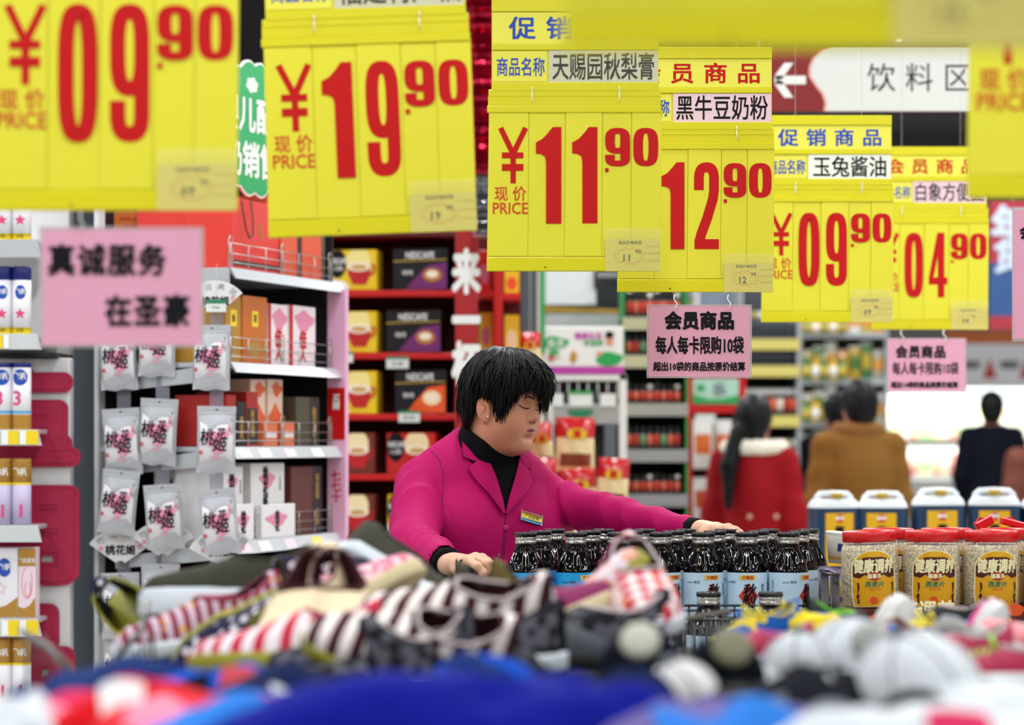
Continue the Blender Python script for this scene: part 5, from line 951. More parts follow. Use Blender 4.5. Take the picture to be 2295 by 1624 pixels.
# noodle cup and wrapped snack beside the jars
v = P(1877, 1262, 5.5); t = thing('noodle_cup', 'white paper cup with small blue logo beside the last syrup bottle', 'cup', v, (0, .1, 0)); MB().lathe([(.019, 0), (.027, .05), (.029, .055), (.029, .059), (.031, .061), (.031, .064), (.02, .066)], 24).build('cup_body', mat('cup_white', '#ece8e0', .4), t)
curved([(-.006, .026), (.004, .026), (.004, .042), (-.006, .042)], .0255).build('cup_logo', M_navy, t); MB().lathe([(.0205, .008), (.0215, .014)], 24, cap=False).build('gold_line', M_gold, t)
v = P(1868, 1290, 5.5); t = thing('snack_bag', 'lilac and yellow snack bag under the white cup', 'snack bag', (v.x, 5.5, v.z-.07)); me = stock('bag', .06, .09, (mat('bag_lilac', '#a79ac0', .3), mat('bag_straw', '#d8c680', .4), mat('bag_lilac', '#a79ac0', .3))); link('bag_film', me, t, (0, 0, 0)); 
tag(solid('counter_block', mat('plinth_dark', '#1d1d22', .6), P(1850, 0, 5.5).x, P(1898, 0, 5.5).x-.002, 5.762, 5.80, 0, .8), 'narrow dark block behind the snack bag', 'plinth')
for i, (px, py, w_, h_, rz) in enumerate(((2213, 1176, 40, 20, -.5), (2270, 1178, 52, 16, .25))):
    v = P(px, py+8, 5.45); v.z = jz+.1522; kk = 5.62/F; t = thing('lid_strap', ('red plastic strap standing up over the rear oat jars', 'longer red plastic strap by the frame edge')[i], 'strap', v, (0, rz, 0)); MB().box(-w_/2*kk, w_/2*kk, 0, .03, 0, h_*kk, b=.003).build('strap_body', O_red, t); MB().prism([(-w_*.4*kk, h_*kk), (w_*.1*kk, h_*kk), (-w_*.1*kk, h_*kk*1.3)], .004, .02).build('strap_tip', O_red, t)
# ================================================================= soy sauce jugs
J_liq = mat('jug_liquid', '#243c5a', .2, spec=.7, vary=.12, vs=7); J_top = mat('jug_plastic', '#dfe5ea', .35, spec=.6, sss=0.); J_y = mat('jug_label', '#dba90c', .45); J_cap = mat('jug_cap', '#b5962a', .4)
def jug(mir=1):
    t = thing('soy_jug', '', 'jug'); a, b, e = .082, .06, .5; 
    SE = lambda th, ra, rb: (ra*math.copysign(abs(math.cos(th))**e, math.cos(th)), rb*math.copysign(abs(math.sin(th))**e, math.sin(th)))
    P1 = [(.94, 0), (1, .012), (1, .24), (.995, .287)]; P2 = [(.995, .287), (.96, .300), (.88, .312), (.83, .317), (.8, .319)]
    mk = lambda pf, n, m_: MB().grid(lambda u, v: (lambda i, f: SE(2*PI*u, a*(pf[i][0]*(1-f)+pf[i+1][0]*f), b*(pf[i][0]*(1-f)+pf[i+1][0]*f))+(pf[i][1]*(1-f)+pf[i+1][1]*f,))(min(int(v*(len(pf)-1)), len(pf)-2), v*(len(pf)-1)-min(int(v*(len(pf)-1)), len(pf)-2)), 36, len(pf), closeu=True).build(n, m_, t)
    mk(P1, 'jug_body', J_liq); mk(P2, 'jug_shoulder', J_top); MB().prism([SE(2*PI*i/36, a*.8, b*.8) for i in range(36)], .318, .3195, plane='xy').build('jug_top', J_top, t)
    hx = mir*.014
    MB().tube([(-.058*mir, 0, .306), (-.056*mir, 0, .326), (-.046*mir, 0, .338), (0, 0, .341), (.046*mir, 0, .338), (.056*mir, 0, .326), (.058*mir, 0, .306)], [.012, .0125, .012, .0115, .012, .0125, .012], 10).build('handle', J_top, t)
    MB().lathe([(.017, .308), (.017, .318)], 20, c=(-.055*mir, 0, 0)).build('neck', J_top, t) if False else None
    MB().lathe([(.0165, .306), (.0165, .326)], 20, c=(-.0*mir, -.036, 0)).build('neck', J_top, t); MB().lathe([(.019, .322), (.019, .34), (.017, .342)], 20, c=(0, -.036, 0)).build('cap', J_cap, t)
    MB().box(-.048, .048, -b-.0022, -b+.001, .03, .268, b=.0008).build('label', J_y, t); text('厨邦', .013, M_white, t, (0, -b-.0040, .249), .04); MB().box(-.011, .011, -b-.0032, -b-.0021, .233, .262).build('red_square', M_red, t)
    text('酱油', .03, M_blk, t, (0, -b-.0030, .188), .06, vertical=True); m = MB(); ribbon(m, arc(-.026, .165, .011, .02, 0, 180, 14), .003, .003, -b-.003); m.build('arch_print', M_blk, t)
    return t
jp = jug(1); jz2 = P(0, 1090, 8.5).z-.355*.87; n_ = 0
for i, (px, sc) in enumerate(((1868, .87), (1978, .87), (2102, .90), (2228, .90), (2345, .87))):
    v = P(px, 0, 8.5); lb = 'large blue-black soy sauce jug with yellow label, %s behind the oat jars' % ordw(i)
    if n_ == 0: o = jp; o['label'] = lb; o['group'] = 'soy sauce jugs'
    else: o = dup(jp, None, None, lb, 'soy sauce jugs')
    o.location = (v.x, 8.5, jz2); o.scale = (sc*1.12, sc, sc*.97); o.rotation_euler = (0, 0, (.25, -.2, .1, -.15, .2)[i]); n_ += 1
tag(solid('pallet_block', mat('plinth_wood', '#8a6a4a', .7), P(1790, 0, 8.4).x, P(2420, 0, 8.4).x, 8.38, 8.75, 0, jz2-.0005, b=.01), 'low wooden display block under the soy sauce jugs', 'plinth')
# ================================================================= sale bins of shoes, caps and clothes in front
def noise3(x, y, s): return math.sin(2.4*x+s)*math.cos(2.1*y-s*1.3)+.45*math.sin(4.6*x-3.1*y+s*2.1)+.12*math.sin(9.7*x+6.3*y+s*.7)
DKC = mat('bin_dark', '#0e0f14', .7)
for (nm_, lb, x0, x1, y0, y1, z) in (('sale_bin', 'black slatted sale bin under the canvas shoes', -.52, .36, 3.05, 4.35, 1.06), ('sale_bin', 'black sale bin under the caps and cloths nearest the camera', -.62, .62, 1.95, 3.0, 1.07), ('sale_bin', 'black sale bin under the small children\'s shoes by the oat tray', .42, 1.15, 3.05, 4.5, 1.092)):
    t = thing(nm_, lb, 'bin', ((x0+x1)/2, y0, 0)); w2 = (x1-x0)/2
    MB().box(-w2, w2, 0, y1-y0, z-.03, z, b=.004).build('bin_base', DKC, t)
    for sx in (-w2+.02, w2-.02):
        for sy in (.02, y1-y0-.02): MB().tube([(sx, sy, 0), (sx, sy, z-.03)], .015, 8).build('leg', M_wire, t)
    MB().box(-w2, w2, 0, .01, z-.25, z-.03).build('skirt_panel', DKC, t)
def shoe(L, mats, opening=.5, high=.05, name='shoe', sole=.018, toe=1., laces=None, dots=None):
    """mats: upper, sole, lining, piping; length along +X, toe at +X"""
    t = thing(name, '', 'shoe'); up, so, ln_, pi_ = mats
    hw = lambda u: L*(.125+.05*math.sin(PI*min(1, u*1.05)*.9))*(1 if u < .8 else max(.02, 1-((u-.8)/.2)**2.2))**.5*(1 if u > .08 else max(.15, (u/.08))**.5)*(1.12 if .55 < u < .85 else 1)
    def outline(k=1.): return [(L*(u-.5), k*hw(u)) for u in np.linspace(0, 1, 22)]+[(L*(u-.5), -k*hw(u)) for u in np.linspace(1, 0, 22)]
    sm_ = MB(); ol = outline(1.07); n = len(ol)
    bend = lambda x: .10*max(0, x/L-.15)**2*L+.05*max(0, -x/L-.3)*L
    vs = []; 
    for z, k in ((0, .94), (.004, 1.), (sole, 1.02), (sole+.004, .98)): vs += [(x*(1 if z else .98), y*k, z+bend(x)) for x, y in ol]
    fs = [tuple(reversed(range(n)))]+[(j*n+i, j*n+(i+1) % n, (j+1)*n+(i+1) % n, (j+1)*n+i) for j in range(3) for i in range(n)]+[tuple(3*n+i for i in range(n))]
    sm_.add(vs, fs, 0, True).build('sole', so, t)
    H = lambda u: L*((.30 if u < .3 else .30-.12*(u-.3)/.3) if u < .6 else .18+(-.09*(u-.6)/.4))*high/.05*(1 if u < .9 else max(.2, 1-((u-.9)/.1)**2*.75))
    nu, nv = 25, 30; op = opening
    def surf(k, dz):
        def fn(a, v):
            u = .015+.975*v; th = PI*a; w_ = hw(u)*k; h = H(u)*k*(1-.06*math.sin(PI*min(1, u/op)) if u < op else 1)
            c = math.cos(th); s_ = math.sin(th); y = w_*math.copysign(abs(c)**.7, c); z = h*abs(s_)**.75
            x = L*(u-.5)+(.02*L*(1-s_) if u < .1 else 0)*0-(0.03*L*(1-v)*s_ if u < .2 else 0)*0
            return (x*k, y, sole+dz+z+bend(x)-.002)
        return fn
    def skip(i, j): v = j/(nv-1); a = (i+.5)/(nu-1); lim = .30*math.sin(PI*min(1, max(0, (v-.02)/(op*.96))))**.6 if .02 < v < op else 0; return abs(a-.5) < lim and .04 < v < op
    MB().grid(surf(1., 0), nu, nv, skip=skip).build('upper', up, t)
    MB().grid(surf(.94, .001), nu, nv, skip=skip).build('lining', ln_, t)
    MB().add([(x*.97, y*.9, sole+.003+bend(x)) for x, y in outline(1.)], [tuple(range(n))]).build('insole', ln_, t)
    f = surf(1.0, .0); e = []
    for j in range(2, nv):
        v = j/(nv-1)
        if v >= op*1.0: break
        lim = .30*math.sin(PI*min(1, max(0, (v-.02)/(op*.96))))**.6; e.append((.5-lim, v))
    L1 = [f(a, v) for a, v in e]+[f(1-a, v) for a, v in reversed(e)]; MB().tube(L1, .0024*L/.24, 6, closed=True).build('collar_piping', pi_, t)
    if laces:
        for q in range(4):
            v = op+.03+.055*q; MB().tube([tuple(np.array(f(a, v))+np.array((0, 0, .003))) for a in (.26, .38, .5, .62, .74)], .0022*L/.24, 5).build('lace', laces, t)
        b_ = np.array(f(.5, op+.03)); m = MB()
        for sg in (-1, 1): m.tube([tuple(b_), tuple(b_+np.array((.004, sg*.02, .012))), tuple(b_+np.array((0, sg*.03, .002))), tuple(b_+np.array((.002, sg*.012, .0)))], .002, 5)
        m.build('bow', laces, t)
    if dots: MB().lathe([(.014, 0), (.014, .002), (.01, .003)], 16, M=Matrix.Translation((-L*.5+.004, 0, .05)) @ Matrix.Rotation(-PI/2, 4, 'Y')).build('heel_badge', dots, t)
    return t
def put(o, px, py, D, rx, ry, rz, label, grp=None, sc=1.):
    v = P(px, py, D); o.location = v; o.rotation_euler = (math.radians(rx), math.radians(ry), math.radians(rz)); o['label'] = label; o.scale = (sc, sc, sc)
    if grp: o['group'] = grp
    return o
c_ol = mat('canvas_olive', '#343326', .85, vary=.15, vs=60, bump=.5, bs=400); s_wh = mat('sole_white', '#ccd4dc', .5); s_ye = mat('sole_olive', '#8e8a1c', .6, vary=.1, vs=20); s_be = mat('sole_beige', '#c4b48c', .6); l_bk = mat('lining_dark', '#16141a', .9)
l_mr = mat('lining_maroon', '#3e0a18', .85); p_wh = mat('piping_white', '#b8a8a8', .6); p_pk = mat('piping_rose', '#a03050', .6); l_wh = mat('lining_cream', '#d8ccc0', .8)
dotn = pattern('canvas_dots', 'dots', '#1c1838', '#d8d2d8', 55); stm = pattern('canvas_stripes', 'stripe', '#3c0d1c', '#e0d6d0', 36, rot=.25, c3=None); stp = pattern('canvas_pinkstripes', 'stripe', '#c02844', '#e8dce0', 42, rot=.6); plaid = pattern('canvas_plaid', 'plaid', '#b02440', '#e8dcd8', 45, c3='#d8642c')
flor = pattern('canvas_floral', 'noise', '#d06f86', '#ecc4cc', 90); beig = mat('canvas_beige', '#dcc6a4', .85, vary=.06, vs=30); magc = mat('canvas_magenta', '#7c1250', .7, vary=.1, vs=20); cols = pattern('canvas_multistripe', 'stripe', '#c0a8b8', '#7a2034', 60, rot=.1, c3='#d8a04c'); yb = mat('shoe_yellow', '#e2c91c', .5); bb = mat('shoe_blue', '#0f55a8', .5)
grn = mat('lace_neon', '#7be02c', .5); pkn = mat('shoe_pink', '#d8448c', .5); tel = mat('shoe_teal', '#1f7f86', .5); rsn = mat('shoe_rose', '#b0244c', .55); knt = mat('knit_grey', '#6c6f78', .9, vary=.2, vs=80)
G_ = 'canvas shoes in the sale bin'
put(shoe(.255, (c_ol, s_wh, l_bk, c_ol), .5, sole=.032), 512, 1388, 3.72, 14, 0, 176, 'olive canvas sneaker with thick white sole behind the polka dot shoes', None, 1.0)
put(shoe(.24, (dotn, s_ye, l_bk, s_ye), .45), 385, 1452, 3.75, 60, 30, -40, 'navy polka dot shoe standing on its side with yellow-green sole edge, at the bin corner')
put(shoe(.24, (cols, s_wh, l_mr, p_pk), .5), 455, 1452, 3.6, 0, 8, 200, 'multicolour striped slip-on between the dotted shoe and the olive sneaker')
put(shoe(.24, (dotn, s_ye, l_bk, s_ye), .45), 562, 1428, 3.5, -100, 30, 176, 'navy polka dot shoe with long yellow-green sole pointing at the bin corner')
put(shoe(.24, (dotn, s_be, l_bk, p_wh), .45), 615, 1425, 3.8, 0, 18, 168, 'navy polka dot shoe with beige toe lying under the cream pair')
a = put(shoe(.235, (beig, s_be, l_mr, l_mr), .55, high=.056), 690, 1432, 3.35, 8, 14, -104, 'cream canvas shoe with maroon lining, toe towards the shopper')
put(dup(a), 765, 1436, 3.33, 0, 13, -78, 'cream canvas shoe with maroon collar, second of the cream pair')
put(shoe(.235, (dotn, s_wh, l_bk, p_wh), .5), 742, 1345, 3.75, 0, -10, 60, 'navy and white patterned shoe peeking out behind the cream pair')
put(shoe(.24, (flor, s_be, l_wh, p_pk), .35), 798, 1385, 3.6, -30, -28, 24, 'pink floral canvas shoe tilted toe up behind the cream pair')
a = put(shoe(.26, (c_ol, s_wh, l_bk, c_ol), .5), 905, 1362, 3.8, -52, 34, -8, 'olive canvas sneaker standing on end with pale grey sole facing out', None)
put(dup(a), 1030, 1420, 3.9, 20, 14, -4, 'olive canvas sneaker leaning beside the upended one')
a = put(shoe(.25, (stm, s_ye, l_mr, p_wh), .5, sole=.014), 1010, 1420, 3.3, -14, -4, 176, 'maroon and white striped slip-on with open maroon inside, upper of the two')
put(dup(a), 905, 1490, 3.12, -26, -10, 186, 'maroon and white striped slip-on with orange tag and olive sole, lower of the two')
put(shoe(.24, (stp, s_ye, l_wh, p_pk), .4), 640, 1512, 3.2, 12, 2, 174, 'red and white striped shoe with olive sole above the denim-blue cloth')
put(shoe(.22, (mat('canvas_mist', '#b8b4b0', .8, vary=.2, vs=60), s_wh, l_wh, p_wh), .5), 1120, 1425, 3.4, 0, 0, 120, 'pale mixed-print shoe between the striped and magenta shoes')
put(shoe(.25, (c_ol, s_be, l_bk, c_ol), .5, dots=s_wh), 1180, 1432, 3.9, 0, 10, -10, 'olive shoe with a white round heel badge in front of the blue-labelled bottles')
put(shoe(.24, (mat('canvas_khaki', '#5a4a1c', .85), s_be, l_bk, c_ol), .5), 1255, 1425, 3.8, 0, 12, 8, 'khaki brown canvas shoe in front of the azure-labelled bottles')
put(shoe(.24, (magc, s_be, l_mr, p_pk), .3, sole=.02), 1262, 1432, 3.5, -24, -22, 12, 'magenta canvas shoe with pale edged sole, toe raised')
put(shoe(.23, (pattern('canvas_peach', 'noise', '#e0a090', '#dcd0d8', 50), s_ye, l_mr, l_mr), .5), 1352, 1402, 3.55, 20, -50, -30, 'shoe turned up to show its rounded olive-yellow sole')
put(shoe(.23, (plaid, s_wh, l_mr, p_wh), .55, high=.06), 1442, 1392, 3.5, 4, 8, -84, 'red plaid slip-on with maroon lining beside the rack wires')
put(shoe(.23, (cols, s_be, l_mr, magc), .55, high=.062), 1392, 1385, 3.75, 0, 10, -100, 'shoe with a rounded maroon heel rising behind the plaid slip-on')
gr2 = mat('shoe_slate', '#3a3f48', .7, vary=.3, vs=50)
for i, (px, py, D, ry, rz) in enumerate(((1060, 1500, 3.3, 0, 160), (1190, 1490, 3.35, 6, 20), (1300, 1478, 3.4, 0, 190), (1150, 1440, 3.55, 0, 100), (1010, 1545, 3.12, 0, 30), (860, 1560, 3.1, 8, 200), (760, 1560, 3.15, -6, 150))):
    put(shoe(.24, (gr2 if i % 2 else pattern('canvas_darkprint', 'noise', '#14141c', '#55555e', 60), (s_wh, DKC)[i % 2], l_bk, p_wh if i == 2 else l_bk), .5) if i < 3 else dup(bpy.data.objects['shoe.%03d' % (len([o for o in bpy.data.objects if o.name.startswith('shoe')])-1)]), px, py, D, 0, ry, rz, 'dark shoe in the shaded front layer of the bin, %s along from the striped pair' % ordw(i))
put(shoe(.15, (pattern('kid_yellowblue', 'noise', '#0f55a8', '#e2c91c', 13), yb, bb, yb), .45, laces=mat('lace_lemon', '#e8dc50', .5), sole=.014), 1695, 1452, 3.7, 0, 8, 205, 'yellow and blue children\'s sneaker, left shoe of the pair by the rack')
put(shoe(.15, (pattern('kid_yellowblue', 'noise', '#0f55a8', '#e2c91c', 13), yb, bb, yb), .45, laces=MATS['lace_lemon'], sole=.014), 1780, 1438, 3.72, 0, -12, -20, 'yellow and blue children\'s sneaker, right shoe of the pair by the rack')
put(shoe(.14, (MATS['kid_yellowblue'], yb, bb, yb), .45, laces=MATS['lace_lemon'], sole=.014), 2058, 1462, 3.6, 0, -10, 200, 'yellow and blue children\'s sneaker next to the round white sole')
w1 = mat('shoe_white', '#cfcfcd', .6)
put(shoe(.17, (w1, w1, l_wh, p_wh), .5), 2012, 1470, 3.75, 0, -75, -50, 'shoe standing on its heel showing a round white toe sole')
put(shoe(.16, (pkn, w1, tel, tel), .5), 2215, 1478, 3.6, 0, -70, -40, 'pink and teal shoe propped up with a rounded white sole')
put(shoe(.15, (bb, mat('sole_greyish', '#8a8a86', .6), bb, pkn), .5), 2150, 1500, 3.45, 20, -50, -120, 'blue shoe with pink edges and grey toe, toe towards the shopper')
put(shoe(.16, (rsn, w1, l_wh, p_wh), .5), 2130, 1512, 3.25, 0, 0, 190, 'crimson shoe with white strap beneath the blue one')
put(shoe(.16, (rsn, w1, rsn, p_wh), .5, laces=grn), 2240, 1545, 3.1, 0, 0, 170, 'crimson shoe with neon green laces at the frame edge')
put(shoe(.16, (w1, w1, mat('lining_rust', '#a86040', .8), p_wh), .5), 2060, 1502, 3.35, 0, 0, -70, 'white shoe with rusty brown inside below the yellow and blue sneaker')
put(shoe(.15, (mat('shoe_salmon', '#e08a90', .6), w1, l_wh, p_wh), .5), 2300, 1480, 3.4, 0, -20, 150, 'salmon and white shoe cut by the frame edge')
put(shoe(.15, (mat('shoe_blackgreen', '#12241c', .6), DKC, l_bk, grn), .5), 1905, 1445, 3.8, 0, 6, 20, 'black shoe with green trim in front of the tray')
put(shoe(.15, (DKC, s_wh, l_bk, p_wh), .5), 2105, 1430, 3.95, 0, 0, 170, 'black shoe against the tray under the jar row')
put(shoe(.15, (rsn, w1, l_wh, pkn), .5), 1690, 1502, 3.3, 0, 0, 170, 'small crimson and white shoe under the yellow and blue pair')
# crumpled garments and caps
def cloth(name, label, cat, px, py, D, w_, d_, h, m, seed, grp=None, rz=0., trims=None, edge=.8, fold=1., nu=56, nv=40):
    v = P(px, py, D); t = thing(name, label, cat, (v.x, v.y, v.z-h), math.radians(rz), group=grp)
    def fn(u, q, k=1., dz=0.):
        x, y = (u-.5)*2, (q-.5)*2; r = max(abs(x), abs(y)); rr = (abs(x)**3+abs(y)**3)**(1/3); b = max(0, 1-rr**2.2)**.55
        sa = lambda q_: math.sqrt(q_*q_+.03); rid = (sa(noise3(x*1.1, y*.9, seed))-.6)*.26+(.5-sa(noise3(x*2.0+seed, y*1.6, seed*1.7)))*.1
        wob = 1+.12*math.sin(3*math.atan2(y, x)+seed)+.07*math.sin(7*math.atan2(y, x)+2*seed)
        return (x*w_/2*k*wob, y*d_/2*k*wob, h*(b*(1+fold*rid)-.25*(1-b))*k+dz+(1-b)*h*.1*math.sin(9*x+seed))
    MB().grid(lambda u, q: fn(u, q), nu, nv).build('fabric', m, t)
    MB().grid(lambda u, q: fn(u, q, .985, -.004), nu//2, nv//2).build('fabric_underside', m, t)
    if trims:
        for (m2, a0, a1, b0, b1, nm) in trims: MB().grid(lambda u, q: fn(a0+(a1-a0)*u, b0+(b1-b0)*q, 1.0, .0022), 16, 10).build(nm, m2, t)
    return t
def fab(k, c, **kw): return mat(k, c, .85, spec=.1, vary=.1, vs=25, bump=.12, bs=300, **kw)
f_pk = fab('cloth_pink', '#c8305a'); f_rd = fab('cloth_red', '#b80c14'); f_co = fab('cloth_coral', '#cc2c36'); f_nv = fab('cloth_navy', '#0d1a40'); f_dk = fab('cloth_ink', '#04060f'); f_bl = fab('cloth_blue', '#0c48ae'); f_sk = fab('cloth_sky', '#2c70c4'); f_ry = fab('cloth_royal', '#040f78'); f_wh = fab('cloth_white', '#c6cacf'); f_ch = fab('cloth_charcoal', '#16171f'); f_gy = fab('cloth_grey', '#6c7078'); f_lv = fab('cloth_lavender', '#665a90'); f_wp = mat('patch_white', '#cfcdcc', .6)
f_de = fab('cloth_denim', '#132a60')
garm = [
 ('folded_shirt', 'denim-blue rolled cloth across the rear of the front bin', 292, 1480, 2.75, .24, .2, .06, f_de, 1.3, 0, None),
 ('folded_shirt', 'denim-blue folded cloth corner by the slanted black wire', 100, 1548, 2.65, .14, .16, .05, f_de, 2.9, 10, None),
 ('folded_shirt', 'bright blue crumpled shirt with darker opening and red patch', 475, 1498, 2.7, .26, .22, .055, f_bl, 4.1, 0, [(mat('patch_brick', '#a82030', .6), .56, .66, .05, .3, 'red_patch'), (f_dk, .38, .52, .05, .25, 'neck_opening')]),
 ('folded_shirt', 'navy crumpled shirt between the bright blue and the royal blue cloths', 650, 1520, 2.6, .28, .22, .07, f_nv, 5.2, 15, [(f_wp, .4, .47, .1, .3, 'print_patch')]),
 ('folded_shirt', 'rose-pink crumpled shirt nearest the corner', 130, 1572, 2.35, .22, .2, .06, f_pk, .7, -10, [(mat('cloth_pinklight', '#ee8098', .8), .1, .6, .05, .4, 'light_panel')]),
 ('folded_shirt', 'scarlet shirt with white stripe patch next to the rose-pink shirt', 340, 1545, 2.35, .26, .22, .06, f_rd, 2.2, 5, [(f_wp, .36, .48, .02, .35, 'white_stripe')]),
 ('folded_shirt', 'coral-red shirt overlapping the scarlet one', 455, 1545, 2.3, .24, .2, .055, f_co, 6.4, -12, [(mat('cloth_pinklight', '#ee8098', .8), .3, .6, .1, .3, 'light_panel')]),
 ('folded_shirt', 'white shirt edge at the frame corner', 22, 1562, 2.3, .12, .16, .06, f_wh, 3.3, 0, None),
 ('folded_shirt', 'sky-blue shirt low beside the coral-red one', 560, 1570, 2.2, .24, .2, .05, f_sk, 1.9, 8, [(f_pk, .55, .65, .1, .25, 'pink_print')]),
 ('folded_shirt', 'sky and mid blue shirt under the navy one', 720, 1535, 2.35, .26, .2, .06, f_sk, 3.9, -5, [(f_wp, .2, .3, .1, .3, 'print_patch')]),
 ('folded_shirt', 'glossy blue shirt with bright fold above the royal blue heap', 985, 1500, 2.55, .3, .24, .09, f_bl, 7.3, 10, [(f_de, .5, .8, .05, .4, 'dark_panel')]),
 ('folded_shirt', 'deep royal blue heap at the bottom of the frame', 960, 1500, 2.2, .42, .28, .07, f_ry, 8.8, 0, None),
 ('folded_shirt', 'deep royal blue cloth below the navy caps', 1180, 1520, 2.2, .34, .26, .07, f_ry, 3.7, 14, None),
 ('folded_shirt', 'ink-blue cloth behind the royal blue heap', 1180, 1505, 2.6, .4, .3, .08, f_dk, 2.5, 0, None),
 ('folded_shirt', 'black cloth between the striped shoes and the royal blue heap', 830, 1505, 2.85, .3, .24, .07, f_dk, 9.1, 0, None),
 ('folded_shirt', 'navy cloth with a pale label strip at the bottom edge', 1310, 1550, 2.25, .34, .24, .07, f_nv, 5.9, 0, [(f_gy, .2, .6, .05, .16, 'label_strip')]),
 ('folded_shirt', 'lavender and blue cloth at the bottom beside the charcoal cloth', 1560, 1560, 2.15, .26, .22, .06, f_lv, 6.6, 10, [(f_sk, .3, .9, .05, .3, 'blue_panel')]),
 ('knit_hat', 'charcoal cloth cap with soft peak, in front of the yellow and blue pair', 1745, 1525, 2.4, .22, .22, .08, f_ch, 4.4, 0, [(f_gy, .3, .5, .05, .2, 'grey_panel')]),
 ('knit_hat', 'white and charcoal cloth next to the big white cap', 1860, 1535, 2.5, .2, .2, .07, f_wh, 7.7, 0, [(f_ch, .5, .95, .2, .55, 'dark_panel'), (f_gy, .1, .5, .02, .2, 'grey_panel')]),
 ('folded_shirt', 'grey-white cloth low beside the charcoal cap', 1880, 1588, 2.25, .2, .2, .06, f_gy, 1.2, 0, None),
 ('folded_shirt', 'black cloth in the gap under the big white cap', 2080, 1570, 2.35, .2, .2, .06, f_dk, 5.5, 0, None),
 ('folded_shirt', 'white cloth sweep at the frame corner with a grey mark', 2230, 1548, 2.35, .3, .24, .09, f_wh, 8.1, 0, [(f_gy, .3, .4, .05, .25, 'grey_mark')]),
 ('folded_shirt', 'dark mottled cloth between the white cap and the crimson shoes', 2140, 1525, 2.8, .2, .2, .07, f_ch, 3.1, 20, None),
 ('folded_shirt', 'white cloth under the white soles', 1990, 1575, 2.1, .24, .2, .05, f_wh, 9.9, 0, [(f_pk, .6, .75, .1, .3, 'pink_print')]),
]
for (nm_, lb, px, py, D, w_, d_, h, m, sd, rz, tr) in garm: cloth(nm_, lb, 'hat' if nm_ == 'knit_hat' else 'clothing', px, py, D, w_, d_, h, m, sd, 'folded clothes in the front bin', rz, tr)
def capp(label, px, py, D, m, mb_, rz, rx=0., r=.085, button=None, brim=True, ry=0., mo=None):
    t = thing('baseball_cap', label, 'cap'); put(t, px, py, D, rx, ry, rz, label)
    MB().grid(lambda u, v: ((lambda a, e: (r*math.cos(e)*math.cos(a)*(1+.008*abs(math.sin(3*a))), r*.86*math.cos(e)*math.sin(a)*(1+.008*abs(math.sin(3*a))), r*.92*math.sin(e)))(2*PI*u, PI/2*v)), 48, 16, closeu=True).build('crown', m, t)
    for q in range(6): a = PI*q/3; MB().tube([(r*1.008*math.cos(e)*math.cos(a), r*.868*math.cos(e)*math.sin(a), r*.925*math.sin(e)) for e in np.linspace(.02, PI/2-.05, 9)], .0012, 4).build('seam', mb_, t)
    if brim: MB().grid(lambda u, v: (lambda a: (r*.92*math.cos(a)*(1+.75*v*max(0, math.cos(a)))+.0, r*.82*math.sin(a)*(1+.10*v), .004-.012*v-.02*(math.sin(a)**2)))((u-.5)*PI*.92), 24, 8).build('peak', mo or m, t)
    MB().lathe([(.009, 0), (.008, .004), (.003, .006)], 14, c=(0, 0, r*.915)).build('top_button', mb_, t)
    if button: MB().lathe([(.0205, 0), (.0205, .003), (.016, .0065), (.006, .0075)], 24, M=Matrix.Translation((r*.95, 0, .03)) @ Matrix.Rotation(math.radians(72), 4, 'Y')).build('front_badge', button, t)
    return t
capp('navy cap with a large round cream badge in the middle of the bin', 1440, 1518, 2.75, f_dk, f_nv, -96, 0, .055, mat('badge_cream', '#b8b8a8', .6), ry=-12)
capp('navy cap with dull khaki badge next to the cream-badged cap', 1622, 1525, 2.7, f_dk, f_nv, -84, 0, .05, mat('badge_khaki', '#77745c', .6), ry=-8)
capp('white cap with curved white brims turned to the shopper', 1530, 1560, 2.55, f_wp, f_gy, -70, 24, .04, None, mo=f_nv)
capp('white cap with a round grey ring on the crown, beside the rack', 1905, 1490, 2.95, f_wh, f_gy, -80, -8, .058, mat('badge_grey', '#9a9e98', .5))
capp('large white cap with raised peak at the front of the bin', 2055, 1560, 2.5, f_wh, f_gy, 120, -20, .068)
capp('white cap lying on its side near the striped cloth', 1790, 1490, 2.9, f_wh, f_gy, 200, 0, .04)
capp('navy cap low at the bottom of the bin', 1420, 1605, 2.4, f_nv, f_dk, -90, 0, .05)
# slanted rim wires of the near bin
w_ = thing('bin_wire', 'slanted black wire rim crossing the gap beside the denim cloth', 'wire rim', P(100, 1440, 3.1)); c0 = P(100, 1440, 3.1)
MB().tube([P(50, 1415, 3.2)-c0, P(110, 1450, 3.1)-c0, P(185, 1535, 2.95)-c0, P(190, 1620, 2.95)-c0], .0045, 8).build('rim_wire', M_wire, w_)
for px in (60, 80, 100, 120, 140, 160): MB().tube([P(px, 1425+max(0, px-100)*1.0, 3.12)-c0, P(px, 1600, 3.12)-c0], .002, 5).build('upright_wire', M_wire, w_)
w_ = thing('bin_wire', 'thin tilted wire rail in front of the lower bottles', 'wire rim', P(1420, 1440, 3.4)); c0 = P(1420, 1440, 3.4)
MB().tube([P(1455, 1450, 3.35)-c0, P(1500, 1392, 3.6)-c0, P(1635, 1370, 4.2)-c0], .004, 8).build('rim_wire', mat('wire_brown', '#3a3226', .4), w_)
MB().tube([P(1455, 1450, 3.35)-c0, P(1400, 1520, 3.1)-c0, P(1395, 1600, 3.05)-c0], .004, 8).build('rim_wire', MATS['wire_brown'], w_)
for px in range(1480, 1640, 18): MB().tube([P(px, 1400, 3.5)-c0, P(px, 1540, 3.5)-c0], .0022, 5).build('upright_wire', M_wire, w_)
w_ = thing('bin_wire', 'black wire corner rising beside the polka dot shoe', 'wire rim', P(300, 1450, 3.4)); c0 = P(300, 1450, 3.4)
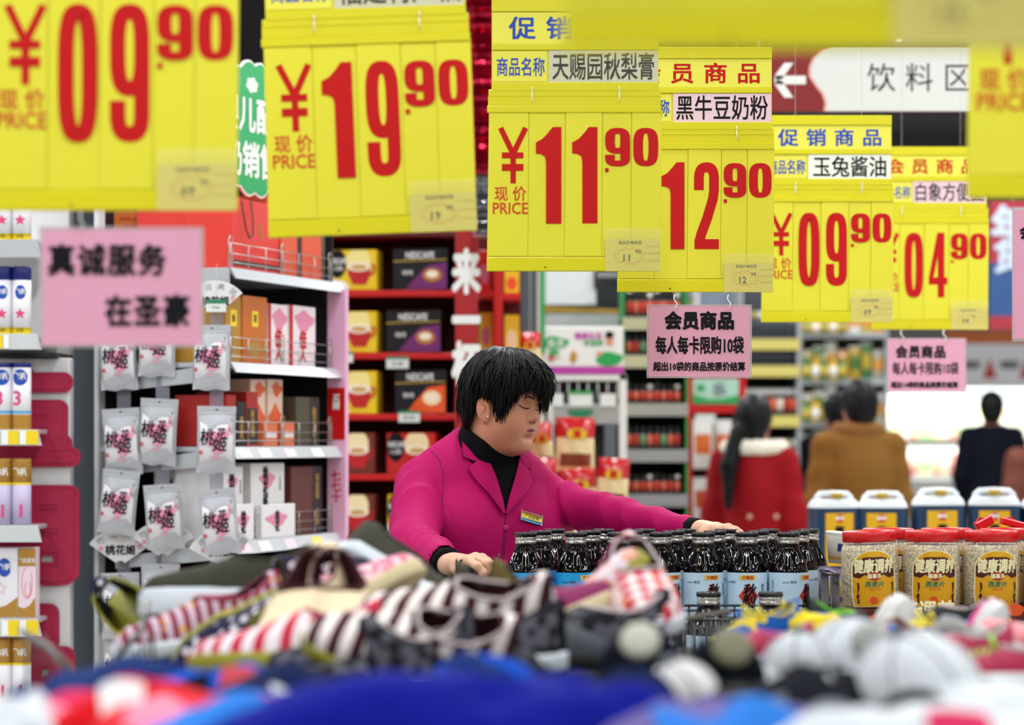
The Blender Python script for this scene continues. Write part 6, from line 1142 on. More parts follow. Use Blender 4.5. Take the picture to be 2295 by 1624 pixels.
MB().tube([P(235, 1500, 3.2)-c0, P(320, 1410, 3.4)-c0, P(330, 1350, 3.45)-c0], .004, 8).build('rim_wire', M_wire, w_)
for i in range(7): MB().tube([P(260+i*14, 1500-i*14, 3.4)-c0, P(262+i*14, 1580, 3.4)-c0], .0022, 5).build('upright_wire', M_wire, w_)
# ================================================================= people
def rot_axes(f, up=(0, 0, 1)):
    f = Vector(f).normalized(); r = f.cross(Vector(up)).normalized(); u = r.cross(f).normalized()
    return np.array([f, r, u], np.float32).T        # columns forward, right, up
M_skin = mat('skin', '#c58a6c', .5, spec=.35, attr='Col', sss=.12)
SK = np.array(lin('#cb8f72')[:3]); SKR = np.array(lin('#b56a58')[:3]); LIPC = np.array(lin('#9a4f4c')[:3]); SKH = np.array(lin('#d6a78c')[:3])
Cc = P(1121, 901, 5.95); HF = Vector((.87, -.5, -.13)).normalized(); HA = rot_axes(HF)
def to_head(Q): return (Q-np.array(Cc, np.float32))@HA
def sym(Q, c, r, k, d, R=None):
    for s in (-1, 1): d = smin(d, ell(Q, (c[0], s*c[1], c[2]), r, R), k)
    return d
def head_sdf(Qw):
    Q = to_head(Qw)
    d = ell(Q, (.002, 0, .028), (.086, .074, .084))
    d = smin(d, ell(Q, (.028, 0, -.032), (.054, .062, .070)), .03)
    d = sym(Q, (.026, .034, -.055), (.045, .034, .038), .03, d)          # full jaw
    d = smin(d, ell(Q, (.062, 0, -.086), (.019, .025, .016)), .022)      # chin
    d = smin(d, ell(Q, (.030, 0, -.088), (.042, .04, .02)), .03)        # soft under chin
    d = sym(Q, (.046, .036, -.034), (.03, .028, .028), .025, d)           # cheeks
    d = smin(d, ell(Q, (.056, 0, .020), (.021, .05, .016)), .02)         # brow
    d = smax(d, -ell(Q, (.086, .031, .004), (.013, .018, .009)), .012); d = smax(d, -ell(Q, (.086, -.031, .004), (.013, .018, .009)), .012)
    d = sym(Q, (.0635, .0305, -.001), (.0125, .0155, .0098), .005, d)     # closed lids
    d = smin(d, cap(Q, (.072, 0, .006), (.0875, 0, -.020), .006, .0090), .011)
    d = smin(d, ell(Q, (.0905, 0, -.024), (.0100, .0105, .0090)), .006)
    d = sym(Q, (.0825, .0130, -.0275), (.0105, .0075, .0078), .0045, d)
    for s in (-1, 1): d = smax(d, -ell(Q, (.0865, s*.0075, -.0345), (.005, .0038, .0032)), .003)
    d = smin(d, ell(Q, (.069, 0, -.050), (.016, .027, .018)), .014)
    d = smin(d, ell(Q, (.0815, 0, -.0485), (.0078, .0185, .0052)), .0035); d = smin(d, ell(Q, (.0795, 0, -.0585), (.0086, .0165, .0062)), .0035)
    d = smax(d, -ell(Q, (.0905, 0, -.0533), (.008, .024, .0012)), .0025)
    d = smax(d, -ell(Q, (.082, 0, -.0705), (.006, .018, .005)), .008)
    for s in (-1, 1):                                                    # ears
        e = ell(Q, (.004, s*.077, -.016), (.018, .0075, .029), [[.94, 0, -.34], [0, 1, 0], [.34, 0, .94]]); e = smax(e, -ell(Q, (.007, s*.087, -.012), (.0108, .009, .0175), [[.94, 0, -.34], [0, 1, 0], [.34, 0, .94]]), .004)
        e = smin(e, ell(Q, (.006, s*.083, -.016), (.006, .003, .010)), .004); e = smin(e, ell(Q, (.011, s*.0745, -.038), (.0085, .005, .009)), .006); d = smin(d, e, .006)
    n0 = to_head(np.array([[P(1098, 985, 5.98)]], np.float32).reshape(1, 3)[0]); 
    d = smin(d, cap(Q, (-.005, 0, -.04), (-.035, 0, -.17), .053, .056), .025)
    return d
def head_col(V):
    Q = to_head(V.astype(np.float32)); c = np.tile(SK, (len(V), 1)); g = lambda p, r: np.exp(-(((Q-np.array(p))/np.array(r))**2).sum(1))[:, None]
    for s in (-1, 1):
        k = g((.05, s*.045, -.036), (.03, .028, .026))*.45; c = c*(1-k)+SKR*k; k = g((.005, s*.083, -.02), (.02, .012, .03))*.4; c = c*(1-k)+SKR*k
    k = g((.092, 0, -.026), (.014, .016, .012))*.4; c = c*(1-k)+SKR*k
    k = np.clip(g((.083, 0, -.0535), (.012, .0185, .0082))*1.9-.45, 0, 1); c = c*(1-k)+LIPC*k
    for s in (-1, 1):
        k = g((.0865, s*.0078, -.036), (.005, .0042, .0035))*.8; c = c*(1-k)+np.array([.06, .02, .015])*k
    return c
def hand_sdf(knk, chains, wrist, rw, thumb):
    def fn(Q):
        d = cap(Q, wrist[0], wrist[1], rw, rw*.92)
        for p in knk: d = smin(d, cap(Q, wrist[1], p, rw*.62, .0108), .016)
        for i in range(len(knk)-1): d = smin(d, cap(Q, knk[i], knk[i+1], .0098, .0098), .008)
        for i, ch in enumerate(chains):
            rr = (.0094, .0096, .0091, .0080)[i]; pts = [knk[i]]+ch; f = None
            for j in range(len(pts)-1):
                e = cap(Q, pts[j], pts[j+1], rr*(1-.07*j), rr*(1-.07*(j+1))); f = e if f is None else smin(f, e, .0035)
            for j in (1, 2): f = smin(f, np.linalg.norm(Q-np.array(pts[j], np.float32), axis=-1)-rr*1.04*(1-.06*j), .003)
            d = smin(d, f, .0035)
        f = None
        for j in range(len(thumb)-1):
            e = cap(Q, thumb[j], thumb[j+1], (.0135, .0115, .0103)[j], (.0115, .0103, .0092)[j]); f = e if f is None else smin(f, e, .004)
        return smin(d, f, .006)
    pts = np.array([tuple(p) for p in list(knk)+[q for c in chains for q in c]+list(wrist)+list(thumb)]); return sdf_mesh(fn, pts.min(0)-.032, pts.max(0)+.032, .0021)
RH_k = [P(1050, 1256, 5.40), P(1066, 1251, 5.43), P(1080, 1253, 5.46), P(1090, 1259, 5.49)]
RH_c = [[P(1070, 1268, 5.365), P(1083, 1283, 5.365), P(1088, 1295, 5.385)], [P(1091, 1263, 5.395), P(1100, 1281, 5.395), P(1098, 1294, 5.415)], [P(1100, 1264, 5.435), P(1106, 1281, 5.435), P(1103, 1293, 5.455)], [P(1104, 1270, 5.475), P(1108, 1283, 5.475), P(1105, 1293, 5.49)]]
RH_w = [P(990, 1263, 5.53), P(1014, 1265, 5.48)]; RH_t = [P(1024, 1273, 5.45), P(1034, 1288, 5.405), P(1046, 1299, 5.385), P(1058, 1303, 5.375)]
LH_k = [P(1603, 1187, 5.60), P(1609, 1184, 5.624), P(1608, 1184, 5.648), P(1601, 1187, 5.672)]
LH_c = [[P(1625, 1185, 5.585), P(1640, 1190, 5.575), P(1650, 1194, 5.57)], [P(1632, 1182, 5.612), P(1648, 1188, 5.603), P(1659, 1193, 5.60)], [P(1631, 1182, 5.642), P(1646, 1187, 5.637), P(1656, 1192, 5.634)], [P(1619, 1186, 5.67), P(1631, 1189, 5.667), P(1640, 1192, 5.664)]]
LH_w = [P(1545, 1189, 5.72), P(1572, 1190, 5.685)]; LH_t = [P(1578, 1194, 5.64), P(1592, 1199, 5.61), P(1610, 1201, 5.595), P(1622, 1202, 5.59)]
T0 = np.array((-.07, 6.0, 0), np.float32); TF = Vector((.40, -.916, 0)); TA = rot_axes(TF)[:, [1, 0, 2]]       # columns: her right, forward, up
SR = np.array(P(944, 1088, 5.94)); SL = np.array((.078, 6.05, 1.255)); ER = np.array(P(926, 1228, 5.73)); WR = np.array(P(1000, 1263, 5.52)); EL = np.array(P(1396, 1160, 5.92)); WL = np.array(P(1556, 1187, 5.705))
def torso(Qw, g=0.):
    Q = (Qw-T0)@TA
    d = ell(Q, (0, 0, 1.20), (.176+g, .115+g, .2)); d = smin(d, ell(Q, (0, .02, 1.0), (.18+g, .135+g, .22)), .05); d = smin(d, ell(Q, (0, 0, .86), (.195+g, .14+g, .17)), .05)
    for s in (-1, 1):
        d = smin(d, cap(Q, (s*.02, -.01, 1.368), (s*.13, 0, 1.298 if s > 0 else 1.275), .050+g, .052+g), .04); d = smin(d, ell(Q, (s*.072, .078, 1.19), (.078+g, .06+g, .085)), .04)
    return d
def body_low(Qw):
    d = torso(Qw, -.012); d = smin(d, cap(Qw, SR, ER, .045, .037), .02); d = smin(d, cap(Qw, ER, WR, .037, .026), .015); d = smin(d, cap(Qw, SL, EL, .045, .036), .02); d = smin(d, cap(Qw, EL, WL, .036, .024), .015)
    for s in (-1, 1):
        hp = np.array(T0)+TA@np.array((s*.09, 0, .84), np.float32); kn = np.array(T0)+TA@np.array((s*.1, .02, .46), np.float32); an = np.array(T0)+TA@np.array((s*.1, -.02, .08), np.float32); to = np.array(T0)+TA@np.array((s*.11, .12, .03), np.float32)
        d = smin(d, cap(Qw, hp, kn, .085, .058), .03); d = smin(d, cap(Qw, kn, an, .056, .04), .02); d = smin(d, cap(Qw, an, to, .038, .03), .02)
    return d
wk = thing('person', 'short-haired shop worker in magenta blazer reaching over the syrup bottles', 'person', (-.07, 6.0, 0))
hv, hf = sdf_mesh(head_sdf, (-.20, 5.78, 1.29), (.10, 6.10, 1.60), .0026)
parts = [(hv, hf), hand_sdf(RH_k, RH_c, RH_w, .0235, RH_t), hand_sdf(LH_k, LH_c, LH_w, .0225, LH_t), sdf_mesh(body_low, (-.36, 5.45, -.02), (.46, 6.25, 1.42), .014)]
nh = len(hv)
def wcols(V):
    c = np.tile(SKH, (len(V), 1)); c[:nh] = head_col(V[:nh]); return c
off = Vector((.07, -6.0, 0))
def wadd(name, me, m=None): o = link(name, me, wk, off); return o
body_me = np_mesh('body', parts, M_skin, wcols); wadd('body', body_me)
# jacket
M_jk = mat('jacket_magenta', '#a80658', .7, spec=.15, vary=.03, vs=60, bump=.08, bs=900); M_jk2 = mat('jacket_seam', '#5e0634', .8); M_knit = mat('knit_black', '#07070b', .85, spec=.15, bump=.5, bs=700)
def wr(Q, a, b, n, amp, ph, tw=0.):
    """creases that run round a sleeve"""
    a = np.array(a, np.float32); b = np.array(b, np.float32); L = np.linalg.norm(b-a); ax = (b-a)/L; t = ((Q-a)@ax)/L; side = Q@np.array((.3, -.2, .9), np.float32)
    w_ = np.sin(t*n+ph+side*tw+1.3*np.sin(t*5+side*14)); w_ = 1-2*np.abs(w_)**.6 if True else w_; return -amp*w_*np.clip(1.25-np.abs(t-.5)*2, 0, 1)
def jacket_sdf(Qw):
    Q = (Qw-T0)@TA; d = torso(Qw, .008)
    a1 = cap(Qw, SR, ER, .060, .056)+wr(Qw, SR, ER, 9, .0048, .5, 30); a2 = cap(Qw, ER, WR, .055, .041)+wr(Qw, ER, WR, 10, .0058, 1.9, 34)
    ar = smin(a1, a2, .022)
    b1 = cap(Qw, SL, EL, .061, .043)+wr(Qw, SL, EL, 10, .0056, 2.2, 34); b2 = cap(Qw, EL, WL, .043, .0275)+wr(Qw, EL, WL, 9, .004, .3, 30)
    br = smin(b1, b2, .02); sm1 = smin(d, ar, .012); d2 = smin(sm1, br, .016)
    tw = .0035*np.sin(Qw[..., 2]*62+Q[..., 0]*30+2*np.sin(Q[..., 0]*22))*np.clip(1.25-Qw[..., 2], 0, .2)*5*np.clip(1-np.abs(Q[..., 0])*2, 0, 1)
    d2 = d2+tw*.6
    d2 = smax(d2, -cap(Qw, WR, WR+(WR-ER)*.6, .036, .036), .004); d2 = smax(d2, -cap(Qw, WL, WL+(WL-EL)*.6, .023, .023), .004)
    e = (WR-ER)/np.linalg.norm(WR-ER); d2 = smax(d2, np.where(np.linalg.norm(Qw-WR.astype(np.float32), axis=-1) < .09, ((Qw-WR)@e)-.004, -1), .003)
    e = (WL-EL)/np.linalg.norm(WL-EL); d2 = smax(d2, np.where(np.linalg.norm(Qw-WL.astype(np.float32), axis=-1) < .09, ((Qw-WL)@e)-.004, -1), .003)
    nc = np.array(P(1098, 985, 5.99), np.float32); d2 = smax(d2, -cap(Qw, nc+np.array((0, 0, .1), np.float32), nc+np.array((-.01, .01, -.04), np.float32), .058, .05), .01)
    return d2
jv, jf = sdf_mesh(jacket_sdf, (-.38, 5.46, .72), (.47, 6.26, 1.44), .0058)
j_me = np_mesh('jacket', [(jv, jf)], M_jk); wadd('jacket', j_me)
BV = {'j': BVHTree.FromPolygons([tuple(map(float, v)) for v in jv], [tuple(map(int, f)) for f in jf]), 'h': BVHTree.FromPolygons([tuple(map(float, v)) for v in hv], [tuple(map(int, f)) for f in hf])}
O_ = Vector((0, 0, CAMZ))
def drape(name, key, left, right, n, m_, mtl, off_=.004, th=.003, puff=0., edge=0.):
    """a fitted strip of cloth or hair laid on a body: left and right are edge curves (pixel points) it is sampled between"""
    def samp(c, t):
        s = [0]; [s.append(s[-1]+math.hypot(c[i+1][0]-c[i][0], c[i+1][1]-c[i][1])) for i in range(len(c)-1)]; q = t*s[-1]
        for i in range(len(c)-1):
            if q <= s[i+1]+1e-6: k = (q-s[i])/max(1e-6, s[i+1]-s[i]); return (c[i][0]+(c[i+1][0]-c[i][0])*k, c[i][1]+(c[i+1][1]-c[i][1])*k)
        return c[-1]
    F_ = []; B_ = []; last = [None]*m_; rows_ = []
    for j in reversed(range(n)):
        Fr = []; Br = []
        a, b = samp(left, j/(n-1)), samp(right, j/(n-1))
        for i in range(m_):
            u = i/(m_-1); px, py = a[0]+(b[0]-a[0])*u, a[1]+(b[1]-a[1])*u; d = (P(px, py, 6.)-O_).normalized(); h = BV[key].ray_cast(O_, d); hit = h[0]
            ref = last[i] if last[i] is not None else (last[i-1] if i else None); dist = (hit-O_).length if hit is not None and (ref is None or abs((hit-O_).length-ref) < .035) else (ref or 5.85)
            last[i] = dist; k = off_+puff*math.sin(PI*u)*math.sin(PI*min(1, j/(n-1)*1.0+.0)); Fr.append(O_+d*(dist-k)); Br.append(O_+d*(dist-k+th))
        rows_.append((Fr, Br))
    for Fr, Br in reversed(rows_): F_ += Fr; B_ += Br
    mb = MB(); N = n*m_; fs = [(j*m_+i, j*m_+i+1, (j+1)*m_+i+1, (j+1)*m_+i) for j in range(n-1) for i in range(m_-1)]
    fs2 = [tuple(N+q for q in reversed(f)) for f in fs]; bd = [j*m_ for j in range(n)]; bd = [i for i in range(m_)]+[j*m_+m_-1 for j in range(1, n)]+[(n-1)*m_+i for i in range(m_-2, -1, -1)]+[j*m_ for j in range(n-2, 0, -1)]
    rim = [(bd[i], bd[(i+1) % len(bd)], bd[(i+1) % len(bd)]+N, bd[i]+N) for i in range(len(bd))]
    mb.add(F_+B_, fs+fs2+rim, 0, True); return wadd(name, mb.mesh(name, mtl))
drape('shirt_front', 'j', [(1058, 966), (1083, 1016), (1112, 1071), (1129, 1128), (1131, 1150)], [(1172, 1008), (1168, 1030), (1156, 1071), (1138, 1120), (1134, 1150)], 26, 16, M_knit, .003, .002)
drape('lapel', 'j', [(1065, 1036), (1048, 1049), (1068, 1076), (1094, 1102), (1130, 1151)], [(1087, 1006), (1098, 1034), (1114, 1071), (1128, 1118), (1133, 1148)], 24, 10, M_jk, .0105, .006, puff=.003)
drape('collar', 'j', [(1057, 957), (1035, 983), (1035, 1004), (1038, 1022), (1064, 1033)], [(1062, 966), (1068, 976), (1080, 992), (1087, 1006), (1092, 1016)], 18, 10, M_jk, .0115, .006, puff=.004)
drape('lapel', 'j', [(1166, 1020), (1160, 1050), (1152, 1078), (1141, 1115), (1134, 1148)], [(1182, 1046), (1199, 1076), (1186, 1096), (1163, 1122), (1136, 1151)], 24, 10, M_jk, .0105, .006, puff=.003)
drape('collar', 'j', [(1163, 1012), (1165, 1024), (1172, 1036), (1180, 1047)], [(1170, 1013), (1180, 1026), (1188, 1036), (1193, 1049)], 12, 8, M_jk, .012, .006, puff=.003)
drape('front_edge', 'j', [(1132, 1150), (1129, 1200), (1126, 1255), (1124, 1330)], [(1135, 1150), (1133, 1200), (1130, 1255), (1128, 1330)], 20, 4, M_jk2, .0012, .001)
drape('shoulder_seam', 'j', [(966, 1012), (984, 1030), (993, 1062), (993, 1100), (988, 1140)], [(968, 1011), (986, 1029), (995, 1062), (995, 1100), (990, 1140)], 20, 3, M_jk2, .0008, .0008)
drape('name_badge', 'j', [(1169, 1139), (1167, 1164)], [(1217, 1152), (1215, 1178)], 5, 8, mat('badge_white', '#e6e6e4', .3), .008, .003)
for (nm_, a, b, c_) in (('badge_red_band', .0, .26, mat('badge_red', '#a83050', .4)), ('badge_yellow_band', .28, .74, mat('badge_yellow', '#e0c840', .4)), ('badge_blue_band', .78, .96, mat('badge_blue', '#3a94c8', .4))):
    L = lambda t, e: (1169-2*t+e*47.5, 1139+25*t+e*13+ (e*t)); drape(nm_, 'j', [L(a, .03), L(b, .03)], [L(a, .97), L(b, .97)], 3, 8, c_, .0092, .0008)
bt = P(1192, 1159, 5.84); bh = BV['j'].ray_cast(O_, (bt-O_).normalized())[0]; dd = (bt-O_).normalized(); bp_ = bh-dd*.0150
tb = text('广天促销', .0075, M_blk, wk, bp_+off, .02); tb.rotation_euler = (0, math.radians(15), math.radians(8))
bh = BV['j'].ray_cast(O_, (P(1134, 1183, 6.)-O_).normalized())[0]; MB().lathe([(.0055, 0), (.0065, .001), (.0065, .003), (.0035, .0025)], 18, M=Matrix.Translation(bh+off+Vector((0, -.001, 0))) @ Matrix.Rotation(PI/2, 4, 'X')).build('button', mat('button_magenta', '#b81468', .3, spec=.7), wk)
# knitted cuffs and roll neck
def ring_tube(pts, rs, name, m): MB().tube([Vector(p)+off for p in pts], rs, 24).build(name, m, wk)
e = (WR-ER)/np.linalg.norm(WR-ER); ring_tube([WR-e*.03, WR+e*.010, WR+e*.017], [.035, .0345, .030], 'knit_cuff', M_knit); e = (WL-EL)/np.linalg.norm(WL-EL); ring_tube([WL-e*.03, WL+e*.010, WL+e*.016], [.0265, .026, .0235], 'knit_cuff', M_knit)
def neck_sdf(Qw):
    Q = to_head(Qw); d = cap(Q, (-.008, 0, -.05), (-.046, 0, -.19), .0665, .074)
    nrm = np.array((.40, 0, .917), np.float32); d = smax(d, (Q@nrm)-(-.0745), .006)
    return smax(d, -cap(Q, (-.0, 0, .0), (-.012, 0, -.085), .058, .058), .004)
nv_, nf_ = sdf_mesh(neck_sdf, (-.20, 5.82, 1.24), (.08, 6.14, 1.46), .0035); wadd('roll_neck', np_mesh('roll_neck', [(nv_, nf_)], M_knit))
# face details
M_lash = mat('lash_black', '#120a0a', .6); M_brow = mat('brow_dark', '#3a241c', .8)
drape('eyelashes', 'h', [(1162, 906), (1170, 911), (1179, 914), (1187, 913)], [(1162, 907.5), (1170, 913), (1179, 917), (1187.5, 915)], 12, 3, M_lash, .0012, .001)
drape('eyelashes', 'h', [(1199, 915), (1204, 918), (1209, 919)], [(1199, 916.5), (1204, 920.5), (1209, 921)], 6, 3, M_lash, .0012, .001)
drape('eyebrow', 'h', [(1172, 892), (1182, 887), (1192, 889), (1198, 893)], [(1173, 893), (1182, 890.5), (1192, 893.5), (1197, 896)], 12, 3, M_brow, .0006, .0006)
drape('eyebrow', 'h', [(1205, 899), (1210, 898)], [(1205, 902), (1210, 901)], 4, 3, M_brow, .0006, .0006)
drape('lip_line', 'h', [(1180, 966.8), (1187, 966), (1194, 965.2), (1199, 965.6)], [(1180, 967.8), (1187, 967.6), (1194, 966.9), (1199, 967.2)], 10, 3, mat('lip_shadow', '#5a2424', .6), .0004, .0004)
MB().lathe([(.0005, 0), (.0028, .0008), (.0028, .0022), (.0008, .0034)], 12, M=Matrix.Translation(P(1094.5, 933, 5.862)+off) @ Matrix.Rotation(PI/2, 4, 'X')).build('earring', mat('earring_silver', '#f2f2f2', .1, metal=.9), wk)
# hair: a lofted cap of locks from the crown, then single strands over it
M_hair = mat('hair_black', '#050508', .5, spec=.25)
HAm = Matrix([[float(x) for x in row] for row in HA]); rh = random.Random(3)
def hair_end(ph):
    """lowest height of the hair above eye level for azimuth ph (0 = forehead, 90 = her right, -90 = her left)"""
    a = (ph+180) % 360-180; b = abs(a); tab = [(0, .018), (12, .030), (30, .034), (44, .026), (52, .002), (60, -.028), (72, -.032), (79, -.004), (85, .008), (98, .008), (105, -.02), (113, -.05), (130, -.062), (180, -.066)]
    if a < 0: tab = [(0, .018), (14, .004), (40, -.002)]+tab[4:]
    for (x0, y0), (x1, y1) in zip(tab, tab[1:]):
        if b <= x1: return y0+(y1-y0)*(b-x0)/(x1-x0)
    return -.07
def hair_pt(ph, t, k=1., jit=0.):
    """t = 0 at the crown, 1 at the tips"""
    ze = hair_end(ph); a = math.radians(ph); top = .119; z = top-(top-ze)*(t**1.35); zz = (z-.022)/.1
    rr = math.sqrt(max(0.0, 1-min(1, abs(zz))**2.3)) if zz > 0 else 1-.10*zz*zz
    rr = max(rr, .02+.5*t if t < .1 else 0); rf = .110 if abs(a) < PI/2 else .093; rs = .087
    ca, sa = math.cos(a), math.sin(a); x = .006+rf*rr*ca*(1-.04*max(0, ca)*(t > .8)); y = rs*rr*sa
    if zz < -.3 and ca < 0: x *= 1-.16*(-zz-.3); y *= 1-.14*(-zz-.3)
    return Vector((x*k, y*k, z))+Vector((ca, sa, .3))*jit
def h2w(p): return Vector(Cc)+HAm @ p+off
def lock(m, ph, t0, t1, w_, k, jit, tip=1., lift=0., sweep=0.):
    n = 9; pts = []; rs = []
    for i in range(n): s = i/(n-1); t = t0+(t1-t0)*s; pts.append(h2w(hair_pt(ph+sweep*s, t, k, jit+lift*s*s))); rs.append(w_*(1-.85*s**2.2))
    m.tube(pts, rs, 5)
base_ = MB(); base_.grid(lambda u, v: h2w(hair_pt(u*360, .0+v*.97, .985)), 72, 26, closeu=True); base_.grid(lambda u, v: h2w(hair_pt(u*360, .0+v*.96, .93)), 72, 14, closeu=True); base_.build('hair_cap', M_hair, wk)
hs = MB()
for i in range(520):
    ph = rh.uniform(-180, 180); t1 = rh.uniform(.9, 1.05) if abs(ph) > 45 else rh.uniform(.86, 1.08)
    lock(hs, ph, rh.uniform(0, .12), t1, rh.uniform(.003, .0065), 1.0, rh.uniform(-.003, .0035), sweep=rh.uniform(-8, 8)+(10 if -40 < ph < 60 else 0))
for i in range(420):
    ph = rh.uniform(-180, 180); lock(hs, ph, rh.uniform(0, .45), rh.uniform(.4, 1.05), rh.uniform(.001, .003), 1.01, rh.uniform(.001, .006), lift=rh.uniform(0, .014), sweep=rh.uniform(-22, 22))
for i in range(60):
    ph = rh.uniform(-60, 70); lock(hs, ph, .4, rh.uniform(1.02, 1.16), rh.uniform(.0012, .0028), 1.0, rh.uniform(-.004, .001), sweep=rh.uniform(-4, 10))
hs.build('hair_strands', M_hair, wk)
# trousers and shoes of the worker
def leg_cloth(Qw):
    d = None
    for s in (-1, 1):
        hp = np.array(T0)+TA@np.array((s*.09, 0, .86), np.float32); kn = np.array(T0)+TA@np.array((s*.1, .02, .46), np.float32); an = np.array(T0)+TA@np.array((s*.1, -.02, .09), np.float32)
        e = smin(cap(Qw, hp, kn, .1, .075), cap(Qw, kn, an, .074, .062), .03); d = e if d is None else smin(d, e, .03)
    return smin(d, ell((Qw-T0)@TA, (0, 0, .88), (.185, .135, .12)), .04)
tv = sdf_mesh(leg_cloth, (-.36, 5.7, .04), (.22, 6.3, 1.02), .014); wadd('trousers', np_mesh('trousers', [tv], mat('trouser_black', '#101014', .8)))
def shoe_sdf(Qw):
    d = None
    for s in (-1, 1):
        an = np.array(T0)+TA@np.array((s*.1, -.04, .045), np.float32); to = np.array(T0)+TA@np.array((s*.11, .15, .035), np.float32); e = cap(Qw, an, to, .046, .038); d = e if d is None else np.minimum(d, e)
    return smax(d, -Qw[..., 2]+.0, .01)
tv = sdf_mesh(shoe_sdf, (-.36, 5.6, -.02), (.26, 6.2, .12), .01); wadd('flat_shoes', np_mesh('flat_shoes', [tv], mat('shoe_black', '#0c0c0e', .4)))
# ================================================================= shoppers seen from behind
def shopper(label, px, top, D, H_, coat, skin, hair_style, coat_bits, facing=(0, 1, 0), build_=1., long_=.55, collar=None):
    """standing person, back to the camera; H_ body height in metres (head top at pixel row top)"""
    zt = P(0, top, D).z; x0 = P(px, 0, D).x; H_ = zt; t = thing('person', label, 'person', (x0, D, 0)); A = rot_axes(facing)[:, [1, 0, 2]]; Z0 = np.zeros(3, np.float32)
    L = lambda Q: Q@A; s_ = H_/1.7
    arm = lambda s: [np.array((s*.2*build_, 0, 1.38))*s_, np.array((s*.25*build_, .0, 1.1))*s_, np.array((s*.23*build_, .1, .86))*s_]
    def bodyf(Qw):
        Q = L(Qw)/1.; d = ell(Q, np.array((0, .0, 1.58))*s_, np.array((.075, .093, .115))*s_); d = smin(d, ell(Q, np.array((0, .04, 1.53))*s_, np.array((.06, .06, .08))*s_), .03); d = smin(d, ell(Q, np.array((0, .105, 1.545))*s_, np.array((.012, .016, .022))*s_), .012)
        for s in (-1, 1): d = smin(d, ell(Q, np.array((s*.078, 0, 1.56))*s_, np.array((.008, .018, .03))*s_), .006)
        d = smin(d, cap(Q, np.array((0, 0, 1.5))*s_, np.array((0, -.02, 1.36))*s_, .052*s_, .062*s_), .03); d = smin(d, ell(Q, np.array((0, 0, 1.2))*s_, np.array((.17, .1, .26))*s_), .05); d = smin(d, ell(Q, np.array((0, 0, .92))*s_, np.array((.16, .11, .16))*s_), .05)
        for s in (-1, 1):
            a = arm(s); d = smin(d, cap(Q, a[0], a[1], .045, .036), .03); d = smin(d, cap(Q, a[1], a[2], .035, .025), .02)
            d = smin(d, cap(Q, a[2], a[2]+np.array((0, .02, -.09)), .024, .014), .01)
            for q in range(4): b0 = a[2]+np.array((0, .045-.02*q, -.08)); d = smin(d, cap(Q, b0, b0+np.array((0, .01, -.07+.008*abs(q-1.5))), .0095, .008), .005)
            d = smin(d, cap(Q, a[2]+np.array((0, .03, -.03)), a[2]+np.array((-s*.01, .07, -.09)), .0115, .009), .008)
            d = smin(d, cap(Q, np.array((s*.09, 0, .9))*s_, np.array((s*.1, .01, .48))*s_, .08, .055), .03); d = smin(d, cap(Q, np.array((s*.1, .01, .48))*s_, np.array((s*.1, -.02, .08))*s_, .054, .038), .02); d = smin(d, cap(Q, np.array((s*.1, -.03, .05)), np.array((s*.12, .13, .035)), .038, .03), .02)
        return d
    v = sdf_mesh(bodyf, (-.40, -.35, -.02), (.40, .35, H_+.03), .0135); link('body', np_mesh('body', [v], M_skin, lambda V: np.tile(np.array(lin(skin)[:3]), (len(V), 1))), t)
    def coatf(Qw):
        Q = L(Qw); b = build_; d = ell(Q, np.array((0, .0, 1.22))*s_, np.array((.205*b, .145, .24))*s_); d = smin(d, ell(Q, np.array((0, 0, .95))*s_, np.array((.205*b, .15, .26))*s_), .05)
        if long_ < .7: d = smin(d, ell(Q, np.array((0, 0, .74))*s_, np.array((.215*b, .16, .22))*s_), .06)
        for s in (-1, 1):
            a = arm(s); d = smin(d, cap(Q, np.array((0, -.01, 1.40))*s_, a[0], .07, .076*b), .05); d = smin(d, smin(cap(Q, a[0], a[1], .078*b, .066), cap(Q, a[1], a[2], .066, .05), .03)+.004*np.sin(Q[..., 2]*45+Q[..., 1]*20), .015)
        d = smax(d, (long_*s_)-Q[..., 2], .01); return smax(d, -cap(Q, np.array((0, 0, 1.62))*s_, np.array((0, .0, 1.42))*s_, .066, .062), .01)
    v = sdf_mesh(coatf, (-.42, -.32, .4), (.42, .36, H_-.1), .0125); link('coat', np_mesh('coat', [v], coat), t)
    def trou(Qw):
        Q = L(Qw); d = None
        for s in (-1, 1): e = smin(cap(Q, np.array((s*.09, 0, .9))*s_, np.array((s*.1, .01, .48))*s_, .098, .07), cap(Q, np.array((s*.1, .01, .48))*s_, np.array((s*.1, -.02, .09))*s_, .07, .058), .03); d = e if d is None else smin(d, e, .02)
        return d
    v = sdf_mesh(trou, (-.3, -.2, .02), (.3, .2, 1.02), .018); link('trousers', np_mesh('trousers', [v], MATS['trouser_black']), t)
    def sh(Qw):
        Q = L(Qw); return np.minimum(cap(Q, (.1, -.05, .048), (.12, .15, .04), .046, .038), cap(Q, (-.1, -.05, .048), (-.12, .15, .04), .046, .038))
    v = sdf_mesh(sh, (-.24, -.25, -.02), (.24, .25, .12), .012); link('shoes', np_mesh('shoes', [v], MATS['shoe_black']), t)
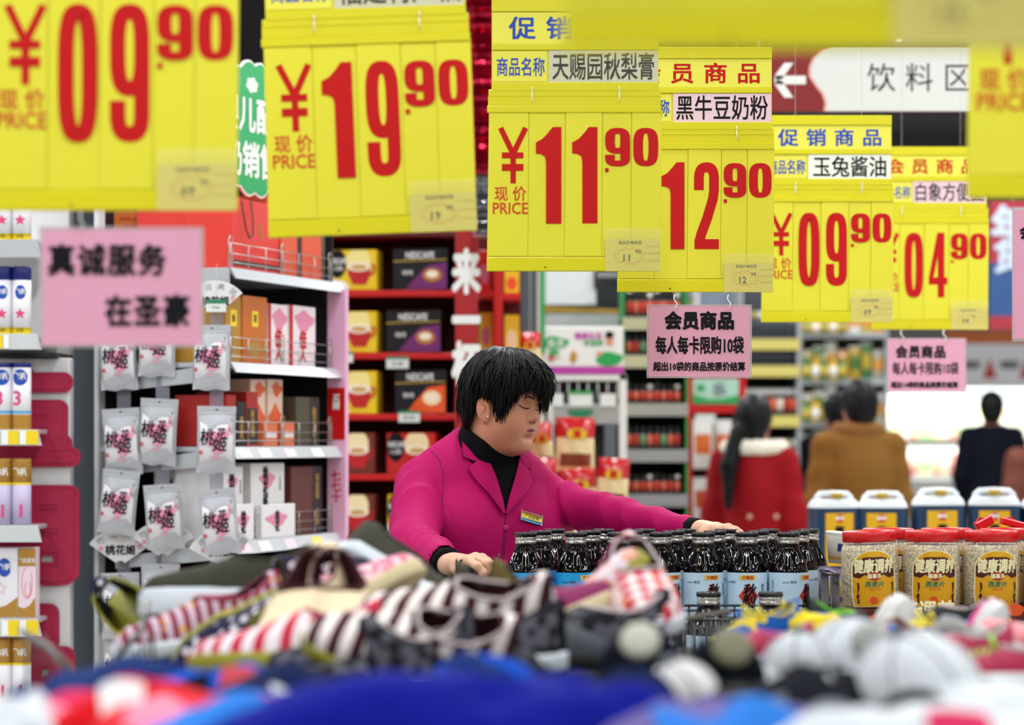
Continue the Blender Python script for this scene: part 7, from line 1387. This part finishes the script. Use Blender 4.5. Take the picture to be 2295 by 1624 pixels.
    def hairf(Qw):
        Q = L(Qw); d = ell(Q, np.array((0, -.012, 1.60))*s_, np.array((.092, .108, .108))*s_); d = smin(d, ell(Q, np.array((0, -.05, 1.54))*s_, np.array((.074, .062, .08))*s_), .03); d = smax(d, -ell(Q, np.array((0, .13, 1.53))*s_, np.array((.09, .09, .1))*s_), .015)
        if hair_style == 'ponytail':
            d = smin(d, ell(Q, np.array((-.05, -.1, 1.52))*s_, (.03, .03, .03)), .02); d = smin(d, cap(Q, np.array((-.055, -.115, 1.52))*s_, np.array((-.085, -.15, 1.36))*s_, .032, .04), .02); d = smin(d, cap(Q, np.array((-.085, -.15, 1.36))*s_, np.array((-.085, -.17, 1.16))*s_, .04, .018), .02)
        return d+.003*np.sin(Q[..., 0]*150)*np.sin(Q[..., 2]*60+Q[..., 1]*90)
    v = sdf_mesh(hairf, (-.2, -.28, 1.05*s_), (.2, .2, H_+.05), .0085); link('hair', np_mesh('hair', [v], M_hair), t)
    if collar:
        cm, cr, ch, fl = collar
        def cf(Qw):
            Q = L(Qw); ring = np.sqrt((np.sqrt((Q[..., 0]/1.0)**2+((Q[..., 1]-.01)/.85)**2)-cr)**2+((Q[..., 2]-1.43*s_-ch*.25)/ (ch/.05))**2)-.036
            return ring+(.006*np.sin(Q[..., 0]*130)*np.sin(Q[..., 2]*140+Q[..., 1]*120) if fl else .003*np.sin(Q[..., 2]*90))
        v = sdf_mesh(cf, (-.28, -.26, 1.2*s_), (.28, .28, 1.62*s_), .0095); link('collar', np_mesh('collar', [v], cm), t)
    for (bx, bz_, r_, m_) in coat_bits:
        hit = None; MB().lathe([(r_, 0), (r_, .006), (r_*.6, .008)], 16, M=Matrix.Translation((bx, -.165, bz_)) @ Matrix.Rotation(PI/2, 4, 'X')).build('button', m_, t)
    return t
C_red_ = mat('coat_red', '#8a0612', .75, spec=.2, vary=.06, vs=12); C_tan = mat('coat_tan', '#7a5424', .85, spec=.15, vary=.08, vs=14); C_nv = mat('coat_navy', '#0a0c18', .85, spec=.15); C_fur = mat('fur_cream', '#e4dccb', .95, vary=.1, vs=60, bump=.6, bs=120); C_tan2 = mat('collar_tan', '#7c521f', .85, vary=.08, vs=14)
D_ = 12.2
shopper('shopper in red coat with cream fur collar and long ponytail, back turned', 1690, 884, D_, 1.63, C_red_, '#b07a60', 'ponytail', [(-.035, P(0, 1155, D_).z, .012, mat('button_gold', '#c89a84', .3, metal=.4)), (.085, P(0, 1155, D_).z, .012, MATS['button_gold'])], facing=(.35, 1, 0), long_=.6, build_=.78, collar=(C_fur, .125, .05, True))
shopper('shopper in tan coat with high ribbed collar, back turned', 1925, 851, 13.0, 1.7, C_tan, '#b07a60', 'short', [], facing=(-.2, 1, 0), build_=.86, collar=(C_tan2, .098, .07, False))
shopper('dark-haired shopper partly hidden behind the tan coat', 1878, 880, 15.2, 1.65, C_nv, '#b07a60', 'short', [], facing=(-.4, 1, 0), build_=.9)
shopper('shopper in black jacket standing before the lit chiller', 2222, 876, 19.5, 1.72, C_nv, '#b98468', 'short', [], facing=(.15, 1, 0), build_=.84)
shopper('shopper in rust-coloured coat cut off by the frame edge', 2335, 930, 17.5, 1.6, mat('coat_rust', '#6e3a2c', .8), '#b98468', 'short', [], facing=(-.3, 1, 0))
# ================================================================= sub-parts: prints and fittings belong to the part they sit on
NEST = {'price_sign': {'price_figures': 'price_board', 'currency_mark': 'price_board', 'rivet': 'price_board', 'burst_outline': 'ticket', 'title_card': 'header_board', 'caption_card': 'header_board', 'name_slip': 'header_board'},
 'paper_notice': {'lettering': 'paper'}, 'syrup_bottle': {'yellow_tag': 'label_band', 'red_diamond': 'label_band', 'lettering': 'label_band', 'hut_print': 'label_band'},
 'oat_jar': {'lettering': 'label', 'maroon_field': 'label', 'tomato_print': 'label', 'red_badge': 'label', 'leaf_border': 'label'}, 'soy_jug': {'lettering': 'label', 'red_square': 'label', 'arch_print': 'label', 'cap': 'neck'},
 'snack_pouch': {'pink_wash': 'inner_wrapper', 'lettering': 'inner_wrapper', 'hang_hole': 'pouch_film', 'zip_seal': 'pouch_film'},
 'milk_powder_can': {k_: 'can_body' for k_ in ('bottom_band', 'star_print', 'round_logo', 'lettering', 'stripe')}, 'milk_powder_carton': {k_: 'carton_body' for k_ in ('gold_print', 'round_logo', 'lettering', 'star_outline', 'gold_top', 'heart_drawing')},
 'gift_box': '*carton_body', 'gift_bag': {'dark_band': 'carton_body', 'lettering': 'carton_body', 'seal': 'carton_body'}, 'coffee_carton': '*carton_body', 'carton': '*carton_body', 'snack_packet': {'red_top': 'packet_film', 'yellow_badge': 'packet_film', 'printed_bowl': 'packet_film', 'lettering': 'packet_film'},
 'person': {'lapel': 'jacket', 'collar': 'jacket', 'button': 'jacket', 'front_edge': 'jacket', 'shoulder_seam': 'jacket', 'badge_red_band': 'name_badge', 'badge_yellow_band': 'name_badge', 'badge_blue_band': 'name_badge', 'lettering': 'name_badge', 'eyelashes': 'body', 'eyebrow': 'body', 'lip_line': 'body'},
 'baseball_cap': {'seam': 'crown', 'top_button': 'crown'}, 'shoe': {'lace': 'upper', 'bow': 'upper', 'collar_piping': 'upper', 'insole': 'lining'}, 'aisle_sign': {'lettering': 'white_panel'}, 'cloud_sign': {'lettering': 'green_face', 'cloud_print': 'green_face', 'toy_outline': 'green_face'},
 'promotion_box': {k_: 'box_body' for k_ in ('leaf_logo', 'lettering', 'oil_bottle_print', 'printed_shirt', 'printed_face', 'printed_hair', 'printed_hand')}, 'display_tray': {'food_print': 'front_board', 'lettering': 'front_board'}, 'lettered_pillar': {'lettering': 'pillar_board'},
 'chiller_cabinet': {'black_lip': 'shelf_board'}, 'price_card': {'green_band': 'card', 'lettering': 'card'}, 'fan_card': {'lettering': 'card'}}
stem_ = lambda o: o.name.split('.')[0]
for o in [o for o in COL.objects if o.parent is None and o.type == 'EMPTY']:
    rule = NEST.get(stem_(o))
    if not rule: continue
    kids = list(o.children); first_ = {}
    for c in kids: first_.setdefault(stem_(c), c)
    for c in kids:
        s_ = stem_(c); tgt = None
        if isinstance(rule, str):
            if s_ != rule[1:]: tgt = rule[1:]
        else: tgt = rule.get(s_)
        if stem_(o) == 'person' and s_ in ('collar', 'button') and 'jacket' not in first_: tgt = 'coat' if s_ == 'button' else None
        if stem_(o) == 'price_sign' and s_ == 'lettering':
            u_ = 5.2/F; tgt = 'header_board' if c.location.z > 0 else ('ticket' if c.location.x > 262*u_ else 'price_board')
        p_ = first_.get(tgt) if tgt else None
        if p_ is None or p_ is c or p_.parent is not o: continue
        mb_ = p_.matrix_basis.inverted() @ c.matrix_basis; c.parent = p_; c.matrix_basis = mb_
for o in COL.objects:
    if o.name.startswith('name_badge'): o['label'] = 'white badge with red, yellow and blue bands'
    if o.name == 'shirt_front' or o.name.startswith('roll_neck'): o['label'] = 'black knitted roll-neck top'
